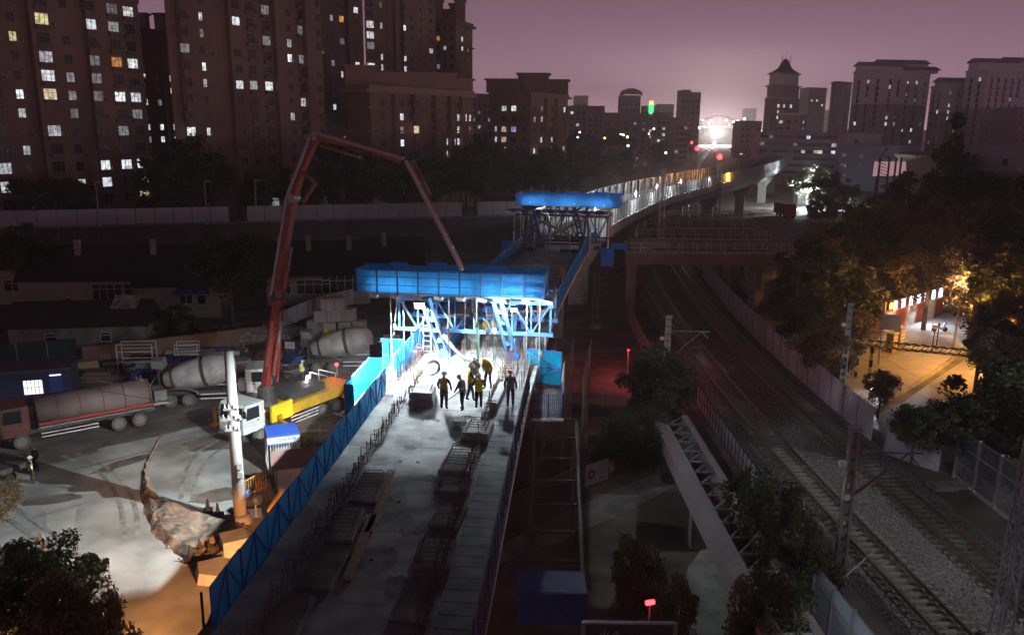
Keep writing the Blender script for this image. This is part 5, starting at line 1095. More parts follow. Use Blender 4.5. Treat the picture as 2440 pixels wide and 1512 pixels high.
# ---- left viaduct with panel parapet, behind the low houses
M_VIA = mat('viaduct_panel', (.32, .30, .33), .8, col2=(.38, .36, .39), scale=.3)
va, vb = AY(-60, 515, 122), AY(1262, 448, 148); va.z = 0; vb.z = 0
vt = thing('elevated_road', 'long elevated road wall with grey panel parapet left of the bridge', 'elevated road', va); dv = (vb-va).normalized(); rzv = math.atan2(dv.y, dv.x); Lv = (vb-va).length
MB().prism([va+Vector((0,0,-.03)), vb+Vector((0,0,-.03)), vb+Vector((-dv.y*6, dv.x*6, -.03)), va+Vector((-dv.y*6, dv.x*6, -.03))], (0,0,5.6)).build('wall', mat('viaduct_wall', (.085, .078, .07), .95, col2=(.12, .11, .10), scale=.4, bump=.3), vt)
MB().prism([va+Vector((dv.y*.8, -dv.x*.8, 5.58)), vb+Vector((dv.y*.8, -dv.x*.8, 5.58)), vb+Vector((-dv.y*7, dv.x*7, 5.58)), va+Vector((-dv.y*7, dv.x*7, 5.58))], (0,0,.35)).build('deck', M_CONCD, vt)
pm_ = MB(); pm_.box((.04, -.06, 5.95), (2.7, .06, 8.35)); pme = pm_.mesh('parapet_panel', M_VIA); n = int(Lv/2.76)
for i in range(n):
    if i % 14 == 13: continue
    o = obj('parapet_panel', pme, vt); o.location = dv*i*2.76+Vector((dv.y*.6, -dv.x*.6, 0)); o.rotation_euler = (0, 0, rzv)
for i in range(0, n, 2): p = va+dv*i*2.76+Vector((dv.y*.12, -dv.x*.12, 0)); MB().box(p+Vector((-.25,-.25,0)), p+Vector((.25,.1,5.55))).build('wall_rib', MATS['viaduct_wall'], vt)
mb = MB(); p = va+dv*60; 
for i, px in enumerate((215, 478, 600)):
    p = AY(px, 470, 124+i*4); t = thing('lamp_post', ('thin lamp post above the parapet at the far left', 'thin lamp post above the parapet by the towers, middle one', 'thin lamp post above the parapet near the boom')[i], 'lamp post', V2(p.x, p.y+2)); MB().tube(V2(p.x, p.y+2)+Vector((0,0,5.9)), V2(p.x, p.y+2)+Vector((0,0,12.5)), .09, .06).build('shaft', M_STEEL, t); MB().obox(V2(p.x, p.y+2)+Vector((.5,0,12.5)), (1.1, .2, .12)).build('head', M_STEEL, t); MB().tube(V2(p.x, p.y+2)+Vector((0,0,5.7)), V2(p.x, p.y+2)+Vector((0,0,5.95)), .2).build('foot', M_STEEL, t)
# ---- low houses in front of it
M_TILE = mat('old_roof_tiles', (.018, .018, .02), .9, col2=(.03, .029, .03), scale=1.5, bump=.5, bscale=6)
M_HW = mat('house_wall', (.24, .205, .175), .9, col2=(.32, .28, .245), scale=.5, bump=.2)
M_WWIN = mat('white_window_frame', (.45, .45, .45), .6)
def house(label, xl, xr, Y, ze, zr, wins, depth=6., chim=(), rz=.1, wm=M_HW, rm=M_TILE):
    a, b = AY(xl, 700, Y), AY(xr, 700, Y); L = b.x-a.x; base = V2((a.x+b.x)/2, Y); t = thing('low_house', label, 'house', base); m4 = Matrix.Translation(base) @ Matrix.Rotation(rz, 4, 'Z')
    mb = MB(); mb.box((-L/2, 0, -.03), (L/2, depth, ze)); mb.xf(m4); mb.build('wall', wm, t)
    mb = MB(); mb.prism([(-L/2-.3, -.5, ze+.01), (-L/2-.3, depth/2, zr), (-L/2-.3, depth+.4, ze+.01)], (L+.6, 0, 0)); mb.xf(m4); r = mb.build('roof', rm, t)
    for c in chim: mb = MB(); mb.obox((L*c, depth*.35, zr-.2), (.6, .6, 1.8)); mb.xf(m4); mb.build('chimney', M_HW, r)
    for u, w, h, z, k in wins:
        mb = MB(); mb.cur = 1; x = L*u; mb.box((x-w/2, -.03, z), (x+w/2, -.005, z+h)); mb.cur = 0; f = .07
        for xx in [x-w/2+i*w/max(1, round(w/.9)) for i in range(max(1, round(w/.9))+1)]: mb.box((xx-f/2, -.09, z), (xx+f/2, -.031, z+h))
        for zz in (z, z+h*.7, z+h): mb.box((x-w/2-f/2, -.09, zz-f/2), (x+w/2+f/2, -.031, zz+f/2))
        mb.xf(m4); mb.build('window', [M_WWIN, LIT[k] if k in LIT else M_WDARK], t)
    return t, m4, L
hA, mA, LA = house('long dark-roofed house with white framed windows left of the tree', 60, 470, 92, 3.9, 7.6, ((-.02, 3.2, 1.8, 1.7, 'k'), (.14, 2.6, 1.8, 1.7, 'k'), (.26, 1.0, 1.6, 1.8, 'k'), (.05, 4.2, .8, .25, 'w')), 7., (-.2, .22), R(8))
for k in range(2): mb = MB(); mb.obox((LA*.215, -.35, 2.2+k*.8), (.9, .5, .7)); mb.xf(mA); mb.build('air_conditioner', MATS['ac_grey'], hA)
hB, mB_, LB = house('house with a small blue awning beside the dark tree', 325, 520, 90.5, 3.6, 6.5, ((.1, 1.4, 1.5, 1.6, 'k'), (.28, 1.0, 1.6, 1.5, 'k')), 6., (), R(8))
mb = MB(); mb.prism([(LB*-.02, -1.7, 3.0), (LB*.42, -1.7, 3.0), (LB*.38, -.02, 3.5), (LB*.02, -.02, 3.5)], (0,0,.06)); mb.xf(mB_); mb.build('awning', M_DBLUE, hB)
house('long low house with a row of white bay windows behind the tarpaulin box', 640, 880, 98, 3.6, 7.4, ((-.05, 4.0, 1.7, 1.4, 'k'), (.22, 4.6, 2.1, 1.5, 'k'), (-.33, 1.6, 1.4, 1.5, 'k')), 8., (-.38, -.1, .3), R(9))
house('low house with tall white windows right of the bay windows', 880, 1010, 103, 4., 7.2, ((-.12, 1.5, 1.8, 1.4, 'k'), (.3, 2.2, 1.9, 1.3, 'k')), 8., (-.2,), R(9))
house('dark house at the left frame edge below the elevated road', -140, 70, 96, 4.2, 7.4, ((.3, 2., 1.4, 1.6, 'k'),), 7., (), R(8))
house('ruined shed with patched roof and whitewashed wall along the yard', 20, 330, 76, 2.5, 4.6, ((.2, .9, .9, 1., 'k'), (-.2, 1., .9, 1., 'k')), 5., (), R(9), mat('whitewash', (.30, .29, .28), .9, col2=(.12, .11, .10), scale=.5))
mb = MB(); a = AY(300, 718, 77.3); mb.obox(a, (2.4, 2.2, .06), .12, .42); solo(mb, 'roof_sheet', mat('patched_sheet', (.12, .11, .11), .9, col2=(.42, .41, .40), scale=2.2), 'torn pale sheet lying on the ruined shed roof', 'sheet', a)
mb = MB(); a = G(630, 822); mb.obox(a+Vector((0,0,1.)), (4.6, 1.8, .06), .25, .3); 
for e in (-2, 2): mb.bar(a+Vector((e*.95, .3*e, -.02)), a+Vector((e*.95, .3*e, 1.)), .08)
solo(mb, 'lean_to_roof', MATS['patched_sheet'], 'torn pale lean-to roof beside the brick yard wall', 'roof', a)
panel_wall('yard_wall', 'rust stained low wall behind the stored steel in the yard', 'wall', [G(200,868), G(420,842), G(650,812)], 1.7, mat('brick_wall', (.20, .11, .075), .9, col2=(.27, .17, .13), scale=.5, bump=.3), 2.4, post=M_CONCD)
panel_wall('yard_hoarding', 'grey sheet hoarding behind the heap of concrete cubes', 'hoarding', [G(655,790), G(760,745), G(880,715)], 1.9, M_WALLP, 2.4)
panel_wall('yard_hoarding', 'dark green hoarding behind the site office', 'hoarding', [G(-30,885), G(90,870), G(205,858)], 2.2, mat('dark_green_sheet', (.012, .045, .035), .7), 2.4)
# stored steel: pipes, racks, panels
q = random.Random(21)
names = ['farthest left by the wall', 'leftmost long one', 'on the upper left pile', 'beside the white rack', 'left of the white rack foot', 'under the blue pipe', 'in front of the rack', 'nearest the mixer drum', 'right of the mixer drum', 'behind the mixer cab', 'by the boom foot', 'on the upper right pile']
for i, (x, y, L, r, rz, m) in enumerate(((380, 858, 5, .28, .1, M_DSTEEL), (330, 868, 6, .2, .2, M_STEEL), (420, 862, 4, .3, .1, M_DBLUE), (455, 848, 4.5, .35, .15, M_CONC), (395, 880, 5, .3, .12, M_STEEL), (440, 868, 3, .25, .2, M_BLUE), (375, 890, 5, .35, .15, M_STEEL), (412, 876, 3.6, .3, .15, M_CONC), (520, 850, 4, .3, .2, M_CONC), (560, 862, 3, .25, -.2, M_STEEL), (690, 850, 5, .1, -.1, M_RUST), (500, 838, 5, .25, .1, M_DBLUE))):
    p = G(x, y); d = Vector((math.cos(rz), math.sin(rz), 0))*L/2; mb = MB(); mb.lathe([(r*.8, -L/2), (r, -L/2), (r, L/2), (r*.8, L/2)], 12, Matrix.Translation(p+Vector((0,0,r))) @ Matrix.Rotation(rz, 4, 'Z') @ Matrix.Rotation(R(90), 4, 'Y'), cap=False); solo(mb, 'steel_pipe', m, 'stored pipe in the yard, '+names[i], 'pipe', p, 'stored pipes in the yard')
for i, (x, y, w, h, rz) in enumerate(((325, 888, 3.0, 2.6, .1), (445, 860, 2.0, 1.6, .2))):
    p = G(x, y); t = thing('steel_rack', ('tall white steel frame rack in the yard', 'low steel frame rack behind the mixer drum')[i], 'rack', p); m4 = Matrix.Translation(p) @ Matrix.Rotation(rz, 4, 'Z')
    for xx in (-w/2, w/2):
        for yy in (0, 1.2): mb = MB(); mb.bar((xx, yy, 0), (xx, yy, h), .08); mb.xf(m4); mb.build('post', M_WHITE, t)
    for zz in (h*.4, h*.75, h):
        for yy in (0, 1.2): mb = MB(); mb.bar((-w/2, yy, zz), (w/2, yy, zz), .07); mb.xf(m4); mb.build('rail', M_WHITE, t)
for i, (x, y, sx_, sy_, m) in enumerate(((340, 905, 2., 1.2, M_DBLUE), (235, 905, 2.6, 1.6, M_RUST), (560, 880, 2.5, 1.2, M_STEEL), (205, 880, 2.2, 1.4, M_WOOD), (720, 862, 3.0, 2.2, M_DBLUE), (640, 858, 2.2, 1.6, M_RUST), (500, 870, 1.6, 1.1, M_PRE), (690, 800, 2.2, 1.8, M_PRE))):
    p = G(x, y); t = thing('material_crate', 'stack of material in the yard: '+('blue crate left of the mixer', 'rusty crate behind the tanker', 'grey bundle by the mixer cab', 'timber stack by the site office', 'blue sheeted pile right of the boom', 'rusty bundle left of the boom', 'pale block pile behind the mixer drum', 'rounded pale heap by the boom')[i], 'stack', p)
    for k in range(3): mb = MB(); mb.obox(p+Vector((.08*k, 0, .16+k*.3)), (sx_-.2*k, sy_-.1*k, .28), .15*i); mb.build('layer', m, t)
t = thing('info_sign', 'small white sign board standing in the yard before the boom', 'sign', G(692, 850)); p = G(692, 850); MB().obox(p+Vector((0,0,1.15)), (.95, .04, .65), -.1).build('board', M_WHITE, t); 
for e in (-.3, .3): MB().bar(p+Vector((e,.05,0)), p+Vector((e,.05,1.2)), .05).build('leg', M_STEEL, t)
for k in range(4): MB().box(p+Vector((-.3, -.045, .98+k*.11)), p+Vector((.28-.1*(k % 2), -.03, 1.01+k*.11))).build('text_line', M_DBLUE, t)
# ================================================================= right side: street, old blocks, far town
M_GRYB = mat('grey_white_render', (.42, .40, .43), .9, col2=(.48, .46, .49), scale=.1); M_DKR = mat('dark_brown_tower', (.40, .35, .365), .9, col2=(.46, .40, .42), scale=.1); M_WHT = mat('pale_tower_top', (.74, .70, .71), .9, col2=(.80, .76, .77), scale=.1)
SWN = (1.9, 1.7, 2)
def two_tone(label, foot, H, split, f1, f2, roofs, seed, z0=0):
    t, pl = tower('apartment_tower', label, foot, (0, 0), H, M_DKR, [dict(u=f1, n=int((H-2)/3), fh=3., z=1.3), dict(u=f2, n=int((H-2)/3), fh=3., z=1.3)], seed=seed, top=.8, cm=M_WHT, trim=.4, z0=z0, split=(split, M_WHT))
    for px, Y, w, h, dz in roofs:
        p = V2(*F2(px, Y)); MB().obox(p+Vector((0,0,z0+H+dz+h/2)), (w, 8, h), .1).build('roof_house', M_WHT, t); m4 = Matrix.Translation(p+Vector((0,0,z0+H+dz+h))) @ Matrix.Rotation(.1, 4, 'Z')
        mb = MB(); mb.prism([(-w/2-1, -5.5, 0), (-w/2-1, 0, 2.2), (-w/2-1, 5.5, 0)], (w+2, 0, 0)); mb.xf(m4); mb.build('roof', M_DKR, t)
    return t, pl
U6 = [(.12,)+SWN, (.28,)+SWN, (.45,)+SWN, (.62,)+SWN, (.78,)+SWN, (.92,)+SWN]
two_tone('wide dark apartment tower with white top floors and tiled ridges, right of centre', [F2(2022, 452), F2(2096, 425), F2(2202, 452)], 49, 33, [(.2,)+SWN, (.5,)+SWN, (.8,)+SWN], [(.12,)+SWN, (.30,)+SWN, (.5, 1.5, 1.3, 2), (.7,)+SWN, (.9,)+SWN], ((2080, 450, 22, 3.5, 0), (2130, 460, 26, 4.5, 1), (2175, 450, 16, 1.5, 0)), 31)
two_tone('dark apartment tower with white top, second from the right edge', [F2(2208, 430), F2(2238, 412), F2(2300, 432)], 41, 29, [(.3,)+SWN, (.7,)+SWN], [(.25,)+SWN, (.55, 1.5, 1.3, 2), (.85,)+SWN], ((2265, 432, 18, 3., 0), (2290, 440, 9, 3.5, 0)), 32)
two_tone('dark apartment tower with white top at the right frame edge', [F2(2285, 420), F2(2335, 402), F2(2432, 422)], 48, 31, [(.3,)+SWN, (.7,)+SWN], U6[:5], ((2345, 425, 20, 5., 0), (2415, 430, 20, 6., 0)), 33)
# pagoda-roofed tower
tP, pP = tower('apartment_tower', 'dark tower with a pagoda-like hipped roof on stepped white upper floors', [F2(1818, 470), F2(1834, 452), F2(1900, 470)], (0, 0), 36, M_DKR, [dict(u=[(.5,)+SWN], n=11, fh=3.), dict(u=[(.25,)+SWN, (.45,)+SWN, (.7,)+SWN], n=11, fh=3.)], seed=34, top=.5, cm=M_WHT)
pc = sum(pP, Vector())/4
for z, h, s, m in ((36.4, 6, .92, M_GRYB), (42.4, 6.5, .84, M_WHT)):
    MB().prism([pc+(p-pc)*s+Vector((0,0,z)) for p in pP], (0,0,h)).build('upper_storey', m, tP); MB().prism([pc+(p-pc)*(s+.14)+Vector((0,0,z+h)) for p in pP], (0,0,.6)).build('eave', M_DKR, tP)
mb = MB(); ap = [pc+(p-pc)*.9+Vector((0,0,49.5)) for p in pP]; tp_ = [pc+(p-pc)*.12+Vector((0,0,57)) for p in pP]; mm = [pc+(p-pc)*.42+Vector((0,0,52.2)) for p in pP]
mb.add(ap+mm+tp_, [(i, (i+1) % 4, 4+(i+1) % 4, 4+i) for i in range(4)]+[(4+i, 4+(i+1) % 4, 8+(i+1) % 4, 8+i) for i in range(4)]+[(8,9,10,11)]); mb.build('hipped_roof', mat('dark_red_tiles', (.06, .035, .04), .85), tP)
for k in (-2, 0, 2.5): MB().tube(pc+Vector((k, 0, 55)), pc+Vector((k, 0, 61-abs(k)*.6)), .25, .1, 6).build('finial', M_DKR, tP)
tower('apartment_block', 'shorter dark wing with lit stair windows in front of the pagoda tower', [F2(1852, 425), F2(1905, 418), F2(1922, 428)], (0, 0), 27, M_DKR, [dict(u=[(.15, 1.8, 1.4, 1), (.5, 2., 1.4, 1), (.85, 1.2, 1.4, 1)], n=8, fh=3.1), dict(u=[(.5, 1.4, 1.3, 1)], n=8, fh=3.1)], seed=35, cm=M_WHT)
tower('apartment_tower', 'pinkish distant slab tower between the pagoda tower and the wide tower', [F2(1920, 640), F2(1962, 650)], (0, 20), 49, mat('pinkish_render', (.30, .20, .185), .9, col2=(.34, .23, .21), scale=.05), [dict(u=[(.2, 1.5, 1.4, 1), (.5, 1.5, 1.4, 1), (.8, 1.5, 1.4, 1)], n=14, fh=3.2)], seed=36, pil=False)
tower('apartment_tower', 'dark narrow tower left of the wide white-topped tower', [F2(1972, 480), F2(1984, 470), F2(2020, 482)], (0, 0), 45, M_DKR, [dict(u=[(.5,)+SWN], n=14), dict(u=[(.3, 1.8, 1.3, 1), (.7,)+SWN], n=14)], seed=37)
# long low blue-grey slab, then the nearer old blocks
M_BLG = mat('blue_grey_render', (.24, .245, .36), .9, col2=(.28, .285, .40), scale=.1)
tower('apartment_block', 'long six-storey blue-grey slab below the dark towers', [F2(1812, 372), F2(2112, 344)], (0, 12), 18.6, M_BLG, [dict(u=[(.03+.0345*i, 1.7, 1.3, 1) for i in range(28)], n=6, fh=3., z=1.3)], seed=38, top=.6)
tower('old_block', 'blue-lit plain block with flat roof behind the bright work lights', [F2(2002, 292), F2(2150, 284), F2(2200, 300)], (0, 0), 15.2, M_BLG, [dict(u=[(.12, 1.5, 1.2, 1), (.4, 1.2, 1.2, 1), (.8, 1.5, 1.2, 1)], n=4, fh=3.4), None], seed=39, top=.5)
tower('old_block', 'small pale blue rooftop block above the blue-lit block', [F2(2018, 318), F2(2105, 312)], (0, 8), 18.8, M_GRYB, [dict(u=[(.3, 1.2, 1.2, 1)], n=5, fh=3.4, z=2)], seed=40, top=.4)
tW, pW = tower('old_block', 'block with a plain greenish gable wall and balconied right side', [F2(2142, 205), F2(2248, 190), F2(2388, 226)], (0, 0), 15.2, mat('greenish_render', (.27, .265, .225), .9, col2=(.31, .30, .255), scale=.1), [None, dict(u=[(.14, 2.2, 1.5, 2), (.4, 3., 1.5, 2), (.66, 2.2, 1.5, 2), (.9, 1.3, 1.4, 1)], n=5, fh=2.9, z=1.5)], seed=41, top=.5)
tower('old_block', 'pale block end rising at the right frame edge', [F2(2372, 205), F2(2445, 196)], (0, 10), 17, M_GRYB, [dict(u=[(.5, 1.6, 1.4, 1)], n=5, fh=3.)], seed=42, top=.5)
tower('old_block', 'reddish low block at the right frame edge above the trees', [F2(2395, 150), F2(2500, 140)], (0, 10), 14, mat('reddish_render', (.30, .19, .16), .9, col2=(.34, .22, .19), scale=.2), [dict(u=[(.35, 1.5, 1.4, 1)], n=4, fh=3.1)], seed=43, top=.4)
# orange-lit shed among the trees
tS, pS = tower('street_shed', 'low shed lit orange from the side above the street trees', [F2(2110, 150), F2(2192, 146), F2(2205, 152)], (0, 0), 4.6, mat('shed_render', (.38, .27, .20), .9, col2=(.42, .30, .23), scale=.3), [dict(u=[(.2, 1.2, .6, 1), (.42, 1.2, .6, 1)], n=1, z=2.4), None], seed=44, top=.3, cm=M_DKR)
# whitewashed building behind the near portal
tower('old_block', 'whitewashed wall with dark columns under the nearest portal beam', [(31.5, 104), (39, 101)], (0, 6), 5.4, mat('dirty_white', (.36, .34, .32), .9, col2=(.44, .42, .40), scale=.4), [None], seed=45, top=.3)
tower('street_shed', 'grey corrugated shed with sloping top at the edge of the street trees', [(37.5, 96), (41, 91), (50, 97)], (0, 0), 6.2, mat('corrugated', (.13, .13, .135), .7, col2=(.17, .17, .175), scale=.6), [None, None], seed=46, top=.3)
# billboard-like pink lit panel with steelwork
t = thing('lit_panel', 'pink lit panel behind dark steel pylons right of the work lights', 'panel', V2(*F2(2105, 195)))
p = AY(2080, 420, 195); q_ = AY(2160, 418, 195); MB().prism([p, q_, AY(2158, 385, 195), AY(2085, 385, 195)], (0,.3,0)).build('screen', mat('pink_lit', (.5,.35,.38), .5, emit=(1., .55, .62), es=.38), t)
for px in (2090, 2112, 2128, 2140): a = AY(px, 445, 193); MB().bar(Vector((a.x, 193, -.03)), Vector((a.x, 193, AY(px, 375, 193).z)), .35).build('pylon', M_DSTEEL, t)
for k in range(5): MB().bar(AY(2090, 385+k*8, 193), AY(2112, 393+k*8, 193), .15).build('brace', M_DSTEEL, t)
MB().bar(AY(2092, 380, 193), AY(2116, 352, 193), .2).build('jib', M_DSTEEL, t)
for k in (2090, 2156): a = AY(k, 412, 195.2); MB().bar(Vector((a.x, 195.3, -.03)), a, .3).build('leg', M_DSTEEL, t)
# ---------------------------------------------------------------- street
M_ROAD = mat('wet_road', (.17, .16, .155), .28, col2=(.25, .24, .23), scale=.5, detail=7, bump=.15, bscale=9)
rp = [G(x, y, .01) for x, y in ((2060,1000),(2150,960),(2225,905),(2310,850),(2330,760),(2420,735),(2500,760),(2500,980),(2330,1090),(2200,1110))]
mb = MB(); mb.add(rp, [tuple(range(len(rp)))]); struct(mb, 'road', M_ROAD)
fpv = [G(x, y, .12) for x, y in ((1965,905),(2010,870),(2100,800),(2200,755),(2310,735),(2322,765),(2300,822),(2230,878),(2140,935),(2075,975),(2040,955))]
mb = MB(); mb.prism(fpv, (0,0,-.15)); struct(mb, 'pavement', mat('street_paving', (.30, .28, .27), .8, col2=(.38, .36, .35), scale=.8, bump=.15))
kb = [G(x, y, 0) for x, y in ((2055,990),(2082,978),(2145,940),(2235,882),(2304,826),(2326,768))]
kt = thing('kerb', 'row of kerb stones along the lit pavement', 'kerb', kb[0]); rs = resample(cat_rom(kb, .1), 1.)
for a, b in zip(rs, rs[1:]): d = (b-a).normalized(); MB().bar(a+Vector((0,0,.07)), b-d*.02+Vector((0,0,.07)), .16, .2).build('kerb_stone', M_CONC, kt)
# height gauge: black and yellow lattice beam on posts
t = thing('height_gauge', 'black and yellow striped lattice beam spanning the street on posts', 'gantry', G(2050, 905)); a, b = G(2045, 903), G(2310, 935)
M_SY = mat('stripe_yellow', (.60, .42, .04), .5); A0 = AY(2046, 852, a.y); B0 = AY(2330, 905, b.y); A0.z = 3.1; B0 = B0.lerp(B0, 1); B0.z = 3.1
dd = (B0-A0); nseg = 26
for zo, yo in ((0, 0), (.5, 0), (0, .5), (.5, .5)):
    for k in range(nseg): p = A0+dd*(k/nseg)+Vector((0, yo, zo)); MB().bar(p, p+dd/nseg*.98, .09).build('chord_piece', M_SY if k % 2 else M_BLACK, t)
for k in range(nseg): p = A0+dd*(k/nseg); MB().bar(p, p+dd/nseg+Vector((0,0,.5)), .05).build('lacing', M_BLACK if k % 2 else M_SY, t)
for px in (0, .12):
    for k in range(5): p = A0+dd*px; MB().bar(Vector((p.x, p.y+.25, k*.62)), Vector((p.x, p.y+.25, (k+1)*.62)), .22).build('post_piece', M_SY if k % 2 else M_BLACK, t)
p = B0; MB().bar(Vector((p.x, p.y+.25, 0)), Vector((p.x, p.y+.25, 3.1)), .22).build('post_piece', M_BLACK, t)
# shop with lit sign
sa, sb = G(2105, 795), G(2245, 752); sd = (sb-sa).normalized(); sn = Vector((sd.y, -sd.x, 0)); sL = (sb-sa).length; rzs = math.atan2(sd.y, sd.x)
t = thing('shop', 'shop with red front and white lit sign characters behind the street trees', 'shop', sa)
MB().prism([sa, sb, sb-sn*6, sa-sn*6], (0,0,3.6)).build('wall', mat('shop_wall', (.38, .22, .17), .8, col2=(.44, .27, .21), scale=.5), t)
for k in range(6): c = sa+sd*sL*(k+.5)/6+sn*.03; MB().obox(c+Vector((0,0,1.2)), (sL/6*.8, .05, 2.2), rzs).build('shop_door', M_RED if k % 2 else M_WHITE, t)
MB().obox((sa+sb)/2+sn*.15+Vector((0,0,3.2)), (sL, .2, 1.15), rzs).build('sign_board', mat('sign_dark', (.08, .02, .02), .6), t)
M_SIGN = mat('sign_lit', (.7,.7,.7), .4, emit=(.75, .88, 1.), es=7.)
qg = random.Random(4)
for k in range(7):                            # blurred white characters: stroke clusters
    c = sa+sd*(1.4+k*(sL-2.2)/6.6)+sn*.27+Vector((0,0,3.1)); mb = MB()
    for z in (-.42, -.03, .4): mb.obox(c+Vector((0,0,z+qg.uniform(-.06,.06))), (qg.uniform(.55,.85), .05, .13), rzs)
    for e in (-.26, .28): mb.obox(c+sd*(e+qg.uniform(-.08,.08)), (.13, .052, qg.uniform(.65,.95)), rzs)
    mb.build('sign_character', M_SIGN, t)
mb = MB(); mb.lathe([(.38, 0), (.38, .05)], 14, Matrix.Translation(sa+sd*.4+sn*.28+Vector((0,0,3.1))) @ Matrix.Rotation(rzs, 4, 'Z') @ RX); mb.build('sign_emblem', mat('sign_yellow', (.7,.6,.1), .4, emit=(1., .8, .08), es=3.), t)
light('shop_sign_light', 'AREA', (sa+sb)/2+sn*1.0+Vector((0,0,2.9)), 500, (.85, .88, 1.), target=(sa+sb)/2+sn*5+Vector((0,0,0)), parent=t).data.size = 3
# road sign board on post
b_ = V2(*G(2092, 872).xy); t = thing('road_sign', 'dark rectangular road sign seen from behind on a post', 'sign', b_); MB().tube(b_, b_+Vector((0,0,6.2)), .09).build('post', M_STEEL, t)
p = AY(2098, 749, b_.y-.2); q_ = AY(2145, 785, b_.y-.2); MB().box((p.x, b_.y-.25, q_.z), (q_.x, b_.y-.2, p.z)).build('board', M_DBLUE, t); MB().bar((b_.x, b_.y-.18, (p.z+q_.z)/2), (q_.x, b_.y-.18, (p.z+q_.z)/2), .07).build('arm', M_STEEL, t)
# recycling cabinet, plain posts, white tree trunk lamps
for i, (x, y) in enumerate(((2122, 838), (2140, 822))):
    p = G(x, y, .12); t = thing('parcel_cabinet', ('parcel cabinet with small doors by the plane tree, left one', 'parcel cabinet with white roof, right one')[i], 'cabinet', p); MB().obox(p+Vector((0,0,.95)), (.95, .7, 1.85), rzs).build('body', mat('cabinet_brown', (.34, .20, .13), .6), t)
    for r_ in range(4):
        for c_ in range(3): d = Vector((math.cos(rzs), math.sin(rzs), 0)); MB().obox(p+d*(-.28+c_*.28)+Vector((d.y, -d.x, 0))*.36+Vector((0,0,.4+r_*.38)), (.22, .03, .26), rzs).build('door', M_WHITE, t)
    MB().obox(p+Vector((0,0,1.95)), (1.1, .9, .12), rzs).build('roof', M_WHITE, t)
for i, (x, y, h) in enumerate(((2220, 840, 2.3), (2230, 832, 2.6))):
    p = G(x, y, .12); t = thing('street_post', ('thin dark post on the lit pavement', 'slightly taller dark post next to the thin one')[i], 'post', p); MB().tube(p, p+Vector((0,0,h)), .05).build('shaft', M_BLACK, t); MB().obox(p+Vector((0,0,h)), (.16,.12,.3)).build('head', M_BLACK, t)
p = G(2238, 790, .12); t = thing('motor_scooter', 'parked scooter behind the pale street trunk', 'scooter', p)
for e in (-.6, .6): MB().lathe([(.16, -.05), (.27, -.05), (.27, .05), (.16, .05)], 12, Matrix.Translation(p+Vector((e,0,.27))) @ RX).build('wheel', M_BLACK, t)
mb = MB(); mb.prism([p+Vector((-.75,-.12,.4)), p+Vector((.1,-.12,.3)), p+Vector((.45,-.12,.35)), p+Vector((.62,-.12,1.0)), p+Vector((.5,-.12,1.0)), p+Vector((.3,-.12,.5)), p+Vector((0,-.12,.5)), p+Vector((-.1,-.12,.75)), p+Vector((-.8,-.12,.75))], (0,.24,0)); mb.build('body', M_WHITE, t)
MB().tube(p+Vector((.56,-.3,1.05)), p+Vector((.56,.3,1.05)), .03).build('handlebar', M_BLACK, t)
# street lamps
def street_lamp(label, p, h, arm, col, power, es, m=None, az=0., spot=150, size=.25):
    t = thing('street_lamp', label, 'street lamp', p); MB().tube(p-Vector((0,0,.03)), p+Vector((0,0,h)), .13, .08, 10).build('pole', M_STEEL, t); d = Vector((math.cos(az), math.sin(az), 0)); e = p+d*arm+Vector((0,0,h+.25))
    MB().path([p+Vector((0,0,h)), p+d*arm*.5+Vector((0,0,h+.22)), e], .06, 8).build('arm', M_STEEL, t); MB().obox(e+d*.3, (.8, .34, .14), az).build('head', M_DSTEEL, t)
    MB().obox(e+d*.3-Vector((0,0,.10)), (.6, .26, .05), az).build('lens', mat('lens_'+label[:12], (.8,.7,.5), .3, emit=col, es=es), t)
    light('lamp_light', 'POINT', e+d*.3-Vector((0,0,.35)), power*.22, col, size, parent=t); return t
p = V2(*G(2272, 830).xy); street_lamp('pale street lamp glowing orange above the lit pavement', p, 6.6, 1.6, (1., .55, .25), 40000, 40, az=R(20))
p = V2(*G(2420, 905).xy); street_lamp('street lamp glowing orange through the right trees', p, 5.2, 1.2, (1., .44, .09), 42000, 40, az=R(170))
# ground lamp on the boundary
p = G(2070, 953); t = thing('bulkhead_lamp', 'small bright white lamp by the wall at the street corner', 'lamp', p); MB().tube(p, p+Vector((0,0,1.0)), .05).build('post', M_STEEL, t); MB().ball(p+Vector((0,0,1.1)), .2, sz=(1.3,1,.8)).build('globe', mat('globe_white', (.8,.8,.8), .4, emit=(.85,.92,1.), es=12), t)
light('bulkhead_light', 'POINT', p+Vector((.2, 0, 1.6)), 120, (.85, .92, 1.), .15, parent=t)
# ---------------------------------------------------------------- work yard with floodlights beyond the ramp
def flood(label, x, y, Y, h, power, es, group=None, sz=.5):
    p = AY(x, y, Y); b = V2(p.x, p.y); t = thing('floodlight', label, 'floodlight', b, group); MB().tube(b-Vector((0,0,.03)), p-Vector((0,0,.3)), .12).build('mast', M_STEEL, t)
    MB().obox(p, (sz*2, .4, sz), 0, R(-25)).build('head', mat('flood_glow', (.8,.8,.8), .4, emit=(.92,.97,1.), es=60), t)
    light('flood_light', 'POINT', p+Vector((0,-.8,0)), power, (.88,.95,1.), .3, parent=t); return t
flood('high floodlight mast above the lit tree beyond the ramp', 1941, 407, 225, 0, 26000, es=60)
flood('low glaring floodlight left of the lit tree beyond the ramp', 1925, 452, 222, 0, 34000, es=60, sz=.9)
flood('small white floodlight at the right edge of the lit work yard', 2026, 461, 220, 0, 1500, es=30, sz=.4)
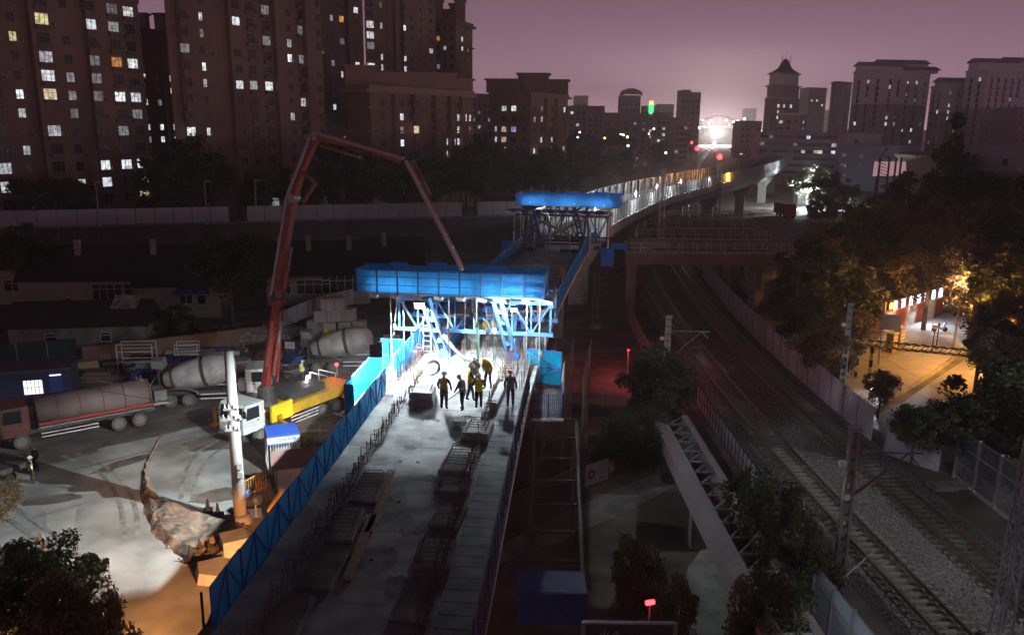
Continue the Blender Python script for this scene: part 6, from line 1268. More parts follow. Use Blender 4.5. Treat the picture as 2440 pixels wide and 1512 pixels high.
mb = MB(); yp = [G(x, y, .01) for x, y in ((1890,520),(1900,470),(2040,470),(2060,500),(2000,540))]; mb.add(yp, [tuple(range(len(yp)))]); struct(mb, 'work_yard', M_CONC)
for i, (x, y, w, h, m) in enumerate(((1960, 478, 9, 2.2, M_BLG), (1995, 470, 8, 3, M_BLUE), (1915, 485, 5, 2.5, M_WHITE))):
    p = G(x, y); t = thing('site_cabin', ('pale cabin in the floodlit work yard, middle', 'blue cabin in the floodlit work yard, right', 'white cabin in the floodlit work yard, left')[i], 'cabin', p); MB().obox(p+Vector((0,0,h/2)), (w, 3, h), .1).build('body', m, t); MB().obox(p+Vector((0,0,h+.1)), (w+.4, 3.4, .2), .1).build('roof', M_WHITE, t)
p = G(1868, 515); t = thing('parked_truck', 'dark red truck parked behind the ramp piers', 'truck', p); MB().obox(p+Vector((0,0,2.)), (2.6, 7, 2.6), .1).build('body', M_CABR, t); MB().obox(p+Vector((0,-4.3,1.7)), (2.5, 1.6, 2.4), .1).build('cab', M_RED, t)
for e in (-1, 1):
    for f in (-3.8, -.5, 2.): MB().lathe([(.3, -.2), (.5, -.2), (.5, .2), (.3, .2)], 12, Matrix.Translation(p+Vector((e*1.1, f, .5))) @ Matrix.Rotation(R(90), 4, 'Y')).build('wheel', M_BLACK, t)
M_ORG = mat('ramp_orange', (.7,.3,.1), .4, emit=(1., .42, .08), es=40)
p = bat(178, 3.2, 9.1); t = thing('beacon_lamp', 'orange beacon lamp shining on the far noise barrier', 'lamp', p); MB().tube(p, p+Vector((0,0,2.)), .06).build('post', M_STEEL, t); MB().ball(p+Vector((0,0,2.2)), .28).build('globe', M_ORG, t); light('beacon_light', 'POINT', p+Vector((-.6,-1.2,2.3)), 7000, (1., .42, .08), .3, parent=t)
p = bat(163, 3.4, 9.1); t = thing('beacon_lamp', 'white lamp on the noise barrier left of the orange beacon', 'lamp', p); MB().tube(p, p+Vector((0,0,2.2)), .06).build('post', M_STEEL, t); MB().ball(p+Vector((0,0,2.4)), .22).build('globe', mat('globe_white', (.8,.8,.8)), t); light('beacon_light', 'POINT', p+Vector((.1,-.7,2.5)), 350, (.9,.95,1.), .2, parent=t)
for Yl, pw in ((100, 900), (112, 2600), (124, 3200), (138, 2600), (152, 1500)):  # lamps added along the ramp to brighten the barrier panes
    c = bat(Yl, 1.8, 12.2); MB().obox(c, (.3, .3, .2)).build('lamp_head', M_STEEL, rb); MB().tube(bat(Yl, 1.8, 9.1), c, .05).build('lamp_stem', M_STEEL, rb); light('barrier_fill_light', 'POINT', c+Vector((.1, -.1, -.35)), pw, (.9,.97,1.), .2, parent=rb)
# far end: train headlight, signals, arch bridge, far town
p = AY(1703, 321, 900); t = thing('train', 'oncoming train with a glaring white headlight far down the line', 'train', V2(p.x, p.y)); MB().obox(V2(p.x+4, p.y+15)+Vector((0,0,2.6)), (3.4, 28, 4.2), -.28).build('body', M_DSTEEL, t); MB().ball(p+Vector((0,-.5,0)), 3.4).build('headlight', mat('headlight_glow', (.8,.8,.8), .4, emit=(1., .96, .9), es=40), t)
light('headlight_beam', 'POINT', p+Vector((0,-6,3)), 1100000, (1., .93, .86), 1.5, parent=t)
for i, (x, y, Y) in enumerate(((1648, 340, 420), (1661, 354, 380), (1703, 356, 330), (1715, 374, 300))):
    p = AY(x, y, Y); t = thing('rail_signal', 'red railway signal: '+('farthest left', 'lower left pair', 'upper right one', 'lowest and brightest')[i], 'signal', V2(p.x, p.y+.3), 'red signals far down the line'); MB().tube(V2(p.x, p.y+.3), p+Vector((0,.3,.6)), .12).build('post', M_DSTEEL, t)
    MB().obox(p+Vector((0,.3,0)), (.9,.3,1.6)).build('hood', M_BLACK, t); MB().ball(p, .7 if i % 2 == 0 else 1.0).build('lens', mat('red_signal', (.6,.05,.05), .4, emit=(1., .03, .04), es=9), t)
    light('signal_light', 'POINT', p+Vector((0,-1.2,0)), 1300, (1., .03, .05), .4, parent=t)
for i, (x0, x1, yb, yt, Y) in enumerate(((1665, 1764, 295, 276, 1500),)):
    a, b = AY(x0, yb, Y), AY(x1, yb, Y); t = thing('arch_bridge', 'small lit arch bridge on the horizon beyond the headlight', 'bridge', V2((a.x+b.x)/2, Y)); mid = AY((x0+x1)/2, yt, Y)
    for yo in (0, 12): MB().path([Vector((a.x+(b.x-a.x)*k/16, Y+yo, a.z+(mid.z-a.z)*(1-((k-8)/8)**2))) for k in range(17)], 1.1, 6).build('arch', M_PRE, t)
    MB().box((a.x-20, Y-1, a.z-2), (b.x+20, Y+13, a.z)).build('deck', M_CONCD, t)
    for k in range(1, 16, 2): x = a.x+(b.x-a.x)*k/16; MB().box((x-.4, Y-.4, a.z), (x+.4, Y+.4, a.z+(mid.z-a.z)*(1-((k-8)/8)**2))).build('hanger', M_STEEL, t)
    for x in (a.x-8, b.x+8): MB().box((x-3, Y, -.03), (x+3, Y+10, a.z-2)).build('pier', M_CONCD, t)
    for x, f in ((a.x+6, 6.), (b.x-6, 5.)): MB().ball((x, Y-4, a.z+6), 1.5).build('bridge_lamp', mat('far_lamp', (.8,.6,.4), .4, emit=(1., .7, .4), es=14), t)
M_FAR = mat('far_render', (.30, .25, .265), .9, col2=(.34, .28, .30), scale=.03)
q = random.Random(77)
for i, (xl, xr, yt, Y, lab, nw) in enumerate(((1355,1440,252,620,'wide low grey block at the left of the far skyline',6), (1368,1400,228,900,'pale tower shape under construction on the far skyline',2), (1478,1524,228,700,'far tower with a round lit crown',5), (1535,1566,252,640,'far block with a green and orange lit sign on its side',3), (1565,1600,268,560,'small white lit block left of the paired tower',3), (1568,1604,248,800,'grey far block behind the white one',3), (1622,1642,214,620,'paired far tower, left half',2), (1642,1666,220,640,'paired far tower, right half',2), (1610,1640,280,480,'dark low block below the paired tower',3), (1400,1480,268,600,'long low row of pale houses on the far skyline',6), (1440,1545,270,540,'reddish low roofline left of the green sign',5), (1765,1815,288,560,'low brown hall right of the headlight',4), (1775,1800,258,1300,'faint far tower left of the pagoda tower',2), (1960,1980,262,900,'faint far block right of the pinkish tower',2), (2420,2450,255,380,'dark block behind the right frame edge',2))):
    top = AY((xl+xr)/2, yt, Y).z; wsz = 1.6*Y/600
    m = M_FAR if i != 4 else mat('far_white', (.42,.42,.46), .9)
    t, pl = tower('distant_building', lab, [F2(xl, Y), F2(xr, Y)], (0, 20), top, m, [dict(u=[((k+.5)/nw, wsz*1.2, wsz*1.1, 1) for k in range(nw)], n=max(1, int((top-4)/(wsz*2.6))), fh=wsz*2.6, z=2.5)], seed=60+i, top=0)
    if i == 2:
        c = V2(*F2((xl+xr)/2, Y+8)); MB().lathe([(9, top), (10, top+1), (8, top+4), (3, top+6)], 16, Matrix.Translation(c)).build('crown', M_FAR, t); MB().lathe([(8.3, top+.2), (8.3, top+1.)], 16, Matrix.Translation(c-Vector((0,2.2,0)))).build('crown_light', LIT['a'], t)
    if i == 3: p = AY(1552, 252, Y-1); MB().box((p.x-1.6, Y-1.2, p.z-5.5), (p.x+1.6, Y-.2, p.z+1)).build('green_sign', mat('green_sign', (.1,.5,.1), .4, emit=(.05,1.,.2), es=3.), t); MB().box((p.x-1.6, Y-1.2, p.z+1.1), (p.x+1.6, Y-.2, p.z+3.5)).build('orange_sign', mat('orange_sign', (.5,.3,.1), .4, emit=(1.,.5,.1), es=3.), t)
# small lamps scattered along the horizon and in the middle ground
qd = random.Random(19); DL = sorted([(qd.uniform(1640, 1830), qd.uniform(283, 318), qd.uniform(500, 1400)) for _ in range(16)]+[(qd.uniform(1370, 1620), qd.uniform(300, 372), qd.uniform(260, 520)) for _ in range(10)])
for i, (x, y, Y) in enumerate(DL):
    p = AY(x, y, Y); b = V2(p.x, p.y); w = i % 3; t = thing('distant_lamp', ('small white', 'small warm', 'small orange')[w]+' distant lamp near the horizon, %s lamp from the left' % ordinal(i+1), 'lamp', b, 'distant lamps'); r = .55*Y/500*qd.uniform(.7, 1.4)
    MB().tube(b, p, .1, n=5).build('post', M_DSTEEL, t); MB().ball(p, r, 8).build('globe', mat('distant_glow%d' % w, (.8,.8,.8), .4, emit=((.9,.95,1.), (1.,.8,.5), (1.,.5,.18))[w], es=9), t)
# low roofs and houses in the dark middle ground
k = 0
for i in range(46):
    x = q.uniform(1340, 1700) if i < 34 else q.uniform(1360, 1560); yb = q.uniform(305, 400); p = G(x, yb)
    if p.y > 640 or (x > 1560 and yb > 345): continue
    w, d, h = q.uniform(9, 20), q.uniform(8, 12), q.uniform(5, 11)
    t, pl = tower('town_house', 'dark low house in the dim middle ground, %s' % ('near the brown block', 'towards the far skyline')[p.y > 330], [(p.x-w/2, p.y), (p.x+w/2, p.y+q.uniform(-2, 2))], (0, d), h, (M_DKR, M_BRN2, M_BRN)[i % 3], [dict(u=[(.2, 1.5, 1.3, 1), (.5, 1.5, 1.3, 1), (.8, 1.5, 1.3, 1)], n=int(h/3), fh=3., z=1.)], seed=200+i, top=.3, group='dim low houses')
# paved lit panels: the named lit windows -> nearest window
c1 = lambda x, y: (x*.3307, y*.3307); c2 = lambda x, y: (600+x*.3307, y*.3307); c4 = lambda x, y: (1733.3+.3087*x, 100+.3087*y)
LITS = [(c1, 'w', '655,155 375,365 380,495 165,615 175,730 435,850 435,880 915,520 950,745 845,750 1040,505 1190,575 1075,755 1170,885 1070,945 1280,670 1300,915 1305,1000 1220,1005 1370,990 1400,65 1465,45 1235,45 1640,130 1485,250 1495,455 1500,555 1510,755 1470,945 1525,950 1880,665 1670,570 225,1085 765,1180 990,1160 990,1200 995,1265 770,1285 605,1290 665,1280 20,1180 25,1300 1995,1250 895,10'),
 (c1, 'd', '485,140 1260,320 1260,400 1420,255 380,400 780,45 800,190 530,490 550,730 560,845 690,505 700,735 1540,1240 1700,1245 850,960 740,460 1120,700'), (c1, 'y', '355,145 110,260'), (c1, 'o', '1505,655 865,1170 865,1205 800,505'), (c1, 'a', '385,600 1000,1385 1420,945'),
 (c2, 'w', '725,45 885,200 945,200 885,267 1075,195 262,270 270,465 945,395 1100,400 1070,460 900,460 955,460 1520,262 1530,380 1375,312 1290,345 65,660 370,770 290,865 570,770 890,695 1210,710 1030,875 1500,890 1495,950 1115,1050 1355,1035 1420,1040 1500,1040 1420,1125 1850,700 1915,700 2140,712 2240,712 1785,910 1750,980 1750,1047 1800,1047 1780,1112 1900,1115 2100,855 2050,840 2100,975 2145,980 2205,980 2075,1050 2150,1050 2065,1115 180,1250 1375,555 1590,805 1580,855 1650,935'),
 (c2, 'o', '650,110 675,985 1340,305'), (c2, 'a', '785,430 660,560 1155,955 1785,980 1830,980 2225,1095'), (c2, 'b', '1845,912'), (c2, 'd', '885,330 120,40 130,340 250,370 540,390 550,470 1030,790 1120,790 1115,875 890,870 890,960 1030,960 1650,800 340,375'),
 (c4, 'w', '395,375 410,495 460,495 512,495 405,535 455,575 400,575 400,615 620,595 615,628 615,658 1055,262 1265,345 1243,545 1232,587 1012,625 1720,290 1697,455 1695,487 1693,520 1687,555 1835,443 1928,280 1400,668 1340,668 1380,745 820,785 685,865 583,840 800,868 2000,990 1980,915 700,447 710,482'), (c4, 'a', '1285,200 1375,220 1450,220 715,865 630,460'), (c4, 'd', '430,375 2165,435 1790,700 1750,690 2130,630 1410,430 1420,470')]
used = set()
for f, kind, s in LITS:
    for pr in s.split():
        x, y = f(*map(float, pr.split(','))); bi = min((i for i in range(len(WIN)) if i not in used), key=lambda i: 5*math.hypot(WIN[i][1][0]-x, WIN[i][1][1]-y)+.5*WIN[i][0].matrix_basis.translation.y+.5*WIN[i][0].parent.location.y)
        if (WIN[bi][1][0]-x)**2+(WIN[bi][1][1]-y)**2 < 900: used.add(bi); w, h, st = WIN[bi][2]; WIN[bi][0].data = wmesh(w, h, kind, st)
for i, w in enumerate(WIN):                   # a scatter of others so that the far town is not dead
    if i not in used and 1340 < w[1][0] < 1820 and q.random() < .16: a, b, c = w[2]; w[0].data = wmesh(a, b, q.choice('wwad'), c)
    elif i not in used and q.random() < .03: a, b, c = w[2]; w[0].data = wmesh(a, b, 'd', c)
# ================================================================= trees
def leafmat(n, a, b): return mat(n, a, .75, col2=b, scale=.9, detail=2, island=.45, trans=.18)
LEAF = [leafmat('leaf_dark', (.034, .045, .022), (.065, .075, .034)), leafmat('leaf_green', (.035, .055, .02), (.07, .085, .03)), leafmat('leaf_brown', (.105, .082, .045), (.18, .14, .075)), leafmat('leaf_floodlit', (.12, .14, .09), (.2, .22, .15))]  # the last leaf colour carries the floodlight on its tree
def crown_mesh(seed, nc, nl, ls, m, cone=False):
    q = random.Random(seed); vs = []; fs = []
    cl = []
    for _ in range(nc):
        while 1:
            v = Vector((q.uniform(-1, 1), q.uniform(-1, 1), q.uniform(-.8, 1)))
            if cone:
                h = (v.z+.8)/1.8
                if Vector((v.x, v.y)).length < (1-h)*.75+.06: break
            elif .30 < v.length < .88: break
        lob = 1 if cone else 1+.26*mnoise.noise(v.normalized()*1.6+Vector((seed*1.7, 0, 0))); cl.append((v*lob, q.uniform(.10, .2) if cone else q.uniform(.15, .32)))
    for k in range(nl):
        c, r = cl[k % nc]
        d = Vector((q.gauss(0, 1), q.gauss(0, 1), q.gauss(.25, 1))).normalized(); p = c+d*r*(q.random()**.4)
        n = (d+Vector((q.gauss(0, .7), q.gauss(0, .7), q.gauss(0, .7)))).normalized(); a = n.orthogonal().normalized(); b = n.cross(a); t = q.uniform(0, 6.3)
        a, b = a*math.cos(t)+b*math.sin(t), b*math.cos(t)-a*math.sin(t); s = ls*q.uniform(.6, 1.3); k4 = len(vs)
        vs += [p-a*s, p+b*s*.55, p+a*s, p-b*s*.55]; fs.append((k4, k4+1, k4+2, k4+3))
    me = bpy.data.meshes.new('crown'); me.from_pydata(vs, [], fs); me.materials.append(m); return me
CRN = {}
def crown(kind, near, v):
    k = (kind, near, v)
    if k not in CRN: CRN[k] = crown_mesh(100+v*7+kind, 64 if near else (90 if v == 9 else 44), 10000 if near else 4800, .045 if near else .07, LEAF[kind], v == 9)
    return CRN[k]
rt = random.Random(3)
def tree(label, x, y, Y, r, kind=0, near=False, group=None, sq=.85, v=None, name='street_tree'):
    c = AY(x, y, Y); base = V2(c.x, c.y); t = thing(name, label, 'tree' if name != 'shrub' else 'shrub', base, group); cz = max(c.z, r*.55)
    if name == 'shrub': cz = (cz+r*.8)/2; sq = cz/r*1.05
    mb = MB(); tr = max(.08, r*.055); mb.path([base-Vector((0,0,.05)), base+Vector((rt.uniform(-.1,.1), rt.uniform(-.1,.1), cz*.5)), base+Vector((0,0,cz+r*.2))], [tr, tr*.8, tr*.3], 8)
    for k in range(5):
        a = k*1.256+rt.random(); s = base+Vector((0,0,max(.1, cz-r*.55))); mb.path([s, s+Vector((math.cos(a)*r*.3, math.sin(a)*r*.3, r*.35)), s+Vector((math.cos(a)*r*.65, math.sin(a)*r*.65, r*.6))], [tr*.5, tr*.3, tr*.1], 5)
    mb.build('trunk', M_BARK, t)
    o = obj('crown', crown(kind, near, rt.randrange(3) if v is None else v), t); o.location = (0, 0, cz); o.scale = (r, r, r*sq); o.rotation_euler = (0, 0, rt.uniform(0, 6.3)); return t
tree('broad dark tree standing over the low houses', 545, 625, 87, 4.7, 1)
tree('dark tree at the left edge of the low houses', 60, 590, 92, 3.2, 0)
tree('small tree in front of the ruined shed', 150, 760, 80, 2.4, 0); tree('thin tree by the torn roof', 425, 770, 80, 2.2, 0)
for i, (x, y, Y, r) in enumerate(((430,400,140,6.5),(500,430,142,5.5),(380,450,136,5),(90,465,130,4),(180,470,132,3.5),(800,400,158,6),(870,420,160,6),(760,440,150,5),(940,440,165,5),(1040,420,175,6),(1110,410,180,6),(1150,380,200,7),(1200,400,185,6),(1250,410,190,6),(1300,400,200,6),(1340,420,185,5),(700,450,150,4.5),(615,455,145,4),(1010,445,160,4))):
    tree('dark tree behind the panel parapet, '+('below the gap of the left towers', 'left of the boom, second', 'by the dim lamp post', 'at the far left', 'far left, second', 'right of the boom elbow', 'right of the boom elbow, taller', 'just right of the boom', 'below the tan block, left', 'below the tan block, middle', 'below the tan block, right', 'at the corner of the grey slab', 'below the lone brown block, left', 'below the lone brown block, middle', 'below the lone brown block, right', 'above the blue tarpaulin band', 'left of the boom knuckle', 'left of the boom, small', 'small, below the tan block')[i], x, y, Y, r, 0 if i % 3 else 1, group='trees behind the parapet')
q = random.Random(8); n = 0
for i in range(40):
    x, y = q.uniform(1345, 1640), q.uniform(325, 415)
    if x > 1500 and y > 385: continue
    p = G(x, y+8)
    tree('dim tree in the dark middle ground before the far skyline', x, y, min(p.y, 520), q.uniform(5, 8), q.choice((0, 0, 1, 2)), group='dim trees of the middle ground')
for i, (x, y, Y, r, k, nr) in enumerate(((1945,640,92,4.6,0,0),(2050,590,98,5.2,0,0),(2150,560,100,5.6,2,0),(2255,570,98,6,2,0),(2365,575,92,6,2,0),(2445,610,84,6,0,0),(1935,755,76,4,0,1),(2005,700,84,4.6,0,0),(2075,640,104,4.6,2,1),(2220,630,88,5,2,1),(2330,660,82,5,2,1),(2420,690,76,5,0,1),(1965,830,68,3.2,2,1),(2020,775,78,2.6,2,1),(2400,785,66,3.6,2,1),(2440,860,62,4.4,1,1),(2390,960,54,4.2,1,1),(2185,1015,50,2.0,1,1),(2290,1015,50,2.3,1,1),(2440,1010,50,4.5,1,1),(1900,690,84,3.4,0,0),(2180,500,118,6,0,0),(2320,490,116,6.5,0,0),(2430,520,105,6.5,0,0),(2080,520,125,4,0,0),(2360,830,60,2.2,2,1),(2100,920,60,1.6,2,1))):
    lab = ('left end of the grove', 'upper left of the grove', 'top of the grove, centre left', 'top of the grove, centre', 'top of the grove, centre right', 'right frame edge, upper', 'by the perforated mast', 'between mast and sign', 'above the lit shop sign, left', 'above the lit shop sign, right', 'right of the street lamp', 'right frame edge above the lamp', 'lowest left, beside the boundary wall', 'left of the road sign', 'in the glow of the right lamp', 'right frame edge beside the road', 'overhanging the right of the road', 'nearest, behind the white end wall', 'nearest, beside the gauge beam', 'nearest, right frame corner', 'leftmost, behind the portal', 'back row by the orange shed', 'back row below the greenish gable', 'back row, right edge', 'back row, left', 'small, in the lamp glow', 'small, at the street corner')[i]
    tree('street tree in the right grove: '+lab, x, y, Y, r, k, bool(nr), 'trees of the right grove')
tree('large dark cone-shaped evergreen before the greenish gable wall', 2262, 430, 145, 7.5, 0, False, sq=1.5, v=9, name='evergreen_tree')
tree('floodlit pale tree beyond the ramp', 1938, 437, 219, 6.5, 3, False); tree('dim tree right of the floodlit one', 1998, 470, 215, 5, 1); tree('bare dark tree left of the utility post', 1985, 440, 212, 4, 0); tree('bush below the floodlit yard', 1960, 500, 200, 4, 1)
tree('dark tree left of the railway under the mast', 1560, 930, 57, 2.9, 0, True, sq=1.15); tree('dark scrub mass below the right platform', 1475, 1045, 49, 2.0, 0, True, name='shrub'); tree('dark scrub at the far end of the pale girder', 1550, 1040, 50, 2.2, 0, True, name='shrub')
tree('dark bush left of the dark concrete mast', 1850, 1235, 36, 2.3, 0, True, name='shrub'); tree('dark bush below the dark concrete mast', 1900, 1330, 34, 2.0, 0, True, name='shrub'); tree('dark bush under the paned fence end', 1790, 1180, 40, 1.5, 0, True, name='shrub'); tree('dark scrub at the bottom centre beside the fence board', 1520, 1330, 32.5, 1.3, 0, True, name='shrub'); tree('dark scrub at the bottom beside the girder', 1610, 1430, 30, 1.2, 0, True, name='shrub'); tree('shrub right of the bottom screen', 1830, 1440, 29, 1.8, 0, True, name='shrub')
tree('leafy tree in the lower left corner', 50, 1400, 27, 2.5, 1, True); tree('low tree beside the orange light at the bottom left', 150, 1470, 25.5, 1.9, 2, True); tree('yellowish shrub at the bottom left edge', 262, 1500, 24.5, 1.2, 2, True, name='shrub'); tree('small tree at the left frame edge', -18, 1190, 39, 1.5, 2, True)
# ================================================================= people
SKIN = mat('skin', (.36, .22, .16), .6); NAVY = mat('navy_cloth', (.06, .07, .095), .9); BLK = mat('black_cloth', (.02, .022, .025), .9); JEAN = mat('jeans', (.06, .09, .14), .9); OLIVE = mat('olive_vest', (.55, .56, .18), .8); HIVIS = mat('hivis_vest', (.92, .78, .04), .8); GREYV = mat('grey_vest', (.22, .24, .22), .85); CAMO = mat('camo_cloth', (.04, .045, .045), .9, col2=(.3, .3, .29), scale=18, detail=2); YCOAT = mat('yellow_coat', (.88, .56, .03), .8); WHELM = mat('white_helmet', (.75, .75, .73), .3); YHELM = mat('yellow_helmet', (.75, .48, .03), .3); RHELM = mat('red_helmet', (.55, .06, .05), .3); GHELM = mat('grey_hood', (.30, .28, .27), .7); BOOT = mat('boots', (.03, .027, .025), .8); STRIP = mat('reflective_strip', (.65, .66, .62), .35); TEALV = mat('dark_vest', (.2, .23, .2), .85); PALEV = mat('pale_yellow_vest', (.66, .66, .22), .8)
def person(label, pos, rz, jacket, pants, vest, helm, arms=None, bend=0., stride=.0, head_down=.0, h=1.72, gloves=SKIN, hem=None):
    t = thing('person', label, 'person', pos); s = h/1.74
    P = {}; E_ = []; Rr = {}
    def add(n, p, r, par=None): P[n] = Vector(p); Rr[n] = r; (E_.append((par, n)) if par else None)
    add('pelvis', (0, 0, .95), (.155, .12)); add('belly', (0, .01, 1.12), (.16, .125), 'pelvis'); add('chest', (0, .01, 1.33), (.18, .13), 'belly'); add('neck', (0, 0, 1.47), (.07, .07), 'chest'); add('jaw', (0, .03, 1.56), (.072, .08), 'neck'); add('head', (0, .025, 1.65), (.086, .10), 'jaw'); add('crown', (0, .01, 1.72), (.07, .08), 'head')
    arms = arms or {}
    for sd, sg in (('l', -1), ('r', 1)):
        el, wr = arms.get(sd, ((.27, -.03, 1.14), (.27, .09, .91)))
        add('sh'+sd, (sg*.19, 0, 1.42), (.075, .075), 'chest'); add('el'+sd, (sg*el[0], el[1], el[2]), (.056, .056), 'sh'+sd); add('wr'+sd, (sg*wr[0], wr[1], wr[2]), (.04, .04), 'el'+sd); d = (P['wr'+sd]-P['el'+sd]).normalized(); add('ha'+sd, P['wr'+sd]+d*.085, (.042, .026), 'wr'+sd)
        st = stride*sg; add('hip'+sd, (sg*.095, 0, .90), (.105, .11), 'pelvis'); add('kn'+sd, (sg*.11, .04+st*.45, .50), (.075, .078), 'hip'+sd); add('an'+sd, (sg*.12, st, .10), (.052, .055), 'kn'+sd); add('to'+sd, (sg*.135, st+.15, .045), (.05, .04), 'an'+sd)
    rot = Matrix.Translation((0, 0, .95)) @ Matrix.Rotation(-bend, 4, 'X') @ Matrix.Translation((0, 0, -.95)); hd = Matrix.Translation(P['neck']) @ Matrix.Rotation(-head_down, 4, 'X') @ Matrix.Translation(-P['neck'])
    for n in ('jaw', 'head', 'crown'): P[n] = hd @ P[n]
    for n in P:
        if n[:2] in ('be', 'ch', 'ne', 'ja', 'he', 'cr', 'sh', 'el', 'wr', 'ha'): P[n] = rot @ P[n]
    names = list(P); me = bpy.data.meshes.new('body_cage'); me.from_pydata([P[n] for n in names], [(names.index(a), names.index(b)) for a, b in E_], [])
    o = bpy.data.objects.new('body_cage', me); C.objects.link(o); md = o.modifiers.new('s', 'SKIN'); md.use_smooth_shade = True
    for i, n in enumerate(names): v = me.skin_vertices[0].data[i]; v.radius = Rr[n]; v.use_root = n == 'pelvis'
    o.modifiers.new('d', 'SUBSURF').levels = 1
    ev = o.evaluated_get(bpy.context.evaluated_depsgraph_get()); bm = bpy.data.meshes.new_from_object(ev); bpy.data.objects.remove(o)
    def seg(p):
        best = None
        for a, b in E_:
            A, B = P[a], P[b]; f = max(0, min(1, (p-A).dot(B-A)/(B-A).length_squared)); d = (p-A.lerp(B, f)).length-Rr[b][0]*.7
            if best is None or d < best[0]: best = (d, a, b, f)
        return best
    kinds = {'hip': 1, 'kn': 1, 'an': 1, 'to': 3, 'ha': 2, 'wr': 0, 'el': 0, 'sh': 0, 'che': 0, 'bel': 0, 'nec': 0, 'jaw': 2, 'hea': 2, 'cro': 2}
    mi = []; tors = []
    for f in bm.polygons:
        d, a, b, k = seg(f.center); key = b[:-1] if b[-1] in 'lr' and b[:-1] in kinds else b[:3]; m = kinds.get(key, 0)
        if b[:2] == 'an' and k > .8: m = 3
        mi.append(m); tors.append(b in ('belly', 'chest', 'pelvis') or (b in ('shl', 'shr') and k < .45) or (b == 'neck' and k < .5) or (b[:3] == 'hip' and P['pelvis'].z-f.center.z < .0))
    mb = MB(); mb.smooth = True; mb.v = [v.co.copy() for v in bm.vertices]
    for f, m in zip(bm.polygons, mi): mb.f.append(list(f.vertices)); mb.m.append(m); mb.sm.append(True)
    for sd, sg in (('l', -1), ('r', 1)):          # fingers and thumb, one mesh with the body
        mb.cur = 2; d = (P['ha'+sd]-P['wr'+sd]).normalized(); sdv = d.orthogonal().normalized(); c_ = d.cross(sdv)
        for k, L in enumerate((.062, .075, .08, .07)): p = P['ha'+sd]+d*.02+sdv*(k-1.5)*.019; mb.path([p, p+d*L*.55, p+d*L*.85+c_*L*.35], [.010, .009, .007], 5)
        p = P['ha'+sd]-d*.03+sdv*.035; mb.path([p, p+sdv*.03+d*.03, p+sdv*.035+d*.06], [.011, .010, .008], 5)
    hm = rot @ hd if True else None; mb.cur = 2
    mb.ball(hm @ Vector((0, .135, 1.625)), .016); mb.ball(hm @ Vector((-.09, .02, 1.63)), .022); mb.ball(hm @ Vector((.09, .02, 1.63)), .022)
    mb.cur = 3; mb.ball(hm @ Vector((-.033, .112, 1.655)), .011); mb.ball(hm @ Vector((.033, .112, 1.655)), .011); mb.obox(hm @ Vector((0, .118, 1.585)), (.045, .008, .008))
    m4 = Matrix.Rotation(0, 4, 'Z') @ Matrix.Diagonal((s, s, s, 1)); mb.xf(m4)
    bo = obj('body', mb.mesh('body', [jacket, pants, gloves, BOOT]), t)
    if vest:
        vm = MB(); mp = {}; vm.smooth = True
        for f, ok in zip(bm.polygons, tors):
            if not ok: continue
            ids = []
            for vi in f.vertices:
                if vi not in mp: mp[vi] = len(vm.v); v = bm.vertices[vi]; vm.v.append(m4 @ (v.co+v.normal*.022))
                ids.append(mp[vi])
            z = (rot.inverted() @ f.center).z; vm.f.append(ids); vm.m.append(1 if 1.10 < z < 1.145 else 0); vm.sm.append(True)
        obj('vest', vm.mesh('vest', [vest, STRIP]), t)
    if hem: mb = MB(); mb.smooth = True; mb.lathe([(.20, .72), (.20, .8), (.185, 1.0)], 14, Matrix.Diagonal((s, s*.85, s, 1)), cap=False); obj('coat_hem', mb.mesh('coat_hem', hem), t)
    if helm:
        mb = MB(); mb.smooth = True; mb.lathe([(.165, -.005), (.135, .0), (.13, .05), (.105, .11), (.05, .145), (.01, .15)], 16, hm @ Matrix.Translation((0, .025, 1.665)) @ Matrix.Diagonal((.92, 1.05, 1, 1))); mb.prism([hm @ Vector(p) for p in ((-.09, .12, 1.665), (.09, .12, 1.665), (.06, .225, 1.655), (-.06, .225, 1.655))], hm.to_3x3() @ Vector((0, 0, .012))); mb.xf(m4); obj('helmet', mb.mesh('helmet', helm), t)
    bpy.data.meshes.remove(bm); bpy.data.meshes.remove(me); t.rotation_euler = (0, 0, rz); return t
D9 = 9.012
def dk(x, y, z=D9): return G(x, y, z)
fold = {'l': ((.30, .03, 1.20), (.13, .27, 1.15)), 'r': ((.30, .03, 1.20), (.13, .27, 1.12))}
person('worker seen from behind in olive vest over a patterned coat, nearest left', dk(1058, 975), R(-15), NAVY, BLK, OLIVE, WHELM, {'l': ((.31, .02, 1.17), (.30, .17, .98)), 'r': ((.31, .02, 1.17), (.29, .17, .98))}, .08, hem=CAMO, h=1.78)
person('worker in grey hood and striped grey vest holding a tool', dk(1103, 977), R(60), NAVY, BLK, GREYV, GHELM, {'l': ((.29, .10, 1.18), (.20, .28, 1.05)), 'r': ((.27, .05, 1.15), (.20, .25, .98))}, .18, .10, .3, 1.7)
person('worker in bright yellow vest and jeans facing right', dk(1120, 955), R(-70), NAVY, JEAN, HIVIS, WHELM, {'l': ((.28, .05, 1.18), (.22, .30, 1.22)), 'r': ((.28, .06, 1.18), (.20, .30, 1.18))}, .06, .14, .1, 1.78)
person('worker in yellow vest seen from behind in the middle of the group', dk(1141, 973), R(5), BLK, BLK, HIVIS, WHELM, fold, .03, .04, .2, 1.68)
person('worker in pale yellow vest half hidden behind the group', dk(1131, 925), R(175), mat('pale_coat', (.5, .48, .3), .8), NAVY, PALEV, WHELM, fold, .05, .05, .2, 1.68)
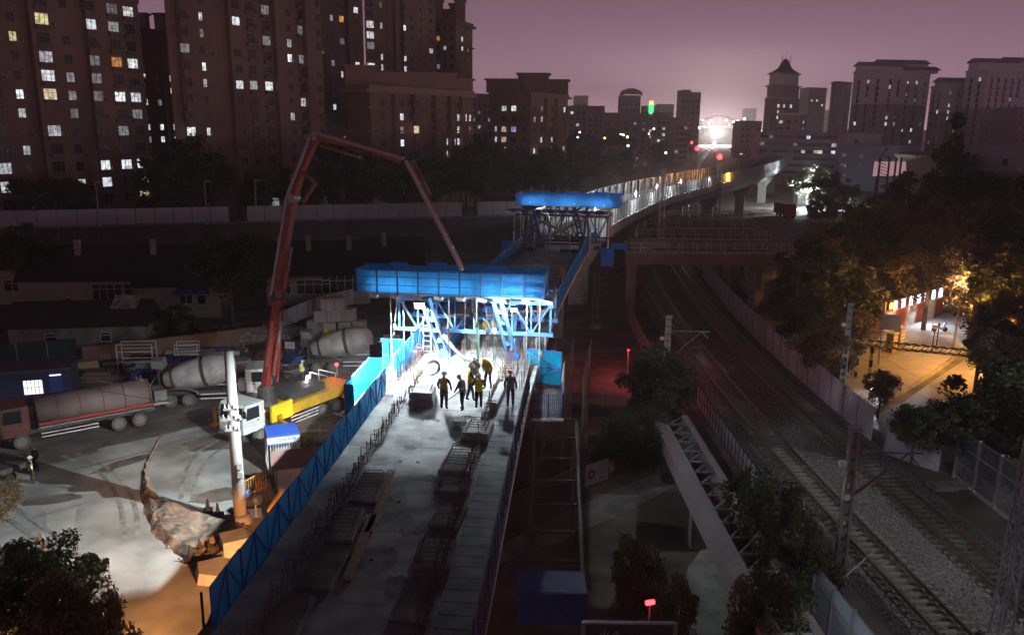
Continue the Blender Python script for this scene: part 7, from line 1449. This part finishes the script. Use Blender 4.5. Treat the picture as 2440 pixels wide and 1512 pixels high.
person('worker in yellow coat and yellow helmet bending forward with head down', dk(1163, 925), R(155), YCOAT, BLK, PALEV, YHELM, {'l': ((.33, .10, 1.20), (.30, .32, 1.05)), 'r': ((.30, -.05, 1.12), (.28, .0, .88))}, .42, .10, .55, 1.76)
person('worker in black with red helmet walking along the right walkway', dk(1216, 969, 9.055), R(-5), BLK, BLK, TEALV, RHELM, None, .02, .07, .0, 1.74)
person('ground worker in pale vest and white helmet at the left yard', G(77, 1150), R(-60), BLK, BLK, PALEV, WHELM, None, .0, .04, 0, 1.74)
person('ground worker in dark clothes behind the pale vest at the left yard', G(88, 1122), R(160), BLK, BLK, None, None, None, .0, .03, 0, 1.72)
mp_ = pm4 @ Vector((-2.2, -.4, 2.62)); person('operator in pale vest and white helmet standing on the pump truck', mp_, R(-20), BLK, BLK, PALEV, WHELM, fold, .05, .0, .2, 1.7)
for x, y, lab, cl in ((40, 1135, 'motor tricycle parked at the left edge of the yard', 0),):
    p = G(x, y); t = thing('tricycle', lab, 'tricycle', p); m4 = Matrix.Translation(p) @ Matrix.Rotation(R(60), 4, 'Z')
    for a, b in ((.95, 0), (-.6, -.5), (-.6, .5)): mb = MB(); mb.lathe([(.2, -.06), (.32, -.06), (.32, .06), (.2, .06)], 12, m4 @ Matrix.Translation((a, b, .32)) @ RX); mb.build('wheel', M_BLACK, t)
    mb = MB(); mb.box((-1.2, -.55, .6), (.1, .55, .95)); mb.xf(m4); mb.build('cargo_box', M_DSTEEL, t); mb = MB(); mb.box((.1, -.2, .5), (.75, .2, .85)); mb.bar((.75, 0, .8), (.95, 0, .32), .08); mb.bar((.75, 0, .6), (.72, 0, 1.2), .06); mb.bar((.7, -.35, 1.2), (.7, .35, 1.2), .05); mb.xf(m4); mb.build('front_frame', M_DSTEEL, t)
# hand tools
mb = MB(); a = dk(1075, 955); mb.tube(a+Vector((-.2,0,.03)), dk(1106, 968)+Vector((.05,-.1,.95)), .018); solo(mb, 'shovel_handle', M_WOOD, 'long pole held by the grey hooded worker', 'pole', a)
# ================================================================= lamps
wl_ = TM @ Vector((-2.3, -3.35, 3.55)); t = thing('work_lamp', 'glaring white work lamp under the tarpaulin box above the deck', 'lamp', wl_)
MB().obox(wl_+Vector((0,.12,.05)), (.55, .18, .4), TH, R(35)).build('housing', M_DSTEEL, t); MB().obox(wl_, (.48, .05, .34), TH, R(35)).build('lens', mat('work_lens', (.9,.9,.9), .3, emit=(.9, .97, 1.), es=120), t)
MB().bar(wl_+Vector((0,.15,.1)), wl_+Vector((0,.3,.75)), .06).build('bracket', M_STEEL, t)
light('work_light', 'SPOT', wl_+Vector((0,-.15,-.12)), LW, (.82, .95, 1.), .10, 153, .06, wl_+Vector((0,-.15,-5)), t)
wl2 = TM @ Vector((2.7, -3.35, 3.55)); t = thing('work_lamp', 'second work lamp under the right half of the tarpaulin box', 'lamp', wl2)
MB().obox(wl2+Vector((0,.1,.02)), (.35, .16, .28), TH, R(35)).build('housing', M_DSTEEL, t); light('work_light', 'POINT', wl2+Vector((0,-.15,-.15)), LW*.30, (.82, .95, 1.), .1, parent=t)  # added lamp lighting the truss top and the right cyan panel
# tall lamp masts outside the view on the right and below it
def mast_light(label, p, h, power, col, spot, tgt, blend=.5, size=.5):
    t = thing('lamp_mast', label, 'lamp mast', V2(*p)); MB().tube(V2(*p)-Vector((0,0,.03)), V2(*p)+Vector((0,0,h)), .18, .1, 10).build('pole', M_STEEL, t); MB().obox(V2(*p)+Vector((0,0,h+.2)), (.8,.3,.5)).build('head', M_DSTEEL, t)
    c = V2(*p)+Vector((0,0,h-.2)); d = (Vector(tgt)-c).normalized(); light('mast_light', 'SPOT', c+d*.6, power, col, size, spot, blend, tgt, t); return t
pl_ = bat(38.4, -3.8, 11.25); t = thing('work_lamp', 'work lamp on the left platform edge shining over the yard', 'lamp', pl_-Vector((0,0,2.85))); MB().path([pl_-Vector((-.38,0,2.87)), pl_-Vector((-.38,0,-.2)), pl_+Vector((-.1,0,.2))], .035).build('stem', M_STEEL, t); MB().obox(pl_+Vector((-.1,0,.16)), (.3, .1, .06), bhead(38)).build('housing', M_DSTEEL, t)
c_ = pl_+Vector((-.15,0,0)); MB().lathe([(.13, -.036), (.13, .12), (.02, .13), (.02, .12), (.12, .11), (.12, -.036)], 20, Matrix.Translation(c_), cap=False).build('cutoff_skirt', M_DSTEEL, t)  # skirt added to cut the lamp's reach towards the houses
MB().box(c_+Vector((-.42,-.16,-.55)), c_+Vector((.2,-.145,.11))).build('light_blocker', M_DSTEEL, t); MB().box(c_+Vector((.16,-.14,-.32)), c_+Vector((.175,.2,.11))).build('light_blocker', M_DSTEEL, t)  # plates added to keep this light off the orange ground and the deck
light('yard_light', 'POINT', c_, LA_, (.86, .98, 1.), .025, parent=t)
mast_light('street light mast right of the railway outside the view', (47, 33), 13, LB_, (.95, .97, 1.), 95, (20, 47, 0), .5, .25)
mast_light('low white lamp below the view beside the girder', (10.6, 21.0), 5.6, LC_, (.85, .93, 1.), 58, (14.8, 31, 0), .5, .15)
mast_light('orange street lamp below the view right of the bridge', (-2.2, 18.0), 6.0, LD_, (1., .40, .12), 40, (-8.6, 27.9, 0), .25, .1)
mast_light('orange lamp in the lower left corner among the leaves', (-19.5, 23.), 5.0, LE_, (1., .42, .16), 160, (-20, 27, 0), .5, .2)
# rear lamps of the pump truck and red beacons
p = pm4 @ Vector((-3.6, -1.25, 2.5)); t = thing('spot_lamp', 'small glaring white lamp on the pump truck bed', 'lamp', p-Vector((0,0,.5))); MB().tube(p-Vector((0,0,.55)), p-Vector((0,0,.1)), .04).build('stem', M_STEEL, t); MB().ball(p, .17).build('globe', MATS['globe_white'], t); light('spot_light', 'POINT', p+Vector((-.1,-.35,.15)), 260, (1., .97, .95), .12, parent=t)
p = pm4 @ Vector((-6.4, -.9, 2.9)); t = thing('warning_lamp', 'red warning lamp glowing at the rear of the pump truck', 'lamp', p-Vector((0,0,.8))); MB().tube(p-Vector((0,0,.9)), p, .04).build('stem', M_STEEL, t); MB().ball(p, .14).build('globe', MATS['red_signal'], t); light('warning_light', 'POINT', p+Vector((0,-.2,.25)), 90, (1., .05, .04), .15, parent=t)
p = V2(10.2, 69); t = thing('warning_lamp', 'red warning lamp hidden low beside the hoarding under the deck', 'lamp', p); MB().tube(p, p+Vector((0,0,2.6)), .05).build('stem', M_STEEL, t); MB().ball(p+Vector((0,0,2.7)), .1).build('globe', M_TAILOFF, t); light('warning_light', 'POINT', p+Vector((0,-.1,3.0)), 520, (1., .08, .09), .2, parent=t)
light('marker_light', 'POINT', pm4 @ Vector((.9, 1.7, 1.1)), 30, (1., .35, .05), .1, parent=None)
p = AY(1549, 1434, 27.5); t = thing('warning_lamp', 'red warning lamp glowing among leaves at the bottom of the frame', 'lamp', V2(p.x, p.y)); MB().tube(V2(p.x, p.y), p, .03).build('stem', M_BLACK, t); MB().obox(p, (.34, .12, .14), .3).build('lens', MATS['red_signal'], t); light('warning_light', 'POINT', p+Vector((-.2,-.4,-.3)), 60, (1., .08, .08), .1, parent=t)
st_, sp0, sq0 = SIGN_AT
text_mesh('小心', .42, Matrix.Translation(sp0.lerp(sq0, .3)+Vector((0, -.02, -.55))) @ RX, M_WHITE, 'lettering', st_)
for i, (m4, x0, x1, y, z) in enumerate(TARP_LAMPS):      # tube lamps in the tarpaulin boxes; the far ones are added for glow
    for k in range(3):
        c = m4 @ Vector((x0+(x1-x0)*(k+.5)/3, y, z)); t = thing('tube_lamp', ('work tube lamp inside the near tarpaulin box, ', 'work tube lamp inside the far tarpaulin band, ')[i]+('left', 'middle', 'right')[k], 'lamp', c); hd_ = m4.to_euler().z
        MB().obox(c, (1.6, .06, .05), hd_).build('tube', mat('tube_lit', (.8,.8,.8), .4, emit=(.9,.97,1.), es=3), t); MB().obox(c+Vector((0,.06,-.02)), (1.7, .04, .14), hd_).build('housing', M_STEEL, t)
        for e in (-.7, .7): MB().obox(c+(m4.to_3x3() @ Vector((e, .06, -.13))), (.06, .06, .2), hd_).build('foot', M_STEEL, t)
        l_ = light('tube_light', 'AREA', c+(m4.to_3x3() @ Vector((0, -.06, .06))), LT_*(1, 1.6)[i], (.85,.95,1.), target=c+(m4.to_3x3() @ Vector((0, -2, .9))), parent=t); l_.data.shape = 'RECTANGLE'; l_.data.size = 2.6; l_.data.size_y = .15

for gname, text in (('dim trees of the middle ground', 'dim tree before the far skyline, %s from the left'), ('dim low houses', 'dark low house in the dim middle ground, %s from the left')):
    its = sorted((o for o in C.objects if o.parent is None and o.get('group') == gname), key=lambda o: proj(o.location)[0])
    for i, o in enumerate(its): o['label'] = text % ordinal(i+1)
# ================================================================= night haze
hz = MB(); hz.box((-900, -60, -1.), (900, 1900, 96.))
hm_ = bpy.data.materials.new('night_haze'); hm_.use_nodes = True; hn = hm_.node_tree.nodes; hn.clear()
ho = hn.new('ShaderNodeOutputMaterial'); hv = hn.new('ShaderNodeVolumePrincipled'); hv.inputs['Color'].default_value = (.92, .86, .88, 1); hv.inputs['Density'].default_value = .0006; hv.inputs['Anisotropy'].default_value = .35
hm_.node_tree.links.new(hv.outputs[0], ho.inputs['Volume']); o = hz.build('haze', hm_, None, 'stuff')
